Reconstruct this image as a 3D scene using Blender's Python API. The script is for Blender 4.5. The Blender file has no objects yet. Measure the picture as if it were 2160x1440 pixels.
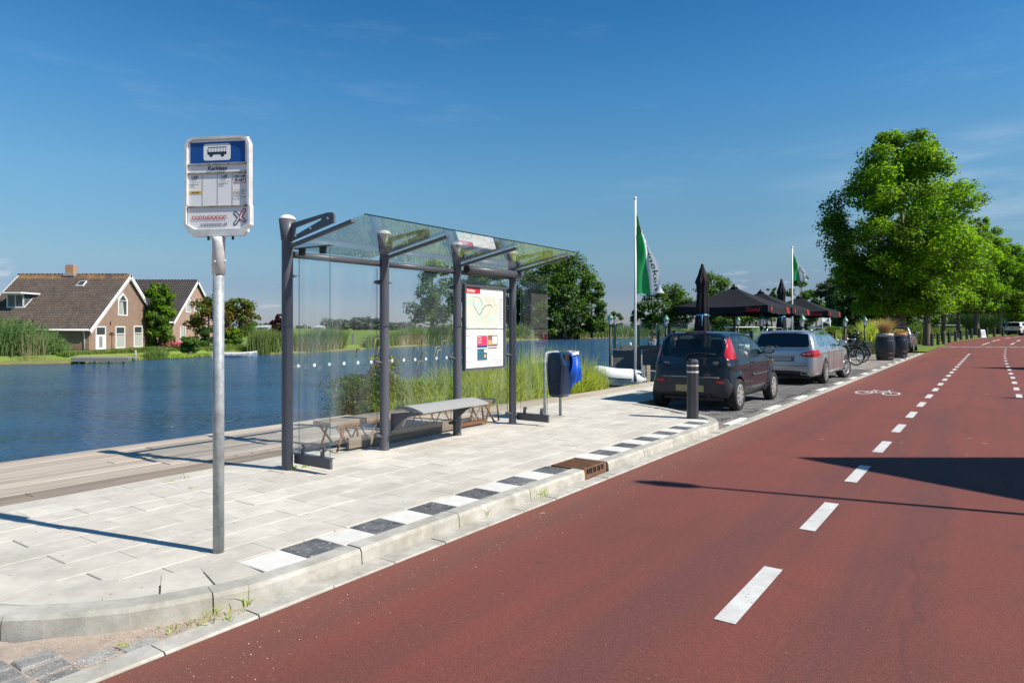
import bpy, math, random
import numpy as np
from mathutils import Vector, Matrix
R = math.radians
rng = np.random.default_rng(7)
random.seed(7)
C = bpy.context.scene.collection
SC = bpy.context.scene

# ---------------------------------------------------------------- camera, sky, sun
EYE = 1.55
FPX = 1440.0
cam = bpy.data.cameras.new('camera'); camo = bpy.data.objects.new('camera', cam); C.objects.link(camo)
camo.location = (0, 0, EYE); camo.rotation_euler = (R(90), 0, 0)
cam.lens = 24.0; cam.sensor_width = 36.0; cam.sensor_fit = 'HORIZONTAL'
cam.shift_y = -30.0 / 2160.0
cam.clip_start = 0.05; cam.clip_end = 6000
SC.camera = camo
SUN_EL = 44.0
SUN_AZ = 112.0            # clockwise from +Y
w = bpy.data.worlds.new('World'); SC.world = w; w.use_nodes = True
nt = w.node_tree; nt.nodes.clear()
def N(nt, typ, **kw):
    n = nt.nodes.new(typ)
    for k, v in kw.items():
        if k in n.inputs.keys() if isinstance(k, str) else False: n.inputs[k].default_value = v
        else: setattr(n, k, v)
    return n
out = nt.nodes.new('ShaderNodeOutputWorld'); bg = nt.nodes.new('ShaderNodeBackground')
sky = nt.nodes.new('ShaderNodeTexSky'); sky.sky_type = 'NISHITA'; sky.sun_disc = False
sky.sun_elevation = R(SUN_EL); sky.sun_rotation = R(SUN_AZ); sky.altitude = 0
sky.air_density = 1.0; sky.dust_density = 0.12; sky.ozone_density = 4.2
bg.inputs['Strength'].default_value = 0.105
# faint cirrus and a few small low clouds, laid out by sky direction
tc = nt.nodes.new('ShaderNodeTexCoord')
sx = nt.nodes.new('ShaderNodeSeparateXYZ'); nt.links.new(tc.outputs['Generated'], sx.inputs[0])
def cloud(scale, loc, detail, lo, hi, zlo, zhi, zlo2, zhi2, amount, rough=.6):
    mp = nt.nodes.new('ShaderNodeMapping'); mp.inputs['Scale'].default_value = scale; mp.inputs['Location'].default_value = loc
    nt.links.new(tc.outputs['Generated'], mp.inputs[0])
    no = nt.nodes.new('ShaderNodeTexNoise'); no.inputs['Scale'].default_value = 1.0; no.inputs['Detail'].default_value = detail; no.inputs['Roughness'].default_value = rough
    nt.links.new(mp.outputs[0], no.inputs['Vector'])
    r = nt.nodes.new('ShaderNodeMapRange'); r.interpolation_type = 'SMOOTHSTEP'
    r.inputs['From Min'].default_value = lo; r.inputs['From Max'].default_value = hi; nt.links.new(no.outputs['Fac'], r.inputs['Value'])
    a = nt.nodes.new('ShaderNodeMapRange'); a.interpolation_type = 'SMOOTHSTEP'
    a.inputs['From Min'].default_value = zlo; a.inputs['From Max'].default_value = zhi; nt.links.new(sx.outputs['Z'], a.inputs['Value'])
    b = nt.nodes.new('ShaderNodeMapRange'); b.interpolation_type = 'SMOOTHSTEP'
    b.inputs['From Min'].default_value = zlo2; b.inputs['From Max'].default_value = zhi2
    b.inputs['To Min'].default_value = 1; b.inputs['To Max'].default_value = 0; nt.links.new(sx.outputs['Z'], b.inputs['Value'])
    m1 = nt.nodes.new('ShaderNodeMath'); m1.operation = 'MULTIPLY'; nt.links.new(r.outputs[0], m1.inputs[0]); nt.links.new(a.outputs[0], m1.inputs[1])
    m2 = nt.nodes.new('ShaderNodeMath'); m2.operation = 'MULTIPLY'; nt.links.new(m1.outputs[0], m2.inputs[0]); nt.links.new(b.outputs[0], m2.inputs[1])
    m3 = nt.nodes.new('ShaderNodeMath'); m3.operation = 'MULTIPLY'; nt.links.new(m2.outputs[0], m3.inputs[0]); m3.inputs[1].default_value = amount
    return m3
hs = nt.nodes.new('ShaderNodeHueSaturation'); hs.inputs['Saturation'].default_value = 1.0; hs.inputs['Hue'].default_value = .5; hs.inputs['Value'].default_value = .93; nt.links.new(sky.outputs['Color'], hs.inputs['Color'])
crs = nt.nodes.new('ShaderNodeValToRGB'); crs.color_ramp.interpolation = 'LINEAR'; ee = crs.color_ramp.elements
ramp_ = ((0.0, (0.374, 0.41, 0.60)), (0.03, (0.40, 0.44, 0.60)), (0.055, (0.39, 0.435, 0.57)), (0.094, (0.49, 0.57, 0.60)), (0.2, (0.544, 0.782, 0.799)), (0.32, (0.374, 0.807, 0.952)), (0.42, (0.221, 0.697, 0.909)), (0.6, (0.238, 0.68, 0.875)))
while len(ee) < len(ramp_): ee.new(.5)
for i_ in range(len(ramp_)): ee[i_].position = ramp_[i_][0] if i_ else 0.0
for i_ in range(len(ramp_)): ee[i_].color = ramp_[i_][1] + (1,)
nt.links.new(sx.outputs['Z'], crs.inputs[0])
ml_ = nt.nodes.new('ShaderNodeMixRGB'); ml_.blend_type = 'MULTIPLY'; ml_.inputs[0].default_value = 1; nt.links.new(hs.outputs['Color'], ml_.inputs[1]); nt.links.new(crs.outputs[0], ml_.inputs[2])
last = ml_.outputs[0]
c3 = cloud((3.0, 3.0, 26), (5.2, 2.4, 1.1), 7, .40, .75, .06, .13, .19, .27, .55, .6)
xm = nt.nodes.new('ShaderNodeMapRange'); xm.interpolation_type = 'SMOOTHSTEP'; xm.inputs['From Min'].default_value = .30; xm.inputs['From Max'].default_value = .66; nt.links.new(sx.outputs['X'], xm.inputs['Value'])
c3m = nt.nodes.new('ShaderNodeMath'); c3m.operation = 'MULTIPLY'; nt.links.new(c3.outputs[0], c3m.inputs[0]); nt.links.new(xm.outputs[0], c3m.inputs[1])
for cl, col in ((c3m, (4.6, 5.2, 6.0, 1)), (cloud((2.2, 3.6, 16), (3.1, 1.2, .4), 8, .53, .8, .10, .2, .38, .5, .09, .66), (5.6, 6.0, 6.6, 1)),
                (cloud((9, 9, 30), (1.7, 4.3, 0), 7, .62, .72, .02, .035, .06, .10, .45, .55), (6.2, 6.0, 6.1, 1))):
    mx = nt.nodes.new('ShaderNodeMixRGB'); nt.links.new(cl.outputs[0], mx.inputs['Fac']); nt.links.new(last, mx.inputs['Color1'])
    mx.inputs['Color2'].default_value = col; last = mx.outputs[0]
nt.links.new(last, bg.inputs['Color']); nt.links.new(bg.outputs[0], out.inputs['Surface'])
sl = bpy.data.lights.new('sun', 'SUN'); sl.energy = 4.9; sl.angle = R(0.53); sl.color = (1.0, .94, .845)
so = bpy.data.objects.new('sun', sl); C.objects.link(so)
sd = Vector((math.sin(R(SUN_AZ)) * math.cos(R(SUN_EL)), math.cos(R(SUN_AZ)) * math.cos(R(SUN_EL)), math.sin(R(SUN_EL))))
so.location = sd * 50; so.rotation_euler = sd.to_track_quat('Z', 'Y').to_euler()
SC.view_settings.view_transform = 'Standard'; SC.view_settings.look = 'None'
SC.view_settings.exposure = 0.5; SC.view_settings.gamma = 1.0; SC.view_settings.use_curve_mapping = False
SC.cycles.max_bounces = 10; SC.cycles.transparent_max_bounces = 24; SC.cycles.glossy_bounces = 5
SC.cycles.use_denoising = True

# ---------------------------------------------------------------- frames of reference
TH = R(35.0); U = Vector((math.sin(TH), math.cos(TH), 0)); RT = Vector((math.cos(TH), -math.sin(TH), 0))
ROT = R(55.0)                                  # local x runs along the road, local y to its left
def S(s, t, z=0.0): return U * s + RT * t + Vector((0, 0, z))
def P(px, py, Z): return Vector(((px - 1080) / FPX * Z, Z, EYE - (py - 690) / FPX * Z))
def G(px, py, z=0.0):
    Z = FPX * (EYE - z) / (py - 690.0); return Vector(((px - 1080) / FPX * Z, Z, z))
def hz(Y):
    a = min(1, max(0, (Y - 54) / 24.0)); return .58 * a * a * (3 - 2 * a)
def GT(px, py):
    Z = 40.0
    for i in range(400):
        if EYE - hz(Z) <= (py - 690) / FPX * Z: break
        Z += .15
    return Vector(((px - 1080) / FPX * Z, Z, hz(Z)))
WATER = -0.9

# ---------------------------------------------------------------- materials
MATS = {}
def mat(name, col, rough=.6, metal=0.0, var=.12, vscale=3.0, bump=0.0, bscale=80.0, col2=None, spec=.5, coat=0.0, rnd=0.0, island=0.0, stretch=None, speck=None, world=True, alpha=None, transl=0.0, tmul=(1.5, 1.5, .5)):
    if name in MATS: return MATS[name]
    m = bpy.data.materials.new(name); m.use_nodes = True; t = m.node_tree; L = t.links.new
    b = t.nodes['Principled BSDF']; b.inputs['Roughness'].default_value = rough; b.inputs['Metallic'].default_value = metal
    b.inputs['Specular IOR Level'].default_value = spec
    if coat: b.inputs['Coat Weight'].default_value = coat; b.inputs['Coat Roughness'].default_value = .04
    if world: vec = t.nodes.new('ShaderNodeNewGeometry').outputs['Position']
    else: vec = t.nodes.new('ShaderNodeTexCoord').outputs['Object']
    if stretch:
        mp = t.nodes.new('ShaderNodeMapping'); mp.vector_type = 'TEXTURE' if False else 'POINT'
        mp.inputs['Rotation'].default_value = (0, 0, stretch[3] if len(stretch) > 3 else 0)
        mp.inputs['Scale'].default_value = stretch[:3]
        # rotate first, then scale
        mr = t.nodes.new('ShaderNodeVectorRotate'); mr.rotation_type = 'Z_AXIS'; mr.inputs['Angle'].default_value = -(stretch[3] if len(stretch) > 3 else 0)
        L(vec, mr.inputs['Vector']); mp.inputs['Rotation'].default_value = (0, 0, 0); L(mr.outputs[0], mp.inputs[0]); vec = mp.outputs[0]
    def noise(sc, det=5, ro=.6):
        n = t.nodes.new('ShaderNodeTexNoise'); n.inputs['Scale'].default_value = sc; n.inputs['Detail'].default_value = det
        n.inputs['Roughness'].default_value = ro; L(vec, n.inputs['Vector']); return n.outputs['Fac']
    c1 = tuple(col) + (1,)
    base = None
    if col2 is not None:
        r = t.nodes.new('ShaderNodeMapRange'); r.inputs['From Min'].default_value = .38; r.inputs['From Max'].default_value = .62
        L(noise(vscale, 7, .65), r.inputs['Value'])
        mx = t.nodes.new('ShaderNodeMixRGB'); mx.inputs[1].default_value = c1; mx.inputs[2].default_value = tuple(col2) + (1,)
        L(r.outputs[0], mx.inputs[0]); base = mx.outputs[0]
    else:
        rg = t.nodes.new('ShaderNodeRGB'); rg.outputs[0].default_value = c1; base = rg.outputs[0]
    def mul(base, src, amt, lo=.25, hi=.75):
        r = t.nodes.new('ShaderNodeMapRange'); r.inputs['From Min'].default_value = lo; r.inputs['From Max'].default_value = hi
        r.inputs['To Min'].default_value = 1 - amt; r.inputs['To Max'].default_value = 1 + amt; L(src, r.inputs['Value'])
        h = t.nodes.new('ShaderNodeVectorMath'); h.operation = 'SCALE'; L(base, h.inputs[0]); L(r.outputs[0], h.inputs['Scale']); return h.outputs[0]
    if var: base = mul(base, noise(vscale * 2.7, 8, .7), var)
    if rnd: base = mul(base, t.nodes.new('ShaderNodeObjectInfo').outputs['Random'], rnd, 0, 1)
    if island: base = mul(base, t.nodes.new('ShaderNodeNewGeometry').outputs['Random Per Island'], island, 0, 1)
    if speck:   # (scale, threshold, colour)
        v = t.nodes.new('ShaderNodeTexVoronoi'); v.inputs['Scale'].default_value = speck[0]; L(vec, v.inputs['Vector'])
        sx = t.nodes.new('ShaderNodeSeparateColor'); L(v.outputs['Color'], sx.inputs[0])
        g = t.nodes.new('ShaderNodeMath'); g.operation = 'GREATER_THAN'; g.inputs[1].default_value = speck[1]; L(sx.outputs[0], g.inputs[0])
        g2 = t.nodes.new('ShaderNodeMath'); g2.operation = 'LESS_THAN'; g2.inputs[1].default_value = .35; L(v.outputs['Distance'], g2.inputs[0])
        g3 = t.nodes.new('ShaderNodeMath'); g3.operation = 'MULTIPLY'; L(g.outputs[0], g3.inputs[0]); L(g2.outputs[0], g3.inputs[1])
        mx = t.nodes.new('ShaderNodeMixRGB'); mx.inputs[2].default_value = tuple(speck[2]) + (1,); L(g3.outputs[0], mx.inputs[0]); L(base, mx.inputs[1]); base = mx.outputs[0]
    L(base, b.inputs['Base Color'])
    if bump:
        bp = t.nodes.new('ShaderNodeBump'); bp.inputs['Strength'].default_value = bump; bp.inputs['Distance'].default_value = .01
        L(noise(bscale, 4, .7), bp.inputs['Height']); L(bp.outputs[0], b.inputs['Normal'])
    if transl:
        o = t.nodes['Material Output']; tr = t.nodes.new('ShaderNodeBsdfTranslucent'); mxs = t.nodes.new('ShaderNodeMixShader')
        sc = t.nodes.new('ShaderNodeVectorMath'); sc.operation = 'MULTIPLY'; sc.inputs[1].default_value = tmul; L(base, sc.inputs[0]); L(sc.outputs[0], tr.inputs['Color'])
        mxs.inputs[0].default_value = transl; L(b.outputs[0], mxs.inputs[1]); L(tr.outputs[0], mxs.inputs[2]); L(mxs.outputs[0], o.inputs['Surface'])
    MATS[name] = m; return m

def glassmat(name, tint=(.9, .96, .94), refl=1.0, dirt=.0, f0=.04):
    if name in MATS: return MATS[name]
    m = bpy.data.materials.new(name); m.use_nodes = True; t = m.node_tree; L = t.links.new
    t.nodes.remove(t.nodes['Principled BSDF']); o = t.nodes['Material Output']
    tr = t.nodes.new('ShaderNodeBsdfTransparent'); tr.inputs[0].default_value = tuple(tint) + (1,)
    gl = t.nodes.new('ShaderNodeBsdfGlossy'); gl.inputs['Roughness'].default_value = 0.0; gl.inputs['Color'].default_value = (1, 1, 1, 1)
    fr = t.nodes.new('ShaderNodeFresnel'); fr.inputs['IOR'].default_value = 1.5
    geo = t.nodes.new('ShaderNodeNewGeometry')
    # same angle dependence on both faces
    mu = t.nodes.new('ShaderNodeMath'); mu.operation = 'MULTIPLY'; mu.inputs[1].default_value = refl; mu.use_clamp = True
    vm = t.nodes.new('ShaderNodeVectorMath'); vm.operation = 'DOT_PRODUCT'; L(geo.outputs['Incoming'], vm.inputs[0]); L(geo.outputs['Normal'], vm.inputs[1])
    ab = t.nodes.new('ShaderNodeMath'); ab.operation = 'ABSOLUTE'; L(vm.outputs['Value'], ab.inputs[0])
    om = t.nodes.new('ShaderNodeMath'); om.operation = 'SUBTRACT'; om.inputs[0].default_value = 1; L(ab.outputs[0], om.inputs[1])
    pw = t.nodes.new('ShaderNodeMath'); pw.operation = 'POWER'; pw.inputs[1].default_value = 5; L(om.outputs[0], pw.inputs[0])
    ma = t.nodes.new('ShaderNodeMath'); ma.operation = 'MULTIPLY_ADD'; ma.inputs[1].default_value = 1 - f0; ma.inputs[2].default_value = f0; L(pw.outputs[0], ma.inputs[0])
    L(ma.outputs[0], mu.inputs[0])
    mx = t.nodes.new('ShaderNodeMixShader'); L(mu.outputs[0], mx.inputs[0]); L(tr.outputs[0], mx.inputs[1]); L(gl.outputs[0], mx.inputs[2])
    last = mx.outputs[0]
    if dirt:
        mp = t.nodes.new('ShaderNodeMapping'); mp.inputs['Scale'].default_value = (3.2, 3.2, .22); L(geo.outputs['Position'], mp.inputs[0])
        n = t.nodes.new('ShaderNodeTexNoise'); n.inputs['Scale'].default_value = 2.0; n.inputs['Detail'].default_value = 6; L(mp.outputs[0], n.inputs['Vector'])
        r = t.nodes.new('ShaderNodeMapRange'); r.inputs['From Min'].default_value = .45; r.inputs['From Max'].default_value = .75
        r.inputs['To Min'].default_value = dirt * .08; r.inputs['To Max'].default_value = dirt; L(n.outputs['Fac'], r.inputs['Value'])
        df = t.nodes.new('ShaderNodeBsdfDiffuse'); df.inputs['Color'].default_value = (.8, .82, .82, 1)
        dt = t.nodes.new('ShaderNodeBsdfTranslucent'); dt.inputs['Color'].default_value = (.8, .82, .82, 1)
        ad = t.nodes.new('ShaderNodeMixShader'); L(df.outputs[0], ad.inputs[1]); L(dt.outputs[0], ad.inputs[2])
        m2 = t.nodes.new('ShaderNodeMixShader'); L(r.outputs[0], m2.inputs[0]); L(last, m2.inputs[1]); L(ad.outputs[0], m2.inputs[2]); last = m2.outputs[0]
    L(last, o.inputs['Surface']); MATS[name] = m; return m

# ---------------------------------------------------------------- mesh helpers
def tag(o, label=None, cat=None, group=None, kind=None):
    if label: o['label'] = label
    if cat: o['category'] = cat
    if group: o['group'] = group
    if kind: o['kind'] = kind
    return o
def empty(name, loc=(0, 0, 0), rz=0.0, label=None, cat=None, group=None, parent=None):
    o = bpy.data.objects.new(name, None); C.objects.link(o); o.location = loc; o.rotation_euler = (0, 0, rz); o.empty_display_size = .2
    if parent: o.parent = parent
    return tag(o, label, cat, group)
def npmesh(name, V, F, mats, parent=None, smooth=False, mi=None, loc=None, rz=None, **kw):
    """V (n,3), F (m,k) arrays with constant face size"""
    me = bpy.data.meshes.new(name); V = np.asarray(V, np.float32); F = np.asarray(F, np.int32)
    me.vertices.add(len(V)); me.vertices.foreach_set('co', V.ravel())
    k = F.shape[1]; me.loops.add(F.size); me.loops.foreach_set('vertex_index', F.ravel())
    me.polygons.add(len(F)); me.polygons.foreach_set('loop_start', np.arange(0, F.size, k, dtype=np.int32))
    if not isinstance(mats, (list, tuple)): mats = [mats]
    for m in mats: me.materials.append(m)
    if mi is not None: me.polygons.foreach_set('material_index', np.asarray(mi, np.int32))
    me.update(calc_edges=True); me.validate()
    if smooth: me.polygons.foreach_set('use_smooth', np.ones(len(me.polygons), bool))
    return link(name, me, parent, loc, rz, **kw)
def link(name, me, parent=None, loc=None, rz=None, label=None, cat=None, group=None, kind=None):
    o = bpy.data.objects.new(name, me); C.objects.link(o)
    if parent: o.parent = parent
    if loc is not None: o.location = loc
    if rz is not None: o.rotation_euler = (0, 0, rz)
    return tag(o, label, cat, group, kind)

class MB:
    def __init__(s): s.v = []; s.f = []; s.m = []; s.sm = []
    def add(s, vs, fs, m=0, smooth=False):
        n = len(s.v); s.v += [tuple(v) for v in vs]
        for f in fs: s.f.append(tuple(i + n for i in f)); s.m.append(m); s.sm.append(smooth)
        return s
    def box(s, c, d, m=0, rz=0.0, M4=None, taper=None):
        x, y, z = d[0] / 2, d[1] / 2, d[2] / 2; tx, ty = taper or (1, 1)
        vs = [Vector((a * x * (tx if cz > 0 else 1), b * y * (ty if cz > 0 else 1), cz * z)) for cz in (-1, 1) for a, b in ((-1, -1), (1, -1), (1, 1), (-1, 1))]
        if rz: q = Matrix.Rotation(rz, 3, 'Z'); vs = [q @ v for v in vs]
        if M4 is not None: vs = [M4 @ v for v in vs]
        vs = [v + Vector(c) for v in vs]
        return s.add(vs, [(3, 2, 1, 0), (4, 5, 6, 7), (0, 1, 5, 4), (1, 2, 6, 5), (2, 3, 7, 6), (3, 0, 4, 7)], m)
    def bar(s, a, b, w, h, m=0, up=(0, 0, 1)):
        a = Vector(a); b = Vector(b); d = (b - a); L = d.length; d.normalize(); up = Vector(up)
        if abs(d.dot(up)) > .99: up = Vector((1, 0, 0))
        x = d.cross(up).normalized(); y = x.cross(d)
        vs = [p + x * (i * w / 2) + y * (j * h / 2) for p in (a, b) for i, j in ((-1, -1), (1, -1), (1, 1), (-1, 1))]
        return s.add(vs, [(0, 1, 2, 3), (7, 6, 5, 4), (0, 4, 5, 1), (1, 5, 6, 2), (2, 6, 7, 3), (3, 7, 4, 0)], m)
    def tube(s, pts, r, n=10, m=0, cap=True, closed=False):
        pts = [Vector(p) for p in pts]; rs = r if isinstance(r, (list, tuple)) else [r] * len(pts)
        K = len(pts); ref = None; rings = []
        for i, p in enumerate(pts):
            if closed: d = pts[(i + 1) % K] - pts[i - 1]
            else: d = pts[min(i + 1, K - 1)] - pts[max(i - 1, 0)]
            d.normalize()
            if ref is None:
                ref = Vector((0, 0, 1)) if abs(d.z) < .9 else Vector((1, 0, 0))
            x = (ref - d * ref.dot(d)).normalized(); y = d.cross(x); ref = x
            rings.append([p + (x * math.cos(a) + y * math.sin(a)) * rs[i] for a in [2 * math.pi * k / n for k in range(n)]])
        vs = [v for rr in rings for v in rr]; fs = []
        for i in range(K if closed else K - 1):
            for k in range(n):
                j = (i + 1) % K; fs.append((i * n + k, i * n + (k + 1) % n, j * n + (k + 1) % n, j * n + k))
        s.add(vs, fs, m, True)
        if cap and not closed:
            n0 = len(s.v) - len(vs); s.f.append(tuple(n0 + k for k in reversed(range(n)))); s.m.append(m); s.sm.append(False)
            s.f.append(tuple(n0 + (K - 1) * n + k for k in range(n))); s.m.append(m); s.sm.append(False)
        return s
    def lathe(s, prof, n=20, m=0, c=(0, 0, 0), smooth=True, rot=None):
        """prof: (r, z) list; axis z"""
        c = Vector(c); vs = []; fs = []
        for r, z in prof:
            for k in range(n):
                a = 2 * math.pi * k / n; v = Vector((r * math.cos(a), r * math.sin(a), z))
                if rot is not None: v = rot @ v
                vs.append(v + c)
        for i in range(len(prof) - 1):
            for k in range(n): fs.append((i * n + k, i * n + (k + 1) % n, (i + 1) * n + (k + 1) % n, (i + 1) * n + k))
        s.add(vs, fs, m, smooth)
        n0 = len(s.v) - len(vs); e = len(prof) - 1
        if prof[0][0] > 1e-4: s.f.append(tuple(n0 + k for k in reversed(range(n)))); s.m.append(m); s.sm.append(False)
        if prof[e][0] > 1e-4: s.f.append(tuple(n0 + e * n + k for k in range(n))); s.m.append(m); s.sm.append(False)
        return s
    def prism(s, poly, off, m=0):
        """planar polygon of 3D points, extruded by off; earcut-free: polygon should be roughly convex or simple ngon"""
        n = len(poly); a = [Vector(p) for p in poly]; b = [p + Vector(off) for p in a]
        fs = [tuple(reversed(range(n))), tuple(range(n, 2 * n))] + [(i, (i + 1) % n, n + (i + 1) % n, n + i) for i in range(n)]
        return s.add(a + b, fs, m)
    def build(s, name, mats, parent=None, loc=None, rz=None, **kw):
        me = bpy.data.meshes.new(name); me.from_pydata([tuple(v) for v in s.v], [], s.f)
        if not isinstance(mats, (list, tuple)): mats = [mats]
        for m in mats: me.materials.append(m)
        me.polygons.foreach_set('material_index', s.m); me.polygons.foreach_set('use_smooth', s.sm); me.update()
        return link(name, me, parent, loc, rz, **kw)

def rrect(w, h, r, n=4):
    pts = []
    for cx, cy, a0 in ((w / 2 - r, h / 2 - r, 0), (-w / 2 + r, h / 2 - r, 90), (-w / 2 + r, -h / 2 + r, 180), (w / 2 - r, -h / 2 + r, 270)):
        for k in range(n + 1): a = R(a0 + 90 * k / n); pts.append((cx + r * math.cos(a), cy + r * math.sin(a)))
    return pts

_font = {}
def textmesh(txt, size, depth=.0, align='CENTER', bold=0.0, name='lettering', sx=1.0):
    cu = bpy.data.curves.new(name, 'FONT'); cu.body = txt; cu.size = size; cu.align_x = align; cu.align_y = 'CENTER'
    cu.extrude = depth; cu.offset = bold; cu.resolution_u = 3
    o = bpy.data.objects.new('tmp', cu); C.objects.link(o); bpy.context.view_layer.update()
    me = bpy.data.meshes.new_from_object(o); bpy.data.objects.remove(o)
    if sx != 1.0:
        for v in me.vertices: v.co.x *= sx
    me.name = name; return me
def text(txt, size, m, parent, M4, depth=.0006, align='CENTER', bold=0.0, name='lettering', sx=1.0):
    me = textmesh(txt, size, depth, align, bold, name, sx); me.transform(M4); me.materials.clear(); me.materials.append(m)
    return link(name, me, parent)

def blades(base, height, width, lean, az=None, seg=3, curl=1.0):
    """vectorised bent tapering blades -> V,F"""
    n = len(base); az = rng.uniform(0, 2 * np.pi, n) if az is None else az
    d = np.stack([np.cos(az), np.sin(az), np.zeros(n)], 1); fa = rng.uniform(0, 2 * np.pi, n)
    sd_ = np.stack([np.cos(fa), np.sin(fa), np.zeros(n)], 1)
    V = []; 
    for i in range(seg + 1):
        f = i / seg; z = height * (f - .25 * lean * f * f * curl); h = height * lean * f ** 2
        c = base + d * h[:, None]; c[:, 2] = base[:, 2] + z
        ww = width * (1 - f ** 1.6) * (.6 + .4 * min(1, f * 4)) * .5 + .0006
        V.append(c - sd_ * ww[:, None]); V.append(c + sd_ * ww[:, None])
    V = np.stack(V, 1).reshape(-1, 3); k = 2 * (seg + 1)
    F = []
    b = np.arange(n)[:, None] * k
    for i in range(seg): F.append(b + np.array([[2 * i, 2 * i + 1, 2 * i + 3, 2 * i + 2]]))
    return V, np.concatenate(F, 0)
def leafquads(pos, nor, size, droop=.35, aspect=.6):
    """each leaf a folded rhombus of two triangles"""
    n = len(pos); nor = nor + rng.normal(0, .55, (n, 3)); nor /= np.linalg.norm(nor, axis=1)[:, None] + 1e-9
    r = rng.normal(0, 1, (n, 3)); a = np.cross(nor, r); a /= np.linalg.norm(a, axis=1)[:, None] + 1e-9
    b = np.cross(nor, a); sz = size * rng.uniform(.6, 1.35, n); sa = (sz * .5)[:, None]; sb = (sz * aspect * .5)[:, None]
    V = np.stack([pos - a * sa, pos + b * sb + nor * sa * .18, pos + a * sa - nor * sa * droop, pos - b * sb + nor * sa * .18], 1).reshape(-1, 3)
    i = np.arange(n)[:, None] * 4
    return V, np.concatenate([i + np.array([[0, 1, 2, 3]])], 0)
def cat(parts):
    Vs, Fs, o = [], [], 0
    for V, F in parts: Vs.append(V); Fs.append(F + o); o += len(V)
    return np.concatenate(Vs), np.concatenate(Fs)
# ---------------------------------------------------------------- materials used often

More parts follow.
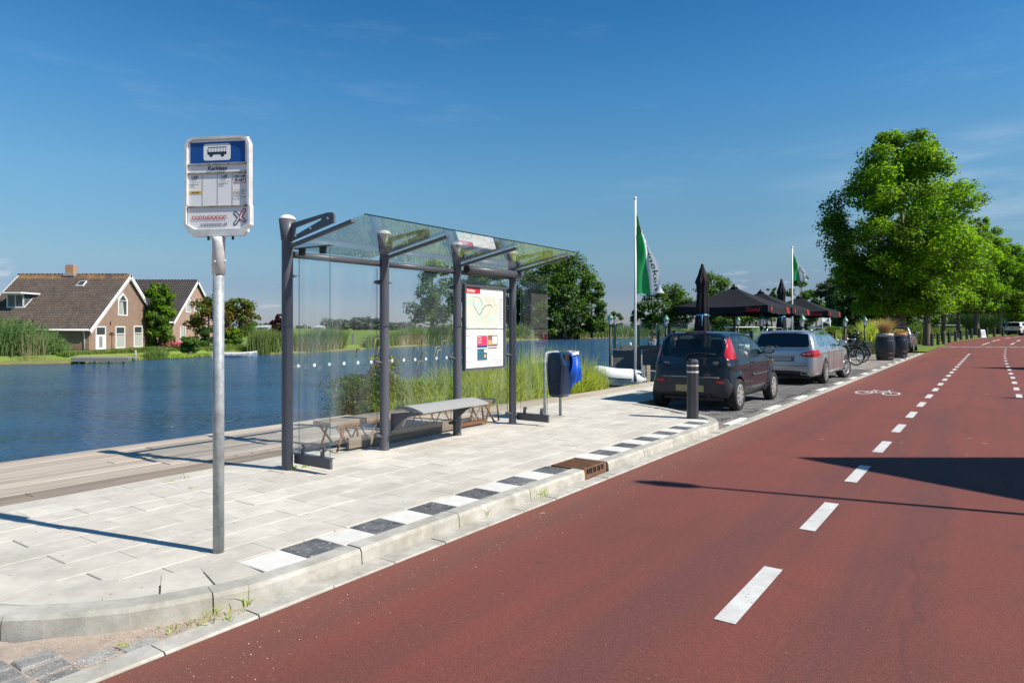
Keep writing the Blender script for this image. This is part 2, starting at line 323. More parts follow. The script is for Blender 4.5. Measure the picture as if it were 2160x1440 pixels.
def roadmat():
    m = bpy.data.materials.new('red_asphalt'); m.use_nodes = True; t = m.node_tree; L = t.links.new; b = t.nodes['Principled BSDF']; b.inputs['Roughness'].default_value = .86; b.inputs['Specular IOR Level'].default_value = .25
    ge = t.nodes.new('ShaderNodeNewGeometry'); mr = t.nodes.new('ShaderNodeVectorRotate'); mr.rotation_type = 'Z_AXIS'; mr.inputs['Angle'].default_value = TH; L(ge.outputs['Position'], mr.inputs['Vector'])   # x across (t), y along (s)
    def noise(sc, det, stretch=(1, 1, 1), ro=.6):
        mp = t.nodes.new('ShaderNodeMapping'); mp.inputs['Scale'].default_value = stretch; L(mr.outputs[0], mp.inputs[0]); n = t.nodes.new('ShaderNodeTexNoise'); n.inputs['Scale'].default_value = sc; n.inputs['Detail'].default_value = det; n.inputs['Roughness'].default_value = ro; L(mp.outputs[0], n.inputs['Vector']); return n.outputs['Fac']
    def rng_(src, a, c, lo=0.0, hi=1.0):
        r = t.nodes.new('ShaderNodeMapRange'); r.inputs['From Min'].default_value = a; r.inputs['From Max'].default_value = c; r.inputs['To Min'].default_value = lo; r.inputs['To Max'].default_value = hi; L(src, r.inputs['Value']); return r.outputs[0]
    def mix(f, a, c, blend='MIX'):
        x = t.nodes.new('ShaderNodeMixRGB'); x.blend_type = blend
        for i, v in enumerate((f, a, c)):
            if isinstance(v, (int, float)): x.inputs[i].default_value = v
            elif isinstance(v, tuple): x.inputs[i].default_value = v + (1,)
            else: L(v, x.inputs[i])
        return x.outputs[0]
    def mul(a, c):
        x = t.nodes.new('ShaderNodeMath'); x.operation = 'MULTIPLY'
        for i, v in enumerate((a, c)):
            if isinstance(v, (int, float)): x.inputs[i].default_value = v
            else: L(v, x.inputs[i])
        return x.outputs[0]
    col = mix(rng_(noise(.5, 6), .4, .65), (.188, .057, .044), (.158, .053, .044))
    col = mix(rng_(noise(1.0, 5, (1.6, .06, 1)), .48, .62, 0, .60), col, (.118, .052, .048))          # wheel tracks along the lanes
    col = mix(rng_(noise(1.3, 7, (1, 1, 1), .7), .56, .72, 0, .55), col, (.100, .046, .042))          # stained patches
    fine = noise(150, 3, (1, 1, 1), .8); sp = t.nodes.new('ShaderNodeVectorMath'); sp.operation = 'SCALE'; L(col, sp.inputs[0]); L(rng_(fine, .3, .7, .55, 1.48), sp.inputs['Scale']); col = sp.outputs[0]
    mid_ = noise(42, 4, (1, 1, 1), .75); sp2 = t.nodes.new('ShaderNodeVectorMath'); sp2.operation = 'SCALE'; L(col, sp2.inputs[0]); L(rng_(mid_, .33, .67, .82, 1.18), sp2.inputs['Scale']); col = sp2.outputs[0]
    sx_ = t.nodes.new('ShaderNodeSeparateXYZ'); L(mr.outputs[0], sx_.inputs[0])
    edge = rng_(sx_.outputs[0], -2.55, -3.2)                                                          # grit and dust gathered along the gutter
    col = mix(mul(edge, .30), col, (.30, .13, .085))
    def spots(scale, thr, colr, size, extra=None):
        v = t.nodes.new('ShaderNodeTexVoronoi'); v.inputs['Scale'].default_value = scale; v.inputs['Randomness'].default_value = 1; mp = t.nodes.new('ShaderNodeMapping'); L(mr.outputs[0], mp.inputs[0])
        wob = t.nodes.new('ShaderNodeMixRGB'); wob.inputs[0].default_value = .04 if scale > 20 else .10; L(mp.outputs[0], wob.inputs[1]); nn = t.nodes.new('ShaderNodeTexNoise'); nn.inputs['Scale'].default_value = scale * (1.7 if scale > 20 else 6); L(mr.outputs[0], nn.inputs['Vector']); L(nn.outputs['Color'], wob.inputs[2]); L(wob.outputs[0], v.inputs['Vector'])
        se = t.nodes.new('ShaderNodeSeparateColor'); L(v.outputs['Color'], se.inputs[0]); g = t.nodes.new('ShaderNodeMath'); g.operation = 'GREATER_THAN'; L(se.outputs[0], g.inputs[0])
        if extra is None: g.inputs[1].default_value = thr
        else: L(rng_(extra, 0, 1, 1.0, thr), g.inputs[1])
        s2 = rng_(v.outputs['Distance'], size, size * .6); return mul(mul(g.outputs[0], s2), 1.0), colr
    for f, c in (spots(2.6, .93, (.44, .36, .32), .045), spots(6, .985, (.50, .40, .34), .16), spots(70, .955, (.34, .22, .18), .4, edge), spots(85, .990, (.36, .26, .23), .4), spots(3.3, .95, (.05, .03, .03), .08)):
        col = mix(mul(f, .8), col, c)
    # an old seam that wanders along the middle of the carriageway
    sn = t.nodes.new('ShaderNodeMath'); sn.operation = 'MULTIPLY_ADD'; L(noise(.55, 4), sn.inputs[0]); sn.inputs[1].default_value = .9; sn.inputs[2].default_value = -.78
    df = t.nodes.new('ShaderNodeMath'); df.operation = 'SUBTRACT'; L(sx_.outputs[0], df.inputs[0]); L(sn.outputs[0], df.inputs[1]); ab = t.nodes.new('ShaderNodeMath'); ab.operation = 'ABSOLUTE'; L(df.outputs[0], ab.inputs[0])
    col = mix(mul(rng_(ab.outputs[0], .028, .006), .24), col, (.07, .035, .032))
    L(col, b.inputs['Base Color']); bp = t.nodes.new('ShaderNodeBump'); bp.inputs['Strength'].default_value = .7; bp.inputs['Distance'].default_value = .008; L(fine, bp.inputs['Height']); L(bp.outputs[0], b.inputs['Normal'])
    MATS['red_asphalt'] = m; return m
m_asph = roadmat()
def paintmat():
    m = mat('road_paint', (.60, .60, .57), rough=.65, var=.14, vscale=3, bump=.3, bscale=140, col2=(.52, .50, .47)); t = m.node_tree; L = t.links.new; b = t.nodes['Principled BSDF']; o = t.nodes['Material Output']
    n = t.nodes.new('ShaderNodeTexNoise'); n.inputs['Scale'].default_value = 34; n.inputs['Detail'].default_value = 6; n.inputs['Roughness'].default_value = .75; ge = t.nodes.new('ShaderNodeNewGeometry'); L(ge.outputs['Position'], n.inputs['Vector'])
    r = t.nodes.new('ShaderNodeMapRange'); r.inputs['From Min'].default_value = .63; r.inputs['From Max'].default_value = .67; L(n.outputs['Fac'], r.inputs['Value'])
    tr = t.nodes.new('ShaderNodeBsdfTransparent'); mx = t.nodes.new('ShaderNodeMixShader'); L(r.outputs[0], mx.inputs[0]); L(b.outputs[0], mx.inputs[1]); L(tr.outputs[0], mx.inputs[2]); L(mx.outputs[0], o.inputs['Surface']); return m
m_mark = paintmat()
m_tile = mat('paving_concrete', (.54, .505, .44), rough=.88, var=.20, vscale=1.6, bump=.3, bscale=160, rnd=.075, spec=.25, col2=(.48, .445, .385), speck=(34, .985, (.30, .27, .23)))
m_white = mat('white_tile_concrete', (.62, .60, .55), rough=.8, var=.13, vscale=4, bump=.2, rnd=.04)
m_black = mat('black_tile_concrete', (.052, .057, .066), rough=.75, var=.3, vscale=7, bump=.3, rnd=.2, col2=(.15, .15, .15), speck=(45, .88, (.36, .35, .33)))
m_kerb = mat('kerb_concrete', (.46, .44, .39), rough=.88, var=.24, vscale=3.5, bump=.3, bscale=110, col2=(.35, .33, .28), rnd=.05, spec=.25)
m_sand = mat('sand', (.33, .27, .205), rough=.95, var=.2, vscale=5, bump=.6, bscale=200, col2=(.30, .25, .20), speck=(130, .8, (.16, .13, .1)))
m_paver = mat('dark_paver', (.12, .115, .11), rough=.8, var=.25, vscale=8, bump=.5, bscale=120, rnd=.45, col2=(.17, .16, .15))
m_bpaver = mat('beige_paver', (.34, .30, .25), rough=.9, var=.2, vscale=6, bump=.4, bscale=120, rnd=.2)
m_wood = mat('weathered_boards', (.40, .345, .285), rough=.85, var=.25, vscale=2.5, bump=.5, bscale=60, col2=(.31, .265, .215), rnd=.16, stretch=(14, .8, 4, R(0)) if False else None, world=False)
def woodmat(name, c1, c2, rnd=.15):
    m = mat(name, c1, rough=.88, var=.0, rnd=rnd, world=False)
    t = m.node_tree; L = t.links.new; b = t.nodes['Principled BSDF']
    tc = t.nodes.new('ShaderNodeTexCoord'); mp = t.nodes.new('ShaderNodeMapping'); mp.inputs['Scale'].default_value = (.9, 22, 22)
    oi = t.nodes.new('ShaderNodeObjectInfo'); ad = t.nodes.new('ShaderNodeVectorMath'); ad.operation = 'ADD'
    cb = t.nodes.new('ShaderNodeCombineXYZ'); mm = t.nodes.new('ShaderNodeMath'); mm.operation = 'MULTIPLY'; mm.inputs[1].default_value = 37
    L(oi.outputs['Random'], mm.inputs[0]); L(mm.outputs[0], cb.inputs[0]); L(mm.outputs[0], cb.inputs[1])
    L(tc.outputs['Object'], ad.inputs[0]); L(cb.outputs[0], ad.inputs[1]); L(ad.outputs[0], mp.inputs[0])
    n = t.nodes.new('ShaderNodeTexNoise'); n.inputs['Scale'].default_value = 1.6; n.inputs['Detail'].default_value = 8; n.inputs['Roughness'].default_value = .7; L(mp.outputs[0], n.inputs['Vector'])
    r = t.nodes.new('ShaderNodeMapRange'); r.inputs['From Min'].default_value = .35; r.inputs['From Max'].default_value = .65; L(n.outputs['Fac'], r.inputs['Value'])
    mx = t.nodes.new('ShaderNodeMixRGB'); mx.inputs[1].default_value = tuple(c1) + (1,); mx.inputs[2].default_value = tuple(c2) + (1,); L(r.outputs[0], mx.inputs[0])
    sc = t.nodes.new('ShaderNodeVectorMath'); sc.operation = 'SCALE'; L(mx.outputs[0], sc.inputs[0])
    r2 = t.nodes.new('ShaderNodeMapRange'); r2.inputs['To Min'].default_value = 1 - rnd; r2.inputs['To Max'].default_value = 1 + rnd; L(oi.outputs['Random'], r2.inputs['Value']); L(r2.outputs[0], sc.inputs['Scale'])
    L(sc.outputs[0], b.inputs['Base Color'])
    bp = t.nodes.new('ShaderNodeBump'); bp.inputs['Strength'].default_value = .6; bp.inputs['Distance'].default_value = .006; L(n.outputs['Fac'], bp.inputs['Height']); L(bp.outputs[0], b.inputs['Normal'])
    return m
m_board = woodmat('weathered_plank', (.48, .41, .335), (.32, .265, .21), .15)
m_board2 = woodmat('brown_plank', (.27, .22, .17), (.17, .135, .105), .15)
m_grey_wood = woodmat('grey_wood', (.33, .31, .28), (.2, .185, .165), .15)
m_soil = mat('soil', (.10, .075, .05), rough=.95, var=.3, vscale=2)
m_grass = mat('meadow', (.085, .135, .028), rough=.95, var=.25, vscale=.35, col2=(.13, .17, .04), spec=.1)
m_field = mat('far_field', (.12, .18, .035), rough=.95, var=.15, vscale=.02, col2=(.17, .22, .06), spec=.1)
m_steel = mat('anthracite_paint', (.085, .088, .105), rough=.42, var=.06, vscale=4, bump=.03, bscale=50, spec=.45)
m_galv = mat('galvanised_steel', (.40, .43, .435), rough=.5, metal=.25, var=.16, vscale=14, bump=.1, bscale=40, col2=(.27, .29, .30), world=False)
m_rust = mat('rusty_iron', (.15, .065, .032), rough=.9, var=.3, vscale=14, bump=.5, bscale=150, col2=(.22, .11, .055))
m_dark = mat('black_plastic', (.015, .015, .017), rough=.5, var=.05)
m_rubber = mat('tyre_rubber', (.018, .018, .018), rough=.8, var=.1, vscale=20)
m_chrome = mat('bright_metal', (.62, .63, .65), rough=.22, metal=1, var=.02)
m_wpaint = mat('white_paint', (.78, .78, .76), rough=.45, var=.05, vscale=3)
m_glass = glassmat('clear_glass', (.982, .992, .99), refl=.95, dirt=.07)
m_roofglass = glassmat('roof_glass', (.985, .993, .993), refl=1.45, dirt=.04)
m_fglass = glassmat('fence_glass', (.86, .93, .93), refl=1.5, dirt=.05)

# ---------------------------------------------------------------- terrain
def poly_prism(name, pts, z1, z0, m, **kw):
    b = MB(); n = len(pts); b.add([(x, y, z1) for x, y in pts] + [(x, y, z0) for x, y in pts], [tuple(range(n))] + [((i + 1) % n, i, n + i, n + (i + 1) % n) for i in range(n)])
    return b.build(name, m, **kw)
def st(*l): return [tuple(S(s, t))[:2] for s, t in l]
# near land: everything on the road side of the river (one sheet out to the horizon)
near = st((-300, -8.62), (7.6, -8.62), (8.0, -9.5), (14.4, -9.2), (15.2, -7.35), (18.2, -7.2), (18.6, -6.5), (44, -6.5), (46, -9.0), (60, -11.5), (95, -13.0), (140, -10), (400, 60), (2400, 600), (2400, 3500), (-2500, 3500), (-2500, -8.62))
poly_prism('ground', near[::-1], -.06, -1.6, m_grass, kind='structure')
# far land: meadow beyond the river
bank_px = [(-700, 800), (-300, 783), (0, 770), (143, 767), (287, 760), (430, 752), (574, 748), (650, 745), (750, 738), (900, 729), (1000, 723), (1150, 716), (1290, 713), (1430, 711), (1600, 709), (1800, 707.5)]
BANK = [G(x, y, WATER) for x, y in bank_px]
ol = [tuple(p)[:2] for p in BANK] + [(330, 420), (900, 800), (3800, 1800), (3800, 4500), (-4000, 4500), (-4000, 44), (-300, 30)]
inner = [(p[0] - .3, p[1] + 1.6) for p in ol]
nO = len(ol); b = MB(); LZ = -.36
b.add([(x, y, WATER - .25) for x, y in ol] + [(x, y, LZ) for x, y in inner], [tuple(range(nO, 2 * nO))[::-1]] + [(i, i + 1, nO + i + 1, nO + i) for i in range(nO - 1)])
b.f[0] = b.f[0][::-1]
fo = b.build('meadow', m_field, kind='structure')
bk = MB()
# muddy bank lip along the far shore
bk.tube([(p[0], p[1] + .35, WATER + .02) for p in BANK], .22, 6)
bk.build('river_bank', mat('bank_mud', (.17, .15, .06), rough=.9, var=.3, vscale=2, col2=(.12, .14, .04)), kind='structure')
# water
wm = bpy.data.materials.new('river_water'); wm.use_nodes = True; t = wm.node_tree; L = t.links.new; pb = t.nodes['Principled BSDF']
pb.inputs['Base Color'].default_value = (.028, .092, .19, 1); pb.inputs['Roughness'].default_value = .12; pb.inputs['IOR'].default_value = 1.33; pb.inputs['Specular IOR Level'].default_value = .5
ge = t.nodes.new('ShaderNodeNewGeometry')
def wn(sc, detail, stretch, dist=0.0, w=0):
    mp = t.nodes.new('ShaderNodeMapping'); mp.inputs['Scale'].default_value = stretch; mp.inputs['Rotation'].default_value = (0, 0, R(-18)); L(ge.outputs['Position'], mp.inputs[0])
    n = t.nodes.new('ShaderNodeTexNoise'); n.inputs['Scale'].default_value = sc; n.inputs['Detail'].default_value = detail; n.inputs['Distortion'].default_value = dist; L(mp.outputs[0], n.inputs['Vector']); return n.outputs['Fac']
a1 = wn(1.5, 5, (.75, 1.9, 1), .4); a2 = wn(5.0, 4, (.7, 1.6, 1), .4)
ad = t.nodes.new('ShaderNodeMath'); ad.operation = 'MULTIPLY_ADD'; ad.inputs[1].default_value = .8; L(a2, ad.inputs[0]); L(a1, ad.inputs[2])
a3 = wn(.12, 3, (1, 2.5, 1)); rr = t.nodes.new('ShaderNodeMapRange'); rr.inputs['From Min'].default_value = .35; rr.inputs['From Max'].default_value = .65; rr.inputs['To Min'].default_value = .45; rr.inputs['To Max'].default_value = 1.0; L(a3, rr.inputs['Value'])
bp = t.nodes.new('ShaderNodeBump'); bp.inputs['Distance'].default_value = .55; L(ad.outputs[0], bp.inputs['Height']); L(rr.outputs[0], bp.inputs['Strength']); L(bp.outputs[0], pb.inputs['Normal'])
b = MB(); b.add([(-4000, -60, WATER), (4000, -60, WATER), (4000, 4500, WATER), (-4000, 4500, WATER)], [(0, 1, 2, 3)])
b.build('water', wm, kind='structure')

# ---------------------------------------------------------------- road
def Lroad(Y):
    xs = [(-60, -3.906 - 42), (54.0, -3.906 + .7002 * 54.0), (62.5, 40.1), (67, 44.9), (71, 49.2), (74.5, 53), (84, 63), (100, 78), (140, 112)]
    for (a, xa), (c, xc) in zip(xs, xs[1:]):
        if Y <= c: return xa + (xc - xa) * (Y - a) / (c - a)
    return xs[-1][1]
V = []; F = []
Ys = list(np.arange(-58, 50, 6.0)) + list(np.arange(50, 140, 1.5)); nx = 6
for Y in Ys:
    l = Lroad(Y)
    for k in range(nx): V.append((l + 11.5 * k / (nx - 1), Y, hz(Y)))
for i in range(len(Ys) - 1):
    for k in range(nx - 1): a = i * nx + k; F.append((a, a + 1, a + nx + 1, a + nx))
npmesh('road', V, F, m_asph, smooth=True, kind='structure')
# raised verge beyond the parking bays (left of the road, up to the river)
V = []; F = []; Ys = list(np.arange(43.0, 140, 1.5))
for Y in Ys:
    l = Lroad(Y) - .05
    for k, d in enumerate((0, .6, 2.5, 6, 9)): V.append((l - d, Y, hz(Y) + (.03 if k else .005) + (-.16 if k == 4 else 0)))
for i in range(len(Ys) - 1):
    for k in range(4): a = i * 5 + k; F.append((a + 1, a, a + 5, a + 6))
npmesh('grass_verge', V, F, mat('verge_grass', (.11, .17, .03), rough=.95, var=.3, vscale=1.5, col2=(.16, .20, .05), spec=.1), smooth=True, kind='structure')
# right-hand land beyond the road carrying the added sheds and trees there
V = []; F = []; Ys = list(np.arange(-58, 145, 3.0))
for Y in Ys:
    l = Lroad(Y) + 11.5
    for k, d in enumerate((0, 3, 60)): V.append((l + d, Y, hz(Y) + .02))
for i in range(len(Ys) - 1):
    for k in range(2): a = i * 3 + k; F.append((a, a + 1, a + 4, a + 3))
npmesh('right_verge', V, F, MATS['verge_grass'], kind='structure')

# painted markings
mk = []
def dash(s0, s1, tt0, tt1, w=.115):
    a0 = S(s0, tt0); a1 = S(s1, tt1); d = (a1 - a0).normalized(); n = Vector((d.y, -d.x, 0)) * w / 2
    z0 = hz(a0.y) + .004; z1 = hz(a1.y) + .004
    return [(a0 - n, z0), (a0 + n, z0), (a1 + n, z1), (a1 - n, z1)]
def put_dash(q, name='lane_dash', i=0):
    b = MB(); c = sum((p for p, z in q), Vector()) / 4
    b.add([(p.x - c.x, p.y - c.y, z) for p, z in q], [(0, 1, 2, 3)])
    return b.build(name, m_mark, lane, loc=(c.x, c.y, 0))
lane = empty('road_marking', (0, 0, 0), 0, 'broken white lane lines, give-way teeth and cycle symbol painted on the red asphalt', 'road marking')
s0 = 3.62
pxl = [(1598, 1252.0)]
# left line: first dash measured, then every two metres
g0 = G(1500, 1313, 0); sA = g0.dot(U); tA = g0.dot(RT)
for k in range(23):
    sa = sA + .05 + 1.98 * k; f = min(1, max(0, (sa - 12) / 45)); tt = -1.145 + .2 * f
    put_dash(dash(sa, sa + .98, tt, tt + .004))
for x, y in ((2149, 835), (2143.5, 820), (2139.5, 807), (2136, 796.5), (2132, 788), (2129, 780), (2126, 773.5), (2123, 767), (2121.5, 761), (2120, 755.5), (2119.5, 751), (2119.5, 746.5), (2120, 742.5), (2120.5, 739), (2121.3, 735.5)):
    g = G(x, y, 0); s_, t_ = g.dot(U), g.dot(RT)
    put_dash(dash(s_ - .48, s_ + .48, t_, t_ + .01))
for k in range(1, 8):
    put_dash(dash(16.3 - k * 1.98, 17.28 - k * 1.98, .62 + k * .12, .60 + k * .12))
for x0, y0, x1, y1 in ((2072, 727.3, 2087, 722.3), (2092, 720, 2109, 716), (2121, 714, 2131, 712.3), (2132, 726.8, 2140, 723), (2145, 720, 2152, 717), (2139, 711, 2152, 709.6)):
    a = GT(x0, y0); c = GT(x1, y1); put_dash(dash(a.dot(U), c.dot(U), a.dot(RT), c.dot(RT), .16))
# the cross line with teeth
a = GT(1978, 730.3); c = GT(2200, 731.6)
put_dash(dash(a.dot(U), c.dot(U), a.dot(RT), c.dot(RT), .2), 'cross_line')
for k in range(17):
    x = 1988 + 12.7 * k; a = GT(x, 732.0 if k % 2 else 731.6); wd = .42 if k % 2 else .36; dp = .75 if k % 2 else .4
    b = MB(); b.add([(-wd / 2, -dp, 0), (wd / 2, -dp, 0), (wd / 2, 0, 0), (-wd / 2, 0, 0)], [(0, 1, 2, 3)])
    b.build('give_way_tooth', m_mark, lane, loc=(a.x, a.y, hz(a.y) + .0045))
# bicycle symbol (flat print)
b = MB()
def ring(cx, cy, r, w, n=22):
    vs = []; 
    for k in range(n): a = 2 * math.pi * k / n; vs += [((cx + (r - w) * math.cos(a)), cy + (r - w) * math.sin(a), 0), (cx + r * math.cos(a), cy + r * math.sin(a), 0)]
    b.add(vs, [(2 * k, 2 * k + 1, (2 * k + 3) % (2 * n), (2 * k + 2) % (2 * n)) for k in range(n)])
def flat(p, q, w=.042):
    p = Vector(p + (0,)); q = Vector(q + (0,)); d = (q - p).normalized(); n = Vector((-d.y, d.x, 0)) * w / 2; b.add([p - n, q - n, q + n, p + n], [(0, 1, 2, 3)])
ring(-.36, 0, .25, .06); ring(.36, 0, .25, .06)
for p, q in (((-.36, 0), (-.16, .38)), ((-.16, .38), (.2, .36)), ((-.36, 0), (-.02, .02)), ((-.02, .02), (-.2, .42)), ((-.02, .02), (.2, .36)), ((.36, 0), (.17, .52)), ((.17, .52), (.30, .52)), ((-.28, .44), (-.1, .44))): flat(p, q)
bs = b.build('cycle_symbol', m_mark, lane)
for v in bs.data.vertices: v.co = Vector((v.co.x * .78, v.co.y * 1.75, 0))
g = G(1851, 829, 0); bs.location = (g.x, g.y, .005); bs.rotation_euler = (0, 0, -TH)

# ---------------------------------------------------------------- kerb, gutter, pavement
PZ = 0.10
# kerb line: (s,t) of outer face, corner arcs at both ends
def arc(cs, ct, r, a0, a1, n):
    return [(cs + r * math.cos(R(a0 + (a1 - a0) * k / n)), ct + r * math.sin(R(a0 + (a1 - a0) * k / n))) for k in range(n + 1)]
outer = [(1.05, -9.0), (1.05, -7.0), (1.05, -5.6)] + arc(2.6, -4.9, 1.54, 180, 90, 8) + [(6.1, -3.36)]
outer2 = [(6.62, -3.36), (10.1, -3.36)] + arc(10.1, -4.5, 1.14, 90, 20, 6) + [(11.55, -4.6), (11.95, -5.35), (12.0, -5.5)]
def offs(line, d):
    o = []
    for i, p in enumerate(line):
        a = line[max(i - 1, 0)]; c = line[min(i + 1, len(line) - 1)]; dx, dy = c[0] - a[0], c[1] - a[1]; l = math.hypot(dx, dy); o.append((p[0] + dy / l * d, p[1] - dx / l * d))
    return o
kerb = empty('kerb', S(0, 0, 0), ROT); kerb['kind'] = 'structure'
def loc_pts(line): return [(s, -t) for s, t in line]
def kerbrun(line, w, z1, z0, m, parent, name, seg=1.0, ch=.012):
    ins = offs(line, w)
    # split by arc length
    L_ = [0]
    for i in range(1, len(line)): L_.append(L_[-1] + math.dist(line[i], line[i - 1]))
    def at(l, ln):
        for i in range(1, len(L_)):
            if l <= L_[i] + 1e-9: f = (l - L_[i - 1]) / (L_[i] - L_[i - 1]); return tuple(ln[i - 1][k] + (ln[i][k] - ln[i - 1][k]) * f for k in (0, 1))
        return ln[-1]
    n = max(1, round(L_[-1] / seg))
    for k in range(n):
        a = L_[-1] * k / n + .004; c = L_[-1] * (k + 1) / n - .004; m_ = 5; b = MB(); rows = []
        j = rng.uniform(-.003, .003)
        for q in range(m_ + 1):
            l = a + (c - a) * q / m_; o = at(l, line); i2 = at(l, ins)
            ux, uy = (i2[0] - o[0]) / w, (i2[1] - o[1]) / w
            rows.append([(o[0], -o[1], z0), (o[0] + ux * .01, -(o[1] + uy * .01), z1 - ch * 2 + j), (o[0] + ux * (ch + .014), -(o[1] + uy * (ch + .014)), z1 + j), (i2[0], -i2[1], z1 + j), (i2[0], -i2[1], z0)])
        vs = [v for r_ in rows for v in r_]; fs = []
        for q in range(m_):
            for e in range(4): fs.append((q * 5 + e, (q + 1) * 5 + e, (q + 1) * 5 + e + 1, q * 5 + e + 1))
        fs += [(0, 1, 2, 3, 4), tuple(reversed([m_ * 5 + e for e in range(5)]))]
        b.add(vs, fs); b.build(name, m, parent)
kerbrun(outer, .15, PZ + .004, -.05, m_kerb, kerb, 'kerb_stone', .98)
kerbrun(outer2, .15, PZ + .004, -.05, m_kerb, kerb, 'kerb_stone', .98)
gut = [(1.2, -3.205), (48, -3.205)]
gutter = empty('gutter', S(0, 0, 0), ROT); gutter['kind'] = 'structure'
kerbrun([(1.2, -3.2), (10.9, -3.2)], .152, .006, -.04, m_kerb, gutter, 'gutter_stone', .5, .004)
kerbrun([(-4.0, -3.2), (1.2, -3.2)], .12, .006, -.04, m_kerb, gutter, 'gutter_stone', .5, .004)
kerbrun([(10.92, -3.2), (47.5, -3.2)], .16, .006, -.04, m_kerb, gutter, 'gutter_stone', .61, .004)

# tile meshes shared
def tilemesh(name, lx, ly, h=.06, ch=.004):
    b = MB(); x, y = lx / 2, ly / 2
    vs = [(-x, -y, -h), (x, -y, -h), (x, y, -h), (-x, y, -h), (-x, -y, -ch), (x, -y, -ch), (x, y, -ch), (-x, y, -ch), (-x + ch, -y + ch, 0), (x - ch, -y + ch, 0), (x - ch, y - ch, 0), (-x + ch, y - ch, 0)]
    fs = [(0, 1, 5, 4), (1, 2, 6, 5), (2, 3, 7, 6), (3, 0, 4, 7), (4, 5, 9, 8), (5, 6, 10, 9), (6, 7, 11, 10), (7, 4, 8, 11), (8, 9, 10, 11)]
    b.add(vs, fs); me = bpy.data.meshes.new(name); me.from_pydata(b.v, [], b.f); me.update(); return me
def inst(me, name, parent, loc, rz=0.0, tilt=.0):
    o = bpy.data.objects.new(name, me); C.objects.link(o); o.parent = parent; o.location = loc
    o.rotation_euler = (rng.uniform(-tilt, tilt), rng.uniform(-tilt, tilt), rz); return o
# base slab of the pavement, sand coloured joints
base = [(1.2, -8.5)] + [(s, t) for s, t in offs(outer, .15) if t > -8.6][1:] + offs(outer2, .15) + [(19, -5.5), (19, -7.0)]
pv = MB(); bp_ = [(s, -t) for s, t in base] ; n = len(bp_)
pv.add([(x, y, PZ - .012) for x, y in bp_] + [(x, y, -.05) for x, y in bp_], [tuple(reversed(range(n)))] + [(i, (i + 1) % n, n + (i + 1) % n, n + i) for i in range(n)])
pave = pv.build('pavement', m_sand, loc=S(0, 0, 0), rz=ROT, kind='structure')
T60 = tilemesh('tile', .597, .271); T60.materials.append(m_tile)
T30w = tilemesh('tile', .292, .285); T30w.materials.append(m_white)
T30b = tilemesh('tile', .292, .285); T30b.materials.append(m_black)
RW = .274
from_t = -3.82
def inside(s, t):     # within the rounded kerb corners
    if s < 2.6 and t > -4.9 and math.hypot(s - 2.6, t + 4.9) > 1.36: return False
    if s < 1.26: return False
    if s > 10.1 and math.hypot(max(0, s - 10.1) * 1.0, t + 4.5) > .98 and t > -4.5: return False
    if s > 11.0 and t > -5.55 and (s - 11.25) > (-4.5 - t) * .62: return False
    return True
fill_V = []
def clip_tile(s, t, lx, ly, m, name='paving_tile'):
    # tiles cut against the kerb arc: clip rectangle polygon numerically
    k = 7; pts = []
    cells = []
    for a in range(k):
        for c in range(k):
            ss = s - lx / 2 + lx * (a + .5) / k; tt = t - ly / 2 + ly * (c + .5) / k
            if inside(ss, tt): cells.append((a, c))
    if len(cells) < 4: return
    if len(cells) == k * k: return 'full'
    b = MB()
    for a, c in cells:
        x0 = s - lx / 2 + lx * a / k; y0 = -(t - ly / 2 + ly * c / k)
        b.add([(x0 - s, y0 + t, 0), (x0 - s + lx / k, y0 + t, 0), (x0 - s + lx / k, y0 + t - ly / k, 0), (x0 - s, y0 + t - ly / k, 0)], [(3, 2, 1, 0)])
    b.build(name, m, pave, loc=(s, -t, PZ - .002 + rng.uniform(-.002, .002)))
for r_ in range(13):
    t_ = from_t - RW / 2 - r_ * RW - .004
    if t_ - RW / 2 < -7.25: break
    for k in range(34):
        s_ = 1.26 + .3 + .6 * k + (.3 if r_ % 2 else 0) - .3
        if s_ > 17.6: break
        if t_ < -6.55 and s_ < 9.0: continue
        if t_ < -6.85 and s_ < 15.5: continue
        if s_ > 11.9 and t_ > -5.5: continue
        f = clip_tile(s_, t_, .594, .268, m_tile)
        if f == 'full': inst(T60, 'paving_tile', pave, (s_, -t_, PZ + rng.uniform(-.0025, .0025)), 0, .0035)
# the black and white edge band
k = 0; s_ = 2.63
while s_ < 10.9:
    tt = -3.51 - .146
    if s_ > 10.2: tt -= (s_ - 10.2) * .35
    if not (5.98 < s_ < 6.78): inst(T30w if k % 2 == 0 else T30b, 'edge_tile', pave, (s_, -tt, PZ + .003 + rng.uniform(-.002, .002)), 0, .004)
    s_ += .2965; k += 1
# grey corner slabs fanned round the near corner
for a0 in range(8):
    a = R(96 + a0 * 11.5); a2 = R(96 + (a0 + 1) * 11.5 - .5); b = MB(); r0, r1 = 1.05, 1.378
    c0 = (2.6, -4.9); pts = [(c0[0] + r_ * math.cos(q), -(c0[1] + r_ * math.sin(q))) for r_, q in ((r0, a), (r1, a), (r1, (a + a2) / 2), (r1, a2), (r0, a2))]
    z = PZ + .004 + rng.uniform(-.002, .002)
    b.prism([(x, y, z - .02) for x, y in pts], (0, 0, .02)); 
    b.build('corner_slab', m_tile, pave)
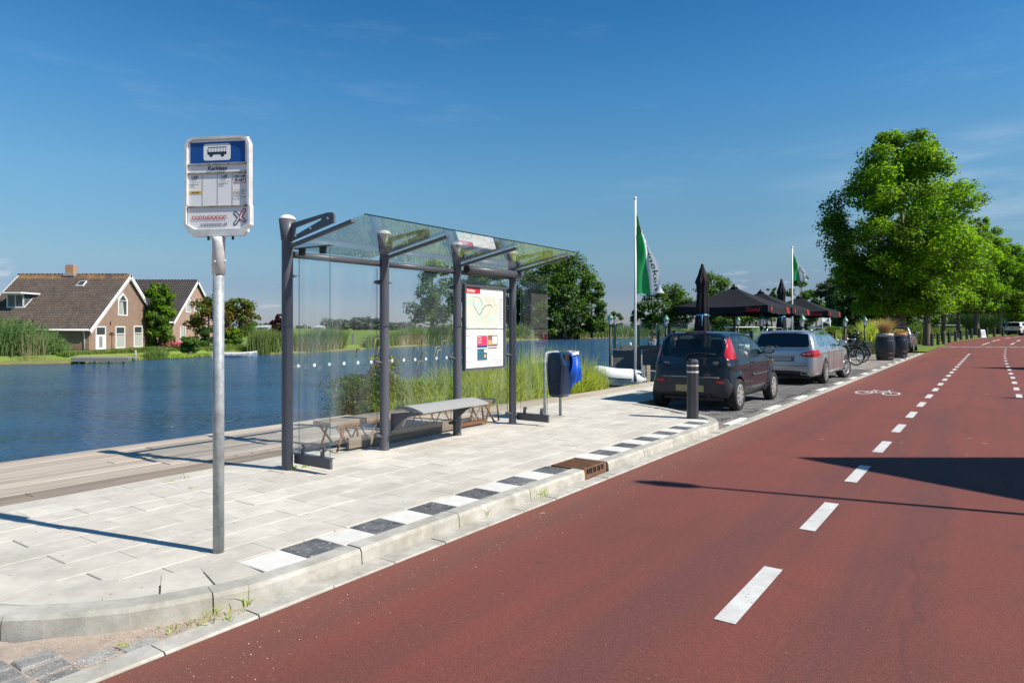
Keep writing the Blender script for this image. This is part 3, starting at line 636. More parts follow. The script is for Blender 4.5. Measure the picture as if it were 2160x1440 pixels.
# drain grate set in the kerb
dg = empty('drain_grate', S(6.36, -3.36, 0), ROT, 'rusty cast iron street drain set into the kerb between black and white tiles', 'drain')
b = MB(); b.box((0, .045, .05), (.50, .03, .11)); b.box((-.235, .22, .06), (.03, .36, .09)); b.box((.235, .22, .06), (.03, .36, .09)); b.box((0, .40, .06), (.5, .03, .09)); b.build('frame', m_rust, dg)
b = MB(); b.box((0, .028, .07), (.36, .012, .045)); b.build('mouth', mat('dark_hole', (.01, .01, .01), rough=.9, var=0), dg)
for k in range(3): b = MB(); b.box((-.09 + k * .09, .024, .07), (.015, .02, .05)); b.build('mouth_bar', m_rust, dg)
for k in range(12): b = MB(); b.box((-.2 + k * .0365, .215, .100), (.019, .34, .018)); b.build('grate_bar', m_rust, dg)
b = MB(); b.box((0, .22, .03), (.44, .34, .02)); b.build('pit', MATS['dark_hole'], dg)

# sandy brick lay-by in the near corner
layby = MB()
ps = [(-6, -3.32), (1.22, -3.32), (2.5, -3.34), (1.9, -3.56), (1.35, -3.95), (1.05, -4.7), (1.03, -9), (-6, -9)]
layby.add([(s, -t, -.008) for s, t in ps], [tuple(reversed(range(len(ps))))]); lb = layby.build('sandy_lay_by', mat('lay_by_sand', (.46, .37, .29), rough=.95, var=.2, vscale=6, bump=.7, bscale=170, col2=(.38, .31, .25), speck=(120, .82, (.24, .19, .16))), loc=S(0, 0, 0), rz=ROT, kind='structure')
CB = tilemesh('brick', .205, .103, .05, .006); CB.materials.append(m_paver)
m_cob = mat('granite_sett', (.30, .29, .265), rough=.8, var=.3, vscale=9, bump=.5, rnd=.3, col2=(.20, .20, .195), speck=(150, .7, (.46, .43, .38)))
CB2 = tilemesh('brick', .168, .118, .05, .008); CB2.materials.append(m_cob)
for i in range(18):
    for j in range(26):
        s_ = 2.05 - i * .177; t_ = -3.40 - j * .127 - (.06 if i % 2 else 0)
        if math.hypot(s_ - 2.6, t_ + 4.9) < 1.66 or t_ < -8: continue
        if s_ > .92 and t_ < -4.5: continue
        if s_ > 1.0 and math.hypot(s_ - 2.6, t_ + 4.9) < 1.74: continue
        dk = math.hypot(s_ - 2.6, t_ + 4.9) - 1.66 if t_ > -4.9 else (.92 - s_)
        up = -.003 + rng.uniform(-.003, .003) - max(0, .12 - dk) * .06 + (.006 * math.sin(i * 1.3 + j * .9) if dk < .3 else 0)
        inst(CB2, 'brick', lb, (s_, -t_, up), 0, .006)

# loose grit at the kerb foot and on the lay-by
k = 2600; gs, gt = [], []
while len(gs) < k:
    u_ = rng.uniform()
    if u_ < .5: s_, t_ = rng.uniform(-1, 2.1), -3.3 - abs(rng.normal(0, .25))
    elif u_ < .8: s_, t_ = rng.uniform(1, 11), -3.31 + rng.normal(0, .05)
    else: s_, t_ = rng.uniform(0, 11), -3.05 + abs(rng.normal(0, .25))
    if s_ > .9 and math.hypot(s_ - 2.6, t_ + 4.9) < 1.56 and t_ < -3.37: continue
    gs.append(s_); gt.append(t_)
gs, gt = np.array(gs), np.array(gt); V = []; F = []
for i in range(k):
    r_ = rng.uniform(.0012, .0042); c = (gs[i], -gt[i], .006 if -3.36 < gt[i] < -3.19 else .002); a = rng.uniform(0, 6.28); n0 = len(V)
    for q in range(4): V.append((c[0] + r_ * math.cos(a + q * 1.57) * rng.uniform(.7, 1.3), c[1] + r_ * math.sin(a + q * 1.57), c[2]))
    V.append((c[0], c[1], c[2] + r_ * 1.2)); F += [(n0 + q, n0 + (q + 1) % 4, n0 + 4) for q in range(4)]
npmesh('grit', V, F, mat('grit_stone', (.42, .32, .25), rough=.9, var=.2, island=.5), loc=S(0, 0, 0), rz=ROT, label='loose grit and tiny pebbles along the kerb foot and sandy corner', cat='grit', kind='stuff')
# dark clinker parking bays
bay = MB(); ps = [(10.0, -3.36), (47.5, -3.36), (47.5, -6.6), (17.8, -6.6), (17.8, -5.48), (12.0, -5.48), (11.6, -4.7), (10.9, -4.0), (10.0, -3.7)]
bay.add([(s, -t, -.006) for s, t in ps], [tuple(reversed(range(len(ps))))]); by = bay.build('parking_bay', mat('bay_joint', (.17, .155, .135), rough=.95, var=.2, vscale=4, bump=.3), loc=S(0, 0, 0), rz=ROT, kind='structure')
PB = tilemesh('brick', .203, .099, .05, .005); PB.materials.append(m_paver)
cnt = 0; rest = []; restb = []
for i in range(0, 340):
    s_ = 11.0 + i * .105
    for j in range(0, 15):
        t_ = -3.62 - j * .209 - (.1 if i % 2 else 0)
        if t_ < -6.45: break
        if s_ < 17.8 and t_ < -5.4: break
        if s_ < 12 and (not (math.hypot(max(0, s_ - 10.1), t_ + 4.5) > 1.25) or (t_ < -4.5 and (s_ - 11.35) < (-4.5 - t_) * .62 + .15)): continue
        if (s_ - 10.85) % 2.35 < .98 and t_ > -3.7: continue
        z = rng.uniform(-.003, .003)
        if cnt < 292: inst(PB, 'brick', by, (s_, -t_, z + .004), R(90) + rng.uniform(-.02, .02), .01); cnt += 1
        elif s_ < 28: rest.append((s_, -t_, z + .004))
        else: restb.append((s_, -t_, z + .004))
for nm_, rs, mm in (('brick_field', rest, mat('dark_paver_field', (.12, .115, .11), rough=.8, var=.25, vscale=8, island=.45, col2=(.17, .16, .15))), ('pale_brick_field', restb, mat('beige_paver_field', (.33, .295, .245), rough=.9, var=.2, vscale=6, island=.2))):
    V = []; F = []
    for x, y, z in rs:
        k = len(V); V += [(x - .0495, y - .1, z), (x + .0495, y - .1, z), (x + .0495, y + .1, z), (x - .0495, y + .1, z)]; F.append((k, k + 1, k + 2, k + 3))
    npmesh(nm_, V, F, mm, by, kind='stuff')
WT = tilemesh('block', .96, .12, .05, .004); WT.materials.append(m_white)
for k in range(16): inst(WT, 'white_block', by, (11.33 + 2.35 * k, 3.44, .008))
# ---------------------------------------------------------------- boardwalk
walk = MB(); walk.box((0, 0, 0), (1, 1, 1)); walk = None
bw = empty('boardwalk', S(0, 0, 0), ROT); bw['kind'] = 'structure'
def plank(s0, s1, t0, t1, m, z=PZ):
    lx = s1 - s0 - .006; ly = abs(t1 - t0) - .008; me = tilemesh('plank', lx, ly, .05, .004); me.materials.append(m)
    inst(me, 'plank', bw, ((s0 + s1) / 2, -(t0 + t1) / 2, z + rng.uniform(-.003, .003)), 0, .0012)
edges = np.linspace(-6.56, -8.72, 13)
for i in range(12):
    s_ = -5.0 + rng.uniform(-2, 0); send = 9.4 if i < 3 else (9.0 - (i - 3) * .16)
    while s_ < send:
        L_ = rng.uniform(3.0, 4.6); e = min(s_ + L_, send)
        if e - s_ > .3: plank(s_, e, edges[i], edges[i + 1], m_board2 if i < 2 and s_ > -20 else m_board)
        s_ = e
for i, (ta, tb) in enumerate(((-6.86, -7.03), (-7.03, -7.22), (-7.22, -7.4))):
    s_ = 9.4
    while s_ < 18.3: e = min(s_ + rng.uniform(2.6, 3.6), 18.3); plank(s_, e, ta, tb, m_board); s_ = e
b = MB(); b.box((-1.0, 8.66, -.45), (18.6, .08, 1.0)); b.box((1.5, 7.6, .0), (15, 2.0, .08)); b.build('fascia', m_board2, bw)
b = MB(); b.box((14.0, 7.1, .0), (9, .66, .08)); b.build('joist', m_board2, bw)
# ---------------------------------------------------------------- bus stop pole
m_blue = mat('sign_blue', (.008, .075, .30), rough=.35, var=.04)
m_ink = mat('ink_dark', (.02, .03, .07), rough=.5, var=0)
m_red = mat('sign_red', (.55, .025, .035), rough=.4, var=.04)
m_yel = mat('sign_yellow', (.85, .48, .02), rough=.5, var=.03)
m_swhite = mat('sign_white', (.86, .86, .85), rough=.35, var=.04, vscale=6)
m_sframe = mat('sign_frame', (.66, .67, .67), rough=.4, var=.14, vscale=9, col2=(.50, .50, .48))
m_grime = mat('grimy_strip', (.17, .155, .13), rough=.8, var=.35, vscale=30, col2=(.35, .34, .31))
base = G(461, 1164, PZ)
yaw = R(-8.5)
stop = empty('bus_stop_sign', base, yaw, 'white bus stop sign with blue bus panel on a round galvanised pole beside the kerb', 'bus stop sign')
b = MB(); b.tube([(0, 0, 0), (0, 0, 2.0)], .0345, 20); b.build('pole', m_galv, stop)
b = MB(); b.tube([(0, 0, 1.79), (0, 0, 2.0), (0, 0, 2.03)], [.040, .039, .043], 20); b.tube([(0, -.05, 1.87), (0, .05, 1.87)], .006, 6); b.tube([(-.052, 0, 1.85), (.052, 0, 1.88)], .005, 6); b.build('collar', m_sframe, stop)
Z0, Z1, W = 2.035, 2.675, .425
MX = Matrix(((1, 0, 0), (0, 0, -1), (0, 1, 0)))      # text plane xy -> xz facing -y
def face(x, z, y=-.03): return Matrix.Translation((x, y, z)) @ MX.to_4x4()
b = MB(); out_ = [(x, 0, z) for x, z in rrect(W, Z1 - Z0, .035, 5)]
# bottom corners chamfered
poly = [(-.155, Z0), (.165, Z0), (W / 2 + .006, Z0 + .07), (W / 2 + .006, Z0 + .19), (W / 2, Z0 + .2)] + [(W / 2, Z1 - .05), (W / 2 - .015, Z1 - .015), (W / 2 - .05, Z1), (-W / 2 + .05, Z1), (-W / 2 + .015, Z1 - .015), (-W / 2, Z1 - .05)] + [(-W / 2, Z0 + .2), (-W / 2 - .006, Z0 + .19), (-W / 2 - .006, Z0 + .07)]
def framering(po, inn, y0, y1, m=0):
    n = len(po); v = [(x, y0, z) for x, z in po] + [(x, y0, z) for x, z in inn] + [(x, y1, z) for x, z in po] + [(x, y1, z) for x, z in inn]; f = []
    for i in range(n):
        j = (i + 1) % n; f += [(i, j, n + j, n + i), (2 * n + j, 2 * n + i, 3 * n + i, 3 * n + j), (j, i, 2 * n + i, 2 * n + j), (n + i, n + j, 3 * n + j, 3 * n + i)]
    b.add(v, f, m)
cz = (Z0 + Z1) / 2
inn = [(x * .935 if abs(x) > .01 else x, cz + (z - cz) * .95) for x, z in poly]
inn = [(x, max(z, Z0 + .045)) for x, z in inn]
framering(poly, inn, -.055, .055); b.build('housing', m_sframe, stop)
b = MB(); b.box((0, 0, cz + .01), (W * .935, .045, (Z1 - Z0) * .95)); b.build('panel_board', m_swhite, stop)
# blue panel
def patch(name, x0, x1, z0, z1, m, y=-.0245, par=stop, r=0.0, th=.002):
    b = MB(); pts = [(x0 + (x1 - x0) / 2 + x, y, (z0 + z1) / 2 + z) for x, z in (rrect(x1 - x0, z1 - z0, r, 3) if r else [((x1 - x0) / 2, (z1 - z0) / 2), (-(x1 - x0) / 2, (z1 - z0) / 2), (-(x1 - x0) / 2, -(z1 - z0) / 2), ((x1 - x0) / 2, -(z1 - z0) / 2)])]
    b.prism(pts, (0, -th, 0)); return b.build(name, m, par)
patch('panel_edge', -.187, .187, 2.502, 2.648, m_swhite, -.0235)
bp0 = patch('route_panel', -.181, .181, 2.508, 2.642, m_blue, -.0262)
patch('bus_panel', -.092, .086, 2.523, 2.630, m_swhite, -.0285, stop, .015)
b = MB(); Y = -.0315
def fl(x0, x1, z0, z1, m=0, y=None): y = Y if y is None else y; b.add([(x0, y, z0), (x1, y, z0), (x1, y, z1), (x0, y, z1)], [(0, 1, 2, 3)], m)
fl(-.066, .060, 2.560, 2.578); fl(-.060, .060, 2.604, 2.609); fl(-.066, -.060, 2.575, 2.596)
for x in (-.060, -.042, -.022, -.002, .018, .038, .056): fl(x - .0014, x + .0014, 2.575, 2.607)
for x in (-.041, .034):
    b.add([(x + .012 * math.cos(a), Y - .0006, 2.557 + .012 * math.sin(a)) for a in np.linspace(0, 2 * math.pi, 14)[:-1]], [tuple(range(13))])
b.build('bus_pictogram', m_ink, stop)
for z in (2.497, 2.442, 2.226):
    b = MB(); b.box((0, -.030, z), (W * .935, .022, .010)); b.build('rail', m_grime, stop)
text('Kerklaan', .036, m_ink, stop, face(0, 2.471), bold=.0006)
for x in (-.10, 0.0, .098): patch('divider', x - .0008, x + .0008, 2.236, 2.438, m_grime)
for x in (-.154, .041):
    text('149', .037, m_ink, stop, face(x, 2.414), sx=.82)
    text('Halte aan Kerklaan\nDe Hoef\nDorpslaan', .0085, MATS['grimy_strip'], stop, face(x - .025, 2.376), align='LEFT')
patch('notice_strip', -.186, -.104, 2.312, 2.330, m_yel, -.0245); text('halte tijdelijk', .010, m_ink, stop, face(-.147, 2.321, -.0275))
text('OV OP\nMAAT', .023, m_ink, stop, face(.146, 2.402), bold=.0006)
b = MB(); Y = -.0262; fl(.107, .183, 2.371, 2.374, 0); fl(.181, .184, 2.371, 2.434, 1); fl(.135, .184, 2.432, 2.435, 0); b.build('logo_frame', [m_red, m_ink], stop)
text('Reisinformatie?\nBel: 0900-9292\nof download\nde\nOV op Maat App', .011, MATS['grimy_strip'], stop, face(.146, 2.305))
text('connexxion', .057, m_red, stop, face(-.055, 2.160), bold=0, sx=.86)
text('connexxion.nl', .036, MATS['ink_dark'], stop, face(-.025, 2.112), bold=0, sx=.86)
def capsule(x0, z0, x1, z1, r, m, y):
    d = Vector((x1 - x0, z1 - z0)).normalized(); a0 = math.atan2(d.y, d.x)
    pts = [(x1 + r * math.cos(a0 + a), y, z1 + r * math.sin(a0 + a)) for a in np.linspace(-math.pi / 2, math.pi / 2, 7)] + [(x0 + r * math.cos(a0 + a), y, z0 + r * math.sin(a0 + a)) for a in np.linspace(math.pi / 2, 1.5 * math.pi, 7)]
    b = MB(); b.add(pts, [tuple(range(14))]); b.build('emblem', m, stop)
for (x0, z0, x1, z1, m_, yy) in ((.120, 2.108, .158, 2.190, m_ink, -.0262), (.124, 2.190, .146, 2.160, m_ink, -.0264), (.170, 2.118, .150, 2.146, m_red, -.0266), (.142, 2.150, .170, 2.205, m_red, -.0268)): pass
for sx_, m_, oy in ((-1, m_ink, 0), (1, m_red, -.0012)):
    cx = .146
    capsule(cx + sx_ * .030, 2.186 + (.014 if sx_ > 0 else -.004), cx + sx_ * .004, 2.154, .0115, m_, -.0262 + oy)
    capsule(cx + sx_ * .030, 2.120 + (.010 if sx_ > 0 else -.006), cx + sx_ * .004, 2.150, .0115, m_, -.0264 + oy)
    capsule(cx + sx_ * .030, 2.186 + (.014 if sx_ > 0 else -.004), cx + sx_ * .006, 2.156, .0045, m_swhite, -.0275 + oy)
    capsule(cx + sx_ * .030, 2.120 + (.010 if sx_ > 0 else -.006), cx + sx_ * .006, 2.150, .0045, m_swhite, -.0277 + oy)
for o_ in list(stop.children):
    if o_.name.split('.')[0] not in ('pole', 'collar'):
        for v_ in o_.data.vertices: v_.co.x *= 1.05; v_.co.y *= .42
b = MB(); b.lathe([(.008, 0), (.008, .02), (.004, .03)], 8, c=(-.07, 0, Z0 - .022)); b.build('screw', m_dark, stop); b = MB(); b.lathe([(.008, 0), (.008, .02), (.004, .03)], 8, c=(.1, 0, Z0 - .022)); b.build('screw', m_dark, stop)

# ---------------------------------------------------------------- glass bus shelter
SX0 = 4.40; PT = 5.885
sh = empty('bus_shelter', S(0, 0, PZ), ROT, 'glass bus shelter with four dark grey posts and a cantilevered glass roof', 'bus shelter')
posts = [4.40, 5.765, 7.115, 8.42]
for s_ in posts:
    b = MB(); b.tube([(s_, PT, 0), (s_, PT, 2.36)], .056, 20, cap=False); b.lathe([(.0565, 2.33), (.062, 2.34), (.085, 2.55)], 24, c=(s_, PT, 0)); p_ = b.build('post', m_steel, sh)
    b = MB(); b.lathe([(.085, 2.55), (.083, 2.558), (.062, 2.583), (.032, 2.596), (.0005, 2.60)], 24, c=(s_, PT, 0)); b.build('cap', m_wpaint, p_)
    # base skirt weld
    b = MB(); b.lathe([(.062, 0), (.060, .02), (.0565, .025)], 20, c=(s_, PT, 0)); b.build('foot', m_steel, p_)
    for z_ in (1.98, 1.04, .17):
        for q in (-1, 1):
            b = MB(); b.tube([(s_ + q * .045, PT + .03, z_), (s_ + q * .115, PT + .045, z_)], [.03, .016], 10)
            b.add([(s_ + q * .05, PT - .03, z_ - .012), (s_ + q * .13, PT - .012, z_), (s_ + q * .05, PT + .03, z_ + .03), (s_ + q * .05, PT + .03, z_ - .03)], [(0, 1, 2), (0, 3, 1), (1, 3, 2), (0, 2, 3)])
            if (s_ == posts[0] and q < 0) or (s_ == posts[3] and q > 0 and z_ != 1.04): continue
            b.build('glass_clamp', m_steel, p_)
# horizontal tube behind the posts
b = MB()
for a, c in zip(posts, posts[1:]): b.tube([(a + .03, PT + .02, 2.20), (c - .03, PT + .02, 2.20)], .036, 12)
b.tube([(posts[3], PT - .03, 2.22), (posts[3] + .16, PT - .03, 2.22)], .04, 12); b.build('top_rail', m_steel, sh)
b = MB(); b.tube([(7.22, PT - .10, 2.235), (8.52, PT - .10, 2.235)], .052, 14); b.tube([(7.19, PT - .10, 2.235), (7.222, PT - .10, 2.235)], .054, 14, 1); b.build('lamp_tube', [m_steel, m_dark], sh)
# roof arms
def zr(t): return 2.262 + (6.04 - t) * (2.50 - 2.262) / (6.04 - 4.78)      # roof glass height over the pavement
for s_ in posts:
    b = MB(); w_ = .022
    pts_o = [(PT - .05, 2.50), (PT - .62, 2.56), (PT - .70, 2.555), (PT - .72, 2.53), (PT - .72, zr(PT - .72) + .03), (PT - .05, zr(PT - .05) + .02)]
    pts_i = [(PT - .13, 2.455), (PT - .50, 2.515), (PT - .54, 2.512), (PT - .545, 2.508), (PT - .53, 2.495), (PT - .13, 2.375)]
    n = 6; v = []
    for x in (s_ - w_ / 2, s_ + w_ / 2): v += [(x, y, z) for y, z in pts_o] + [(x, y, z) for y, z in pts_i]
    f = []
    for i in range(n):
        j = (i + 1) % n; f += [(i, j, n + j, n + i), (3 * n + i, 3 * n + j, 2 * n + j, 2 * n + i), (j, i, 2 * n + i, 2 * n + j), (n + i, n + j, 3 * n + j, 3 * n + i)]
    b.add(v, f); ar = b.build('roof_arm', m_steel, sh)
    b = MB(); b.bar((s_, PT + .06, zr(PT + .06) - .028), (s_, PT - .98, zr(PT - .98) - .028), .05, .028); b.build('arm_rail', m_steel, ar)
    for y_, z_ in ((PT - .15, 2.40), (PT - .38, 2.455), (PT - .64, 2.53)):
        b = MB(); b.tube([(s_ - .018, y_, z_ - .025), (s_ + .018, y_, z_ - .025)], .012, 8); b.build('bolt', m_chrome, ar)
ends = [4.43, 5.765, 7.115, 8.60 - .15]
for a, c in ((4.425, 5.757), (5.773, 7.107), (7.123, 8.47)):
    b = MB(); T_ = .008; x0, x1 = a, c; rear = PT + .155; front = 4.78
    # panel notched round the posts: keep it between posts behind, full width in front
    def q(xa, xb, ya, yb):
        vs = []
        for x in (xa, xb):
            for y in (ya, yb):
                vs += [(x, y, zr(y)), (x, y, zr(y) + T_)]
        b.add(vs, [(1, 3, 7, 5), (0, 4, 6, 2), (0, 1, 5, 4), (2, 6, 7, 3), (0, 2, 3, 1), (4, 5, 7, 6)])
    q(x0, x1, front, PT - .10)
    b.build('roof_glass', m_roofglass, sh)
    b = MB(); q(x0 + .08, x1 - .08, PT - .099, rear); b.build('roof_glass', m_roofglass, sh)
    b = MB(); b.bar((x0, front - .004, zr(front) + .004), (x1, front - .004, zr(front) + .004), .006, .013); b.build('glass_edge', mat('dark_green_edge', (.01, .03, .028), rough=.3, var=0), sh)
# back panes with dots
m_dot = mat('dot_film', (.55, .60, .64), rough=.6, var=0)
def disc(b, c, r, ax1, ax2, n=12, m=0): c = Vector(c); b.add([c + ax1 * r * math.cos(2 * math.pi * k / n) + ax2 * r * math.sin(2 * math.pi * k / n) for k in range(n)], [tuple(range(n))], m)
m_edge = mat('glass_edge', (.03, .09, .08), rough=.2, var=0)
EX, EY, EZ = Vector((1, 0, 0)), Vector((0, 1, 0)), Vector((0, 0, 1))
for i, (a, c) in enumerate(zip(posts, posts[1:])):
    b = MB(); b.box(((a + c) / 2, PT + .045, 1.15), (c - a - .15, .008, 2.0)); gp = b.build('back_pane', m_glass, sh)
    for e in (a + .0752, c - .0752): b = MB(); b.box((e, PT + .045, 1.15), (.0015, .0082, 2.0)); b.build('pane_edge', m_edge, gp)
    if i < 2:
        for k in range(6):
            b = MB(); disc(b, (a + .17 + (c - a - .34) * k / 5, PT + .0400, 1.045), .020, EX, EZ); b.build('dot', m_dot, gp)
# end panels
for s_, nd in ((posts[0] + .075, 2), (posts[3] + .085, 2)):
    y0, y1 = PT - .09, PT - .565
    b = MB(); b.box((s_, (y0 + y1) / 2, 1.17), (.008, abs(y1 - y0), 2.12)); gp = b.build('end_pane', m_glass, sh)
    for ye in (y1 - .0007, y0 + .0007): b = MB(); b.box((s_, ye, 1.17), (.0082, .0012, 2.12)); b.build('pane_edge', m_edge, gp)
    for k in range(nd): b = MB(); disc(b, (s_ - .0052, PT - .2 - .22 * k, 1.045), .028, EY, EZ); b.build('dot', m_dot, gp)
    b = MB(); b.box((s_ - .0, (PT - .03 + y1 - .02) / 2, .105), (.03, PT - .03 - y1 + .02, .10)); b.box((s_, (PT - .03 + y1 - .02) / 2, .1585), (.07, PT - .03 - y1 + .04, .007)); lbk = b.build('floor_bracket', m_steel, sh)
    for y_ in (PT - .17, PT - .47):
        b = MB(); b.box((s_ - .014, y_, .20), (.018, .05, .07), taper=(1, .7)); b.tube([(s_ - .022, y_, .235), (s_ + .018, y_, .235)], .024, 12); b.tube([(s_ - .03, y_, .235), (s_ - .024, y_, .235)], .012, 10, 1); b.build('glass_foot', [m_steel, m_chrome], lbk)
    if s_ < 6:
        b = MB(); b.box((s_, (PT - .03 + y1 - .03) / 2, 2.255), (.045, PT - .03 - y1 + .03, .010)); tb = b.build('top_bracket', m_steel, sh)
        for y_ in (PT - .14, PT - .46): b = MB(); b.box((s_, y_, 2.215), (.045, .05, .07), taper=(1, 1.2)); b.build('glass_foot', m_dark, tb)
# seat
se = MB(); nx = 14; sec = []
for k in range(nx + 1):
    f = k / nx; y = 5.86 - .44 * f; z = .455 + .055 * math.sin(math.pi * (.08 + .92 * f) ** .8) ; sec.append((y, z))
secb = [(y, z - .016 - .03 * math.sin(math.pi * i / nx)) for i, (y, z) in enumerate(sec)]
loop = sec + secb[::-1]; n = len(loop); x0, x1 = 5.93, 7.2
se.add([(x0, y, z) for y, z in loop] + [(x1, y, z) for y, z in loop], [tuple(range(n)), tuple(reversed(range(n, 2 * n)))] + [((i + 1) % n, i, n + i, n + (i + 1) % n) for i in range(n)])
m_seat = mat('seat_grey', (.31, .31, .30), rough=.55, var=.08, vscale=6, bump=.1)
se.build('seat', m_seat, sh)
for s_ in (5.84, 7.03):
    b = MB(); pts = [(s_, PT - .03, .20), (s_, PT - .03, .42), (s_, 5.50, .47), (s_, 5.46, .46), (s_, 5.66, .36)]
    b.prism(pts, (.02, 0, 0)); b.build('seat_arm', m_steel, sh)
b = MB(); b.box((6.5, 5.74, .40), (1.2, .05, .05)); b.build('seat_beam', m_steel, sh)
# timetable case
pf = empty('timetable', S(0, 0, PZ), ROT, 'framed timetable poster with red heading and pale route map hung inside the glass shelter', 'timetable poster')
px0, px1, pz0, pz1, py = 7.24, 8.17, .87, 2.02, PT - .022
b = MB(); 
for x, d in (((px0 + px1) / 2, 0),): pass
b.box((px0, py, (pz0 + pz1) / 2), (.03, .05, pz1 - pz0 + .03)); b.box((px1, py, (pz0 + pz1) / 2), (.03, .05, pz1 - pz0 + .03))
b.box(((px0 + px1) / 2, py, pz0), (px1 - px0 - .032, .05, .03)); b.box(((px0 + px1) / 2, py, pz1), (px1 - px0 - .032, .05, .03)); b.box(((px0 + px1) / 2, py + .015, (pz0 + pz1) / 2), (px1 - px0, .01, pz1 - pz0))
b.build('frame', m_steel, pf)
m_paper = mat('poster_paper', (.78, .77, .74), rough=.6, var=.02)
w_, h_ = px1 - px0 - .035, pz1 - pz0 - .035; X0 = px0 + .018; Zt = pz1 - .018
b = MB(); b.box(((px0 + px1) / 2, py + .006, (pz0 + pz1) / 2), (w_, .004, h_)); b.build('poster', m_paper, pf)
# viewed from the road the local x axis runs to the right
def pp(name, u0, u1, v0, v1, m, y=0.0028):
    b = MB(); a, c, d, e = X0 + u0 * w_, X0 + u1 * w_, Zt - v1 * h_, Zt - v0 * h_; yy = py + .004 - y
    b.add([(a, yy, d), (c, yy, d), (c, yy, e), (a, yy, e)], [(0, 1, 2, 3)]); return b.build(name, m, pf)
mm = bpy.data.materials.new('route_map'); mm.use_nodes = True; t = mm.node_tree; L = t.links.new; pb = t.nodes['Principled BSDF']; pb.inputs['Roughness'].default_value = .6
ge = t.nodes.new('ShaderNodeNewGeometry'); no = t.nodes.new('ShaderNodeTexNoise'); no.inputs['Scale'].default_value = 5; no.inputs['Detail'].default_value = 5; L(ge.outputs['Position'], no.inputs['Vector'])
cr = t.nodes.new('ShaderNodeValToRGB'); e_ = cr.color_ramp.elements; e_[0].position = .35; e_[0].color = (.52, .66, .60, 1); e_[1].position = .68; e_[1].color = (.78, .55, .45, 1); q_ = e_.new(.5); q_.color = (.66, .70, .55, 1); q2 = e_.new(.6); q2.color = (.74, .73, .60, 1); L(no.outputs['Fac'], cr.inputs[0])
vo = t.nodes.new('ShaderNodeTexVoronoi'); vo.feature = 'DISTANCE_TO_EDGE'; vo.inputs['Scale'].default_value = 11; nv = t.nodes.new('ShaderNodeMixRGB'); nv.inputs[0].default_value = .12; L(ge.outputs['Position'], nv.inputs[1]); L(no.outputs['Color'], nv.inputs[2]); L(nv.outputs[0], vo.inputs['Vector'])
lt = t.nodes.new('ShaderNodeMath'); lt.operation = 'LESS_THAN'; lt.inputs[1].default_value = .018; L(vo.outputs['Distance'], lt.inputs[0]); mx = t.nodes.new('ShaderNodeMixRGB'); mx.inputs[2].default_value = (.62, .32, .22, 1); ml = t.nodes.new('ShaderNodeMath'); ml.operation = 'MULTIPLY'; ml.inputs[1].default_value = .5; L(lt.outputs[0], ml.inputs[0]); L(ml.outputs[0], mx.inputs[0]); L(cr.outputs[0], mx.inputs[1]); L(mx.outputs[0], pb.inputs['Base Color'])
pp('heading', .0, .38, .0, .075, m_red, .0032); pp('map', .01, .83, .10, .58, mm, .003)
for k in range(26): pp('text_line', .87, .985 - .02 * (k % 3), .12 + .014 * k, .123 + .014 * k, MATS['grimy_strip'] if 0 else mat('pale_ink', (.45, .45, .45), rough=.6, var=0), .0032)
pts = [(.22, .13), (.33, .13), (.40, .17), (.44, .22)]
b = MB(); yy = py + .004 - .0036
def pline(pl, w__):
    for p, q in zip(pl, pl[1:]): b.bar((X0 + p[0] * w_, yy, Zt - p[1] * h_), (X0 + q[0] * w_, yy, Zt - q[1] * h_), .0005, w__, up=(0, 1, 0)) if False else b.bar((X0 + p[0] * w_, yy, Zt - p[1] * h_), (X0 + q[0] * w_, yy, Zt - q[1] * h_), w__, .0005, up=(0, 1, 0))
pline([(.22, .12), (.34, .12), (.40, .16), (.45, .21)], .006); pline([(.36, .34), (.41, .31), (.43, .27), (.47, .25), (.52, .22), (.66, .21), (.70, .25)], .010); pline([(.22, .24), (.3, .30), (.36, .34)], .005); b.build('route_line', MATS['ink_dark'], pf)
m_org = mat('map_orange', (.72, .33, .16), rough=.6, var=0)
b = MB(); pline([(.17, .1), (.22, .16), (.20, .22), (.27, .27), (.33, .33)], .010); pline([(.62, .11), (.60, .2), (.63, .3), (.55, .34), (.5, .38)], .009); pline([(.72, .12), (.75, .2), (.82, .22), (.83, .3)], .010); b.build('map_route', m_org, pf)
pp('fold', .0, 1, .383, .385, mat('pale_ink', (.45, .45, .45)), .0034)
pp('pink_advert', .30, .565, .60, .752, mat('advert_pink', (.72, .04, .10), rough=.5, var=0), .0032); pp('advert_strip', .30, .565, .722, .752, m_blue, .0036)
pp('teal_advert', .305, .56, .765, .91, mat('advert_teal', (.03, .12, .16), rough=.5, var=0), .0032); pp('orange_dot', .48, .53, .84, .88, m_org, .0036); pp('white_dot', .48, .545, .775, .815, m_paper, .0036)
pp('photo_advert', .58, .84, .595, .74, mat('advert_brown', (.22, .12, .08), rough=.5, var=.3, vscale=20), .0032); pp('photo_white', .70, .82, .612, .71, m_paper, .0036); pp('photo_orange', .585, .68, .66, .72, m_org, .0036)
pp('red_strip', .58, .82, .755, .772, m_red, .0032); pp('footer_line', .0, 1, .918, .922, m_red, .0032)
for k in range(5): pp('small_mark', .60 + k * .048, .612 + k * .048, .80, .822, mat('pale_ink', (.45, .45, .45)), .0032)
pp('red_footer', .75, .93, .945, .958, mat('pale_red', (.65, .3, .3), rough=.6, var=0), .0032)
for v in (.60, .745): pp('text_line', .02, .13, v, v + .004, MATS['ink_dark'], .0034); pp('text_line', .14, .27, v + .001, v + .003, MATS['pale_ink'], .0034)
FX = Matrix(((1, 0, 0), (0, 0, -1), (0, 1, 0))).to_4x4()
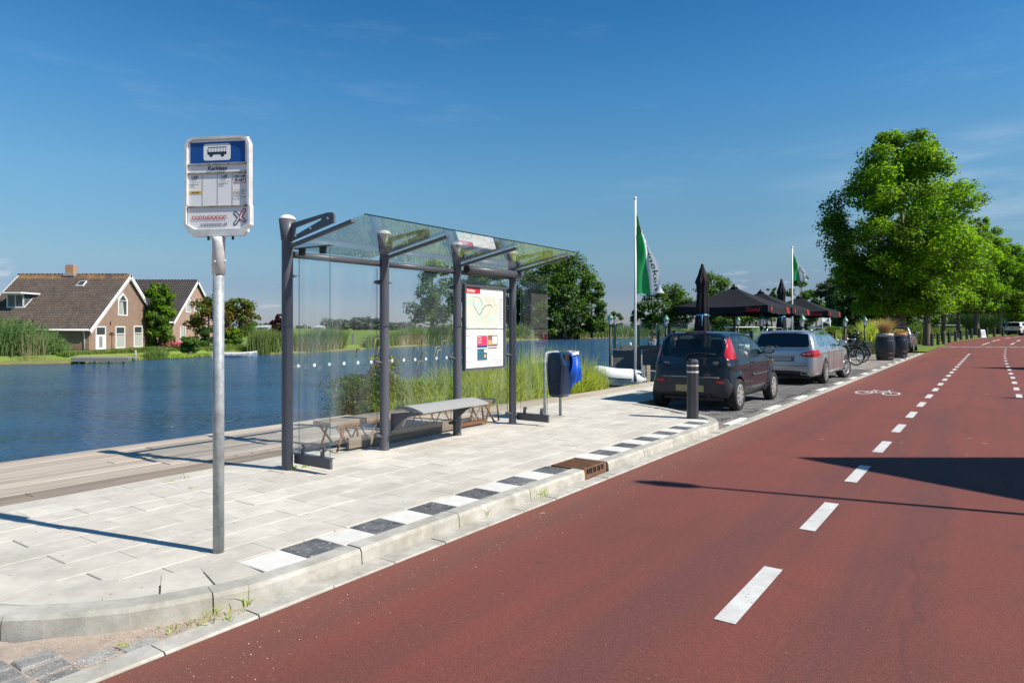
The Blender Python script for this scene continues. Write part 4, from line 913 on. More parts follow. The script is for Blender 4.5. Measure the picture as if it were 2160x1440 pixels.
text('Kerklaan', .062, m_paper, pf, Matrix.Translation((X0 + .115 * w_ + .03, py + .0, Zt - .042 * h_)) @ FX, bold=.001, sx=.8)
text('Direct\nop reis\nmobiel', .036, m_paper, pf, Matrix.Translation((X0 + .315 * w_, py, Zt - .65 * h_)) @ FX, align='LEFT', sx=.85)
# low lattice bench behind the shelter
rb = empty('lattice_bench', S(0, 0, PZ), ROT, 'long low bench of weathered planks on a rusty lattice frame behind the bus shelter', 'bench')
bt, bx0, bx1 = 6.33, 5.3, 8.35
for i, (xa, xb) in enumerate(((bx0 - .1, 6.5), (6.55, bx1 + .05))):
    for j, yy in enumerate((bt - .085, bt + .075)):
        b = MB(); b.box(((xb - xa) / 2 * 0, 0, 0), (xb - xa, .145, .045)); b.build('seat_plank', m_board2, rb, loc=((xa + xb) / 2, yy, .335))
for y_ in (bt - .15, bt + .15):
    b = MB(); b.bar((bx0, y_, .30), (bx1, y_, .30), .03, .03); b.build('top_rail', m_rust, rb)
    b = MB(); b.bar((bx0 + .25, y_ * 1, .055), (bx1 - .2, y_, .055), .05, .05); b.build('bottom_rail', m_rust, rb)
    k = bx0 + .35
    while k < bx1 - .5:
        b = MB(); b.tube([(k, y_, .285), (k + .14, y_, .08), (k + .28, y_, .285)], .009, 6); b.build('lattice_bar', m_rust, rb); k += .52
b = MB(); b.box((0, 0, 0), (2.0, .03, .13)); b.build('plinth_board', m_board2, rb, loc=(6.45, bt - .17, .09))
for x_ in (bx0 + .1, bx1 - .12):
    for y_ in (bt - .15, bt + .15):
        b = MB(); b.tube([(x_ - .1, y_, .29), (x_ + .12, y_, .02), (x_ + .24, y_, .02), (x_ + .2, y_, .29)], .014, 8); b.tube([(x_ + .02, y_, .29), (x_ - .1, y_, .01)], .013, 8); b.build('leg', m_rust, rb)

# ---------------------------------------------------------------- litter bin
m_bin = mat('bin_blue', (.006, .022, .055), rough=.28, var=.06, coat=.3)
lbn = empty('litter_bin', S(9.27, -5.70, PZ), ROT, 'dark blue litter bin with a blue bag hanging out, hung on a galvanised hoop', 'litter bin')
b = MB(); hw = .235
b.tube([(-hw, 0, 0), (-hw, 0, .98), (-hw + .03, 0, 1.03), (-hw + .08, 0, 1.05), (hw - .08, 0, 1.05), (hw - .03, 0, 1.03), (hw, 0, .98), (hw, 0, 0)], .024, 14); b.build('hoop', m_galv, lbn)
b = MB(); b.box((0, 0, .01), (.62, .2, .02)); b.build('foot_plate', m_kerb, lbn)
b = MB()   # body: tapered bin, front towards the road (-y) 
sec_ = [(-.16, .38, .11, .11), (-.17, .44, .155, .15)]
v = []
prof = [(.355, .12, .10), (.40, .145, .135), (.86, .165, .175), (1.03, .15, .12), (1.055, .13, .08)]
rings = []
for z, wx, wy in prof:
    rings.append([(x, y - .13 if z < .9 else y - .12, z) for x, y in rrect(wx * 2, wy * 2, .045, 3)])
n = len(rings[0]); v = [p for r_ in rings for p in r_]
f = [(i * n + k, i * n + (k + 1) % n, (i + 1) * n + (k + 1) % n, (i + 1) * n + k) for i in range(len(rings) - 1) for k in range(n)] + [tuple(reversed(range(n))), tuple(range((len(rings) - 1) * n, len(rings) * n))]
b.add(v, f, 0, False); b.build('bin_body', m_bin, lbn)
b = MB(); b.box((.03, -.27, .95), (.26, .02, .16)); b.build('opening', m_dark, lbn)
# bag
m_bag = mat('bag_blue', (.015, .13, .62), rough=.35, var=.1, spec=.5, transl=.3, tmul=(1, 1.2, 1.4))
V = []; F = []; nu, nv = 16, 16
for i in range(nu + 1):
    for j in range(nv + 1):
        u_, v_ = i / nu, j / nv; x = .03 + .26 * u_ + .02 * math.sin(v_ * 9) ; z = 1.03 - v_ * (.56 - .25 * abs(u_ - .55)) + .02 * math.sin(u_ * 14 + 1)
        y = -.29 - .055 * math.sin(u_ * 11 + v_ * 3) * (.4 + v_ * .6) - .07 * math.sin(v_ * math.pi) + .10 * v_ * (1 - u_); x -= .05 * v_ * math.sin(u_ * 3)
        V.append((x, y, z))
for i in range(nu):
    for j in range(nv): a = i * (nv + 1) + j; F.append((a, a + nv + 1, a + nv + 2, a + 1))
o = npmesh('bag', V, F, m_bag, lbn, smooth=False); md = o.modifiers.new('s', 'SOLIDIFY'); md.thickness = .003
V = []; F = []
for i in range(13):
    for j in range(7):
        a = math.pi * 2 * i / 12; V.append((.20 + .125 * math.cos(a) * (1 + .07 * math.sin(5 * a)) , -.25 + .09 * math.sin(a), 1.01 + .075 * j / 6 * (1 if j < 6 else .6) + .012 * math.sin(3 * a + j)))
for i in range(12):
    for j in range(6): q_ = i * 7 + j; F.append((q_, q_ + 7, q_ + 8, q_ + 1))
npmesh('folded_paper', V, F, mat('cup_white', (.7, .71, .74), rough=.6, var=.1), lbn)

# ---------------------------------------------------------------- bollard by the parking bay
m_boll = mat('bollard_black', (.035, .036, .042), rough=.55, var=.25, vscale=7, world=False)
def bollard(loc, h, w_, label, bands=True, group=None, z0=0.0):
    o = empty('bollard', loc, ROT, label, 'bollard', group)
    b = MB(); r_ = w_ / 2 / math.cos(math.pi / 8)
    b.lathe([(r_, z0), (r_, h - .045), (r_ * .72, h - .006), (.0005, h)], 8, smooth=False, rot=Matrix.Rotation(R(22.5 - 15), 3, 'Z')); b.build('shaft', m_boll, o)
    if bands:
        for z_ in (h - .105, h - .205):
            b = MB(); b.lathe([(r_ + .002, z_ - .013), (r_ + .002, z_ + .013)], 8, smooth=False, rot=Matrix.Rotation(R(22.5 - 15), 3, 'Z')); b.build('reflector_band', mat('reflector', (.62, .58, .58), rough=.3, var=.1), o)
    return o
bb = G(1461, 881.5, PZ)
bo = bollard(bb, .945, .172, 'black bollard with two pale bands on the pavement tip behind the dark blue hatchback')
b = MB()
rot_ = Matrix.Rotation(R(22.5 - 15), 3, 'Z'); r_ = .172 / 2 / math.cos(math.pi / 8) + .0028
m_rr = mat('reflector_red', (.6, .02, .02), rough=.3, var=0)
for z_ in (.84, .74):
    for k in (6,):
        a0, a1 = 2 * math.pi * k / 8, 2 * math.pi * (k + 1) / 8
        p0 = rot_ @ Vector((r_ * math.cos(a0), r_ * math.sin(a0), z_)); p1 = rot_ @ Vector((r_ * math.cos(a1), r_ * math.sin(a1), z_))
        b.add([p0 - EZ * .012, p1 - EZ * .012, p1 + EZ * .012, p0 + EZ * .012], [(0, 1, 2, 3)])
b.build('red_reflector', m_rr, bo)
for i, (x, y) in enumerate(((1966, 730), (1979, 728), (1990.3, 725.8), (2002.2, 722.8), (2015.6, 719.2), (2027, 717), (2039.5, 715.4), (2049.3, 713.8), (2065.7, 711.9), (2081.3, 711), (2097.3, 709.8), (2115.3, 708.2))):
    g = GT(x, y + .4)
    bollard(g, 1.05 if i < 3 else .98, .24, 'black bollard in the verge row, %s' % ['nearest one, just beyond the grey SUV', 'second from the near end', 'third from the near end, before a slim trunk', 'fourth from the near end', 'fifth from the near end', 'sixth from the near end, beside a trunk', 'seventh from the near end', 'eighth from the near end, left of a thick trunk', 'just left of the small white sign board', 'just right of the small white sign board', 'second from the far end, left of the last trunk', 'last one, beside the white car'][i], False, 'black bollards along the grass verge', z0=-.1)
g = GT(2072, 712); ab = empty('sign_board', g, R(20), 'small white folding sign board standing on the verge between two black bollards', 'sign board')
b = MB(); b.box((0, -.12, .42), (.62, .03, .84), M4=Matrix.Rotation(R(-12), 3, 'X')); b.build('front_board', m_wpaint, ab)
b = MB(); b.box((0, .12, .42), (.62, .03, .84), M4=Matrix.Rotation(R(12), 3, 'X')); b.build('back_board', m_wpaint, ab)
b = MB(); b.box((0, -.145, .45), (.44, .01, .5), M4=Matrix.Rotation(R(-12), 3, 'X')); b.build('print', mat('pale_ink', (.4, .4, .42)), ab)

# ---------------------------------------------------------------- flags
def flag(loc, H, top, Lg, Wd, label_p, label_f, r_=.035, wind=0.0, name_grp=None, txt=True, stretchx=1.0):
    po = empty('flagpole', loc, 0, label_p, 'flagpole')
    b = MB(); b.tube([(0, 0, 0), (0, 0, .32)], r_ * 1.35, 14); b.build('sleeve', m_galv, po)
    b = MB(); b.tube([(0, 0, .3), (0, 0, H)], [r_, r_ * .8], 14); b.build('pole', m_wpaint, po)
    b = MB(); b.lathe([(r_ * .9, H), (r_ * 1.3, H + .02), (r_, H + .06), (.001, H + .08)], 12); b.build('finial', m_wpaint, po)
    fo = empty('flag', Vector(loc) + Vector((0, 0, top)), 0, label_f, 'flag')
    def fp(u, v, off=0.0):
        wv = Wd * (v ** .66) * (.80 + .20 * v) ; x = r_ + u * wv * (1 - .06 * math.sin(v * 9)) 
        am = .11 * Wd * (.25 + u); y = am * math.sin(u * 7.5 + v * 5.0) + .10 * Wd * math.sin(u * 3 - v * 7) * u
        z = -v * Lg - u * (1 - v) * Lg * .17 + .012 * Lg * math.sin(u * 9) * v + .02 * u
        # folds hanging: lift along x
        x += .04 * Wd * math.sin(v * 14 + u * 5) * u
        return Vector((x * stretchx, y - off, z))
    nu, nv = 22, 46; V = []; F = []; mi = []
    for i in range(nu + 1):
        for j in range(nv + 1): V.append(tuple(fp(i / nu, j / nv)))
    for i in range(nu):
        for j in range(nv): a = i * (nv + 1) + j; F.append((a, a + nv + 1, a + nv + 2, a + 1)); mi.append(0 if (i + .5) / nu < .56 + .05 * (j / nv < .16) * 10 else 1)
    mg = mat('flag_green', (.016, .36, .10), rough=.6, var=.05, transl=.5, tmul=(1.2, 1.2, 1.0)); mw = mat('flag_white', (.78, .80, .83), rough=.6, var=.03, transl=.35, tmul=(1, 1, 1.05)); md_ = mat('flag_dark_green', (.015, .13, .10), rough=.6, var=0)
    cl = npmesh('cloth', V, F, [mg, mw], fo, smooth=True, mi=mi)
    if txt:
        me = textmesh('Heineken', 1.0, 0.0, 'LEFT', .012)
        xs = [v.co.x for v in me.vertices]; W_ = max(xs) - min(xs)
        bm_ = __import__('bmesh').new(); bm_.from_mesh(me); __import__('bmesh').ops.triangulate(bm_, faces=bm_.faces); 
        __import__('bmesh').ops.subdivide_edges(bm_, edges=bm_.edges, cuts=1); bm_.to_mesh(me); bm_.free()
        for v in me.vertices:
            vv = .24 + .72 * (v.co.x - min(xs)) / W_; uu = .79 + (v.co.y) * .26
            v.co = fp(uu, vv, .012)
        me.materials.clear(); me.materials.append(md_); link('lettering', me, fo)
        b = MB()
        for rr, mi_, of in ((.24, 1, .012), (.19, 0, .02)):
            pts = []
            for k in range(10):
                a = math.pi / 2 + k * math.pi / 5; q = rr * (1 if k % 2 == 0 else .42); pts.append(fp(.68 + q * math.cos(a) * 1.5, .17 - q * math.sin(a) * .42, of))
            c = fp(.68, .17, of); b.add([c] + pts, [(0, 1 + k, 1 + (k + 1) % 10) for k in range(10)], mi_)
        b.build('star', [m_red, mw], fo)
    return po
f1 = P(1340, 803, 18.2); f1.z = PZ
flag(f1, 4.85, 4.66, 2.34, .77, 'tall white flagpole with galvanised foot on the boardwalk beside the white dinghy', 'green and white banner with a red star hanging from the nearer flagpole')
f2 = P(1671, 760, 31.0); f2.z = 0
flag(f2, 5.15, 5.0, 1.35, .70, 'second white flagpole rising between the black parasols behind the silver estate car', 'small green and white flag blowing from the farther flagpole', .04, stretchx=1.0)
# ---------------------------------------------------------------- cars: a body shell from smoothly intersected outlines
def poly_sdf(pts, X, Y):
    """signed distance of polygon (negative inside)"""
    P_ = np.asarray(pts, float); d = np.full(X.shape, 1e9); ins = np.zeros(X.shape, bool); n = len(P_)
    for i in range(n):
        a = P_[i]; c = P_[(i + 1) % n]; e = c - a; wx, wy = X - a[0], Y - a[1]
        h = np.clip((wx * e[0] + wy * e[1]) / (e @ e + 1e-12), 0, 1); d = np.minimum(d, (wx - e[0] * h) ** 2 + (wy - e[1] * h) ** 2)
        cnd = (a[1] > Y) != (c[1] > Y)
        with np.errstate(divide='ignore', invalid='ignore'): xi = (c[0] - a[0]) * (Y - a[1]) / (c[1] - a[1] + 1e-15) + a[0]
        ins ^= cnd & (X < xi)
    return np.where(ins, -1, 1) * np.sqrt(d)
def chaikin(pts, it=2, closed=True):
    P_ = [np.array(p, float) for p in pts]
    for _ in range(it):
        Q = []
        n = len(P_)
        for i in range(n if closed else n - 1): a, c = P_[i], P_[(i + 1) % n]; Q += [a * .75 + c * .25, a * .25 + c * .75]
        if not closed: Q = [P_[0]] + Q + [P_[-1]]
        P_ = Q
    return [tuple(p) for p in P_]
def smax(a, b, k): h = np.maximum(k - np.abs(a - b), 0) / k; return np.maximum(a, b) + h * h * k * .25
def surfnet(Fd, org, h):
    s = Fd < 0; nx, ny, nz = Fd.shape
    acc = np.zeros((nx - 1, ny - 1, nz - 1, 3)); cnt = np.zeros((nx - 1, ny - 1, nz - 1))
    corners = [(i, j, k) for i in (0, 1) for j in (0, 1) for k in (0, 1)]
    for a in corners:
        for ax in range(3):
            if a[ax] == 1: continue
            c = list(a); c[ax] = 1
            fa = Fd[a[0]:nx - 1 + a[0], a[1]:ny - 1 + a[1], a[2]:nz - 1 + a[2]]; fc = Fd[c[0]:nx - 1 + c[0], c[1]:ny - 1 + c[1], c[2]:nz - 1 + c[2]]
            m = (fa < 0) != (fc < 0); tt = np.where(m, fa / np.where(m, fa - fc, 1), 0)
            for q in range(3): acc[..., q] += np.where(m, a[q] + (tt if q == ax else 0), 0)
            cnt += m
    act = cnt > 0; idx = np.full(act.shape, -1); idx[act] = np.arange(act.sum())
    ii = np.argwhere(act); V = (acc[act] / cnt[act][:, None] + ii) * h + np.asarray(org); F = []
    for ax in range(3):
        o1, o2 = [(1, 2), (2, 0), (0, 1)][ax]
        sl0 = [slice(1, d - 1) for d in Fd.shape]; sl0[ax] = slice(0, Fd.shape[ax] - 1); sl1 = list(sl0); sl1[ax] = slice(1, Fd.shape[ax])
        a = s[tuple(sl0)]; c = s[tuple(sl1)]
        for flip in (0, 1):
            m = (a & ~c) if not flip else (~a & c); e = np.argwhere(m)
            if not len(e): continue
            off = np.array([0 if q == ax else 1 for q in range(3)]); e = e + off
            def at(d1, d2): q = e.copy(); q[:, o1] -= d1; q[:, o2] -= d2; return idx[q[:, 0], q[:, 1], q[:, 2]]
            qd = np.stack([at(1, 1), at(0, 1), at(0, 0), at(1, 0)], 1)
            F.append(qd if not flip else qd[:, ::-1])
    return V, np.concatenate(F)

m_cglass = glassmat('tinted_car_glass', (.62, .68, .66), refl=1.15)
m_cglass2 = glassmat('dark_car_glass', (.045, .055, .06), refl=2.2)
m_inter = mat('car_interior', (.03, .03, .033), rough=.8, var=.1)
m_lred = mat('tail_lens', (.44, .008, .012), rough=.15, var=.05, coat=.8)
m_lclear = mat('clear_lens', (.62, .58, .55), rough=.15, var=.1, coat=.6)
m_plate = mat('number_plate', (.38, .31, .13), rough=.5, var=.18, vscale=14, world=False)
def carpaint(name, col, metal=.3, rough=.32, dust=.1, coat=1.0): return mat(name, col, rough=rough, metal=metal, var=dust, vscale=2, coat=coat, world=False, spec=.3)

def wheel(car, x, y, r, wd, style, side, steer=0.0):
    e = empty('wheel', (x, y, r), steer, parent=car)
    rot = Matrix.Rotation(R(-90 * side), 3, 'X')      # axis z -> outward (side = +1 left, -1 right)
    b = MB(); h = wd / 2; ri = r * .68
    b.lathe([(ri, -h * .8), (ri + .01, -h), (r * .93, -h), (r, -h * .72), (r, h * .72), (r * .93, h), (ri + .012, h * .96), (ri, h * .78)], 40, rot=rot); b.build('tyre', m_rubber, e)
    b = MB(); sil = mat('wheel_silver', (.50, .50, .50), rough=.35, metal=.6, var=.08)
    if style == 'cap':
        b.lathe([(ri + .004, h * .75), (ri, h * .90), (ri * .93, h * .93), (ri * .55, h * .99), (ri * .2, h * 1.02), (.0005, h * 1.02)], 40, rot=rot)
        for k in range(9):
            a = 2 * math.pi * k / 9; q = Matrix.Rotation(a, 3, 'Z'); vs = [rot @ (q @ Vector(p)) for p in ((ri * .50, -ri * .035, h * 1.004), (ri * .82, -ri * .15, h * .97), (ri * .84, ri * .10, h * .97), (ri * .52, ri * .055, h * 1.004))]
            b.add(vs, [(0, 1, 2, 3)], 1)
    else:
        b.lathe([(ri + .004, h * .75), (ri, h * .93), (ri * .93, h * .93), (ri * .90, h * .6)], 40, rot=rot)
        b.lathe([(ri * .92, h * .25), (.0005, h * .25)], 30, 1, rot=rot); b.lathe([(ri * .25, h * .3), (ri * .22, h * .88), (.0005, h * .9)], 16, rot=rot)
        for k in range(5):
            for dd in (-.11, .11):
                a = 2 * math.pi * k / 5 + .3; q = Matrix.Rotation(a, 3, 'Z')
                p0 = rot @ (q @ Vector((ri * .12, ri * dd * .8, h * .80))); p1 = rot @ (q @ Vector((ri * .94, ri * dd * 1.7, h * .84)))
                b.bar(p0, p1, ri * .10, .03, 0, up=tuple(rot @ Vector((0, 0, 1))))
    b.build('rim', [sil, MATS['dark_hole']], e)
    return e

def car(name, loc, rz, sp):
    root = empty(name, loc, rz, sp['label'], 'car')
    L_, W_, H_ = sp['L'], sp['W'], sp['H']; h = sp.get('h', .026)
    xs = np.arange(-.10, L_ + .12, h); ys = np.arange(-W_ / 2 - .09, W_ / 2 + .1, h); ys = ys - (ys[0] + ys[-1]) / 2; zs = np.arange(.08, H_ + .08, h)
    side = chaikin(sp['side'], 2); plan = [(x, y) for x, y in sp['plan']]; plan = chaikin(plan + [(x, -y) for x, y in plan[::-1]], 2)
    fr = [(y, z) for z, y in sp['front']]; fr = chaikin(fr + [(-y, z) for y, z in fr[::-1]], 1)
    S2 = poly_sdf(side, *np.meshgrid(xs, zs, indexing='ij'))[:, None, :]
    P2 = poly_sdf(plan, *np.meshgrid(xs, ys, indexing='ij'))[:, :, None]
    # the plan outline narrows towards the roof through the front outline
    F2 = poly_sdf(fr, *np.meshgrid(ys, zs, indexing='ij'))[None, :, :]
    Xg, Yg, Zg = np.meshgrid(xs, ys, zs, indexing='ij')
    F = smax(smax(S2, F2, sp.get('k', (.10, .14))[0]), P2, sp.get('k', (.10, .14))[1])
    r, wr = sp['r'], sp['r'] + .05
    ax1, ax2 = sp['axles']
    for ax in (ax1, ax2):
        rr = np.sqrt((Xg - ax) ** 2 + (Zg - r) ** 2)
        F -= sp.get('flare', .018) * np.exp(-((rr - wr) / .06) ** 2) * np.clip((np.abs(Yg) - .45) / .2, 0, 1)
    # belt crease and sill tuck
    F -= .010 * np.exp(-((Zg - sp['crease'] - .05 * Xg / L_) / .035) ** 2) * np.clip((np.abs(Yg) - .45) / .2, 0, 1)
    for ax in (ax1, ax2):
        rr = np.sqrt((Xg - ax) ** 2 + (Zg - r) ** 2)
        cyl = np.maximum(rr - wr, .50 * W_ - .24 - np.abs(Yg)); F = np.maximum(F, -cyl)
    F = np.maximum(F, .17 - Zg)
    V, Q = surfnet(F, (xs[0], ys[0], zs[0]), h)
    # refine onto the level set with a smoothed gradient
    G_ = np.gradient(F, h)
    def samp(A, p):
        q = (p - np.array([xs[0], ys[0], zs[0]])) / h; i = np.clip(np.floor(q).astype(int), 0, np.array(A.shape) - 2); f = q - i; o = 0
        for a in (0, 1):
            for c in (0, 1):
                for d in (0, 1): o = o + A[i[:, 0] + a, i[:, 1] + c, i[:, 2] + d] * (f[:, 0] if a else 1 - f[:, 0]) * (f[:, 1] if c else 1 - f[:, 1]) * (f[:, 2] if d else 1 - f[:, 2])
        return o
    def proj(V, mask=None, it=2):
        for _ in range(it):
            g = np.stack([samp(G_[k], V) for k in range(3)], 1); f = samp(F, V); g2 = (g ** 2).sum(1) + 1e-6; st_ = -(f / g2)[:, None] * g
            st_ = np.clip(st_, -h, h)
            if mask is not None: st_ *= mask[:, None]
            V = V + st_
        return V
    V = proj(V)
    def normals(V):
        g = np.stack([samp(G_[k], V) for k in range(3)], 1); return g / (np.linalg.norm(g, axis=1)[:, None] + 1e-9)
    Nn = normals(V)
    regs = sp['regions']; lab = np.zeros(len(Q), int); snapped = np.zeros(len(V), bool)
    def coords(view, A): 
        return (A[:, 0], A[:, 2]) if view == 'side' else (np.abs(A[:, 1]), A[:, 2])
    def cond(rg, A, Nm):
        v = rg['view']; 
        if v == 'side': c = np.abs(Nm[:, 1]) > .45
        elif v == 'rear': c = (Nm[:, 0] < -.2) & (A[:, 0] < L_ * .45)
        elif v == 'front': c = (Nm[:, 0] > .15) & (A[:, 0] > L_ * .4)
        elif v == 'rearwrap': c = A[:, 0] < rg['xmax']
        if 'zmin' in rg: c &= A[:, 2] > rg['zmin']
        return c
    for rg in regs:
        pl = chaikin(rg['poly'], rg.get('ch', 1)) if rg['view'] == 'side' or rg.get('closed', 1) else rg['poly']
        rg['_p'] = pl; u, v = coords(rg['view'], V); c = cond(rg, V, Nn) & ~snapped
        P_ = np.asarray(pl); best = np.full(len(V), 1e9); bu = u.copy(); bv = v.copy()
        for i in range(len(P_)):
            a = P_[i]; e = P_[(i + 1) % len(P_)] - a; hh = np.clip(((u - a[0]) * e[0] + (v - a[1]) * e[1]) / (e @ e + 1e-12), 0, 1)
            pu, pv_ = a[0] + e[0] * hh, a[1] + e[1] * hh; d = np.hypot(u - pu, v - pv_); m = d < best; best[m] = d[m]; bu[m] = pu[m]; bv[m] = pv_[m]
        m = c & (best < h * .55); snapped |= m
        if rg['view'] == 'side': V[m, 0] = bu[m]; V[m, 2] = bv[m]
        else:
            sg = np.sign(V[:, 1]); V[m, 1] = (bu * sg)[m]; V[m, 2] = bv[m]
    Cn = V[Q].mean(1); Nc = normals(Cn)
    for k, rg in enumerate(regs):
        u, v = coords(rg['view'], Cn); c = cond(rg, Cn, Nc); ins = poly_sdf(rg['_p'], u, v) < 0; m = c & ins & (lab == 0); lab[m] = k + 1
    def extract(mask, name, m, off=0.0, split=None, lbl=None):
        q = Q[mask]
        if not len(q): return
        groups = [q]
        if split == 'y': cy = Cn[mask][:, 1]; groups = [q[cy > 0], q[cy <= 0]]
        for g in groups:
            if not len(g): continue
            uq, inv = np.unique(g, return_inverse=True); vv = V[uq] + Nn[uq] * off
            o = npmesh(name, vv, inv.reshape(g.shape), m, root, smooth=True)
            if lbl: o['label'] = lbl
    Nn = normals(V)
    extract(lab == 0, 'body', sp['paint'])
    for k, rg in enumerate(regs): extract(lab == k + 1, rg['name'], rg['mat'], rg.get('off', 0), rg.get('split'))
    # seams: thin dark lines following the panel gaps
    sv = V[Q].mean(1)
    def surf_y(x, z, sgn):
        d = (sv[:, 0] - x) ** 2 + (sv[:, 2] - z) ** 2 + 100 * (sv[:, 1] * sgn < .3); i = np.argsort(d)[:4]; return float(sv[i, 1].mean())
    def surf_x(y, z):
        d = (sv[:, 1] - y) ** 2 + (sv[:, 2] - z) ** 2 + 100 * (sv[:, 0] > L_ * .4); i = np.argsort(d)[:4]; return float(sv[i, 0].mean())
    m_seam = mat('panel_gap', (.008, .008, .009), rough=.8, var=0)
    for ln in sp['seams']:
        for sg in (1, -1):
            pts = []
            for p, q in zip(ln, ln[1:]):
                for f in np.linspace(0, 1, 8)[(1 if pts else 0):]: x = p[0] + (q[0] - p[0]) * f; z = p[1] + (q[1] - p[1]) * f; pts.append((x, surf_y(x, z, sg), z))
            b = MB(); b.tube(pts, .0045, 5); b.build('door_gap', m_seam, root)
    for ln in sp.get('rear_seams', []):
        pts = []
        for p, q in zip(ln, ln[1:]):
            for f in np.linspace(0, 1, 8)[(1 if pts else 0):]: y = p[0] + (q[0] - p[0]) * f; z = p[1] + (q[1] - p[1]) * f; pts.append((surf_x(y, z), y, z))
        b = MB(); b.tube(pts, .005, 5); b.build('tailgate_gap', m_seam, root)
    for x, z in sp['handles']:
        for sg in (1, -1):
            y = surf_y(x, z, sg); b = MB(); b.tube([(x - .085, y, z - .004), (x - .06, y + sg * .03, z), (x + .06, y + sg * .03, z + .002), (x + .085, y, z)], .011, 8); b.build('door_handle', sp['handle_mat'], root)
    mx_, mz = sp['mirror']
    for sg in (1, -1):
        y = surf_y(mx_, mz - .03, sg); e = empty('mirror', (mx_, y + sg * .13, mz + .05), 0, parent=root)
        b = MB(); nlat = 8; 
        b.lathe([(.001, .14), (.07, .12), (.105, .05), (.11, -.02), (.10, -.04), (.0005, -.042)], 16, rot=Matrix.Rotation(R(90), 3, 'Y') @ Matrix.Scale(.78, 3, (1, 0, 0))); b.build('shell', sp.get('mirror_mat', sp['paint']), e)
        b = MB(); b.lathe([(.088, -.0435), (.0005, -.0436)], 16, smooth=False, rot=Matrix.Rotation(R(90), 3, 'Y') @ Matrix.Scale(.78, 3, (1, 0, 0))); b.build('glass', m_chrome, e)
        b = MB(); b.bar((0, 0, -.03), (.01, -sg * .14, -.06), .05, .03); b.build('stalk', m_dark, e)
    # wheels, underbody, cabin
    for ax, stv in ((ax1, 0), (ax2, sp.get('steer', 0))):
        for sg in (1, -1): wheel(root, ax, sg * (W_ / 2 - .115), r, sp.get('tyre', .18), sp['rim'], sg, stv)
    b = MB(); b.box((L_ / 2, 0, .24), (L_ - .5, W_ - .5, .12)); 
    b.tube([(.06, -.35, .26), (.5, -.35, .26)], .03, 8); b.build('underbody', m_dark, root)
    b = MB(); b.box((L_ * .5, 0, .62), (L_ * .66, W_ * .80, .06)); b.box((L_ * .70, 0, .86), (.35, W_ * .76, .18), taper=(.6, .95)); b.build('cabin_floor', m_inter, root)
    for x0, ww in sp['seats']:
        for sg in (1, -1):
            e = MB(); e.add(*superbox((x0, sg * ww, .82), (.16, .44, .56), .05)); e.add(*superbox((x0 - .02, sg * ww, 1.17), (.10, .26, .20), .05)); e.add(*superbox((x0 + .25, sg * ww, .58), (.5, .46, .16), .05)); o = e.build('seat', m_inter, root)
    b = MB(); a = [(L_ * .60 + .28 * math.cos(q) * 0, .36 + .17 * math.cos(q), .92 + .17 * math.sin(q)) for q in np.linspace(0, 2 * math.pi, 18)[:-1]]; b.tube(a, .014, 6, closed=True); b.build('steering_wheel', m_dark, root)
    # plate
    y, z, pw = sp['plate']; x = surf_x(y, z); b = MB(); b.box((x - .012, y, z), (.02, pw, .115)); b.build('number_plate', sp.get('plate_mat', m_plate), root)
    return root, surf_x, surf_y
def superbox(c, d, r):
    xs_ = rrect(d[1], d[2], min(r, d[1] / 2.2, d[2] / 2.2), 3); n = len(xs_); v = []
    for x, k in ((-d[0] / 2, .86), (-d[0] / 2 + r * .5, 1), (d[0] / 2 - r * .5, 1), (d[0] / 2, .86)): v += [(c[0] + x, c[1] + y * k, c[2] + z * k) for y, z in xs_]
    return v, [(i * n + k, i * n + (k + 1) % n, (i + 1) * n + (k + 1) % n, (i + 1) * n + k) for i in range(3) for k in range(n)] + [tuple(reversed(range(n))), tuple(range(3 * n, 4 * n))]

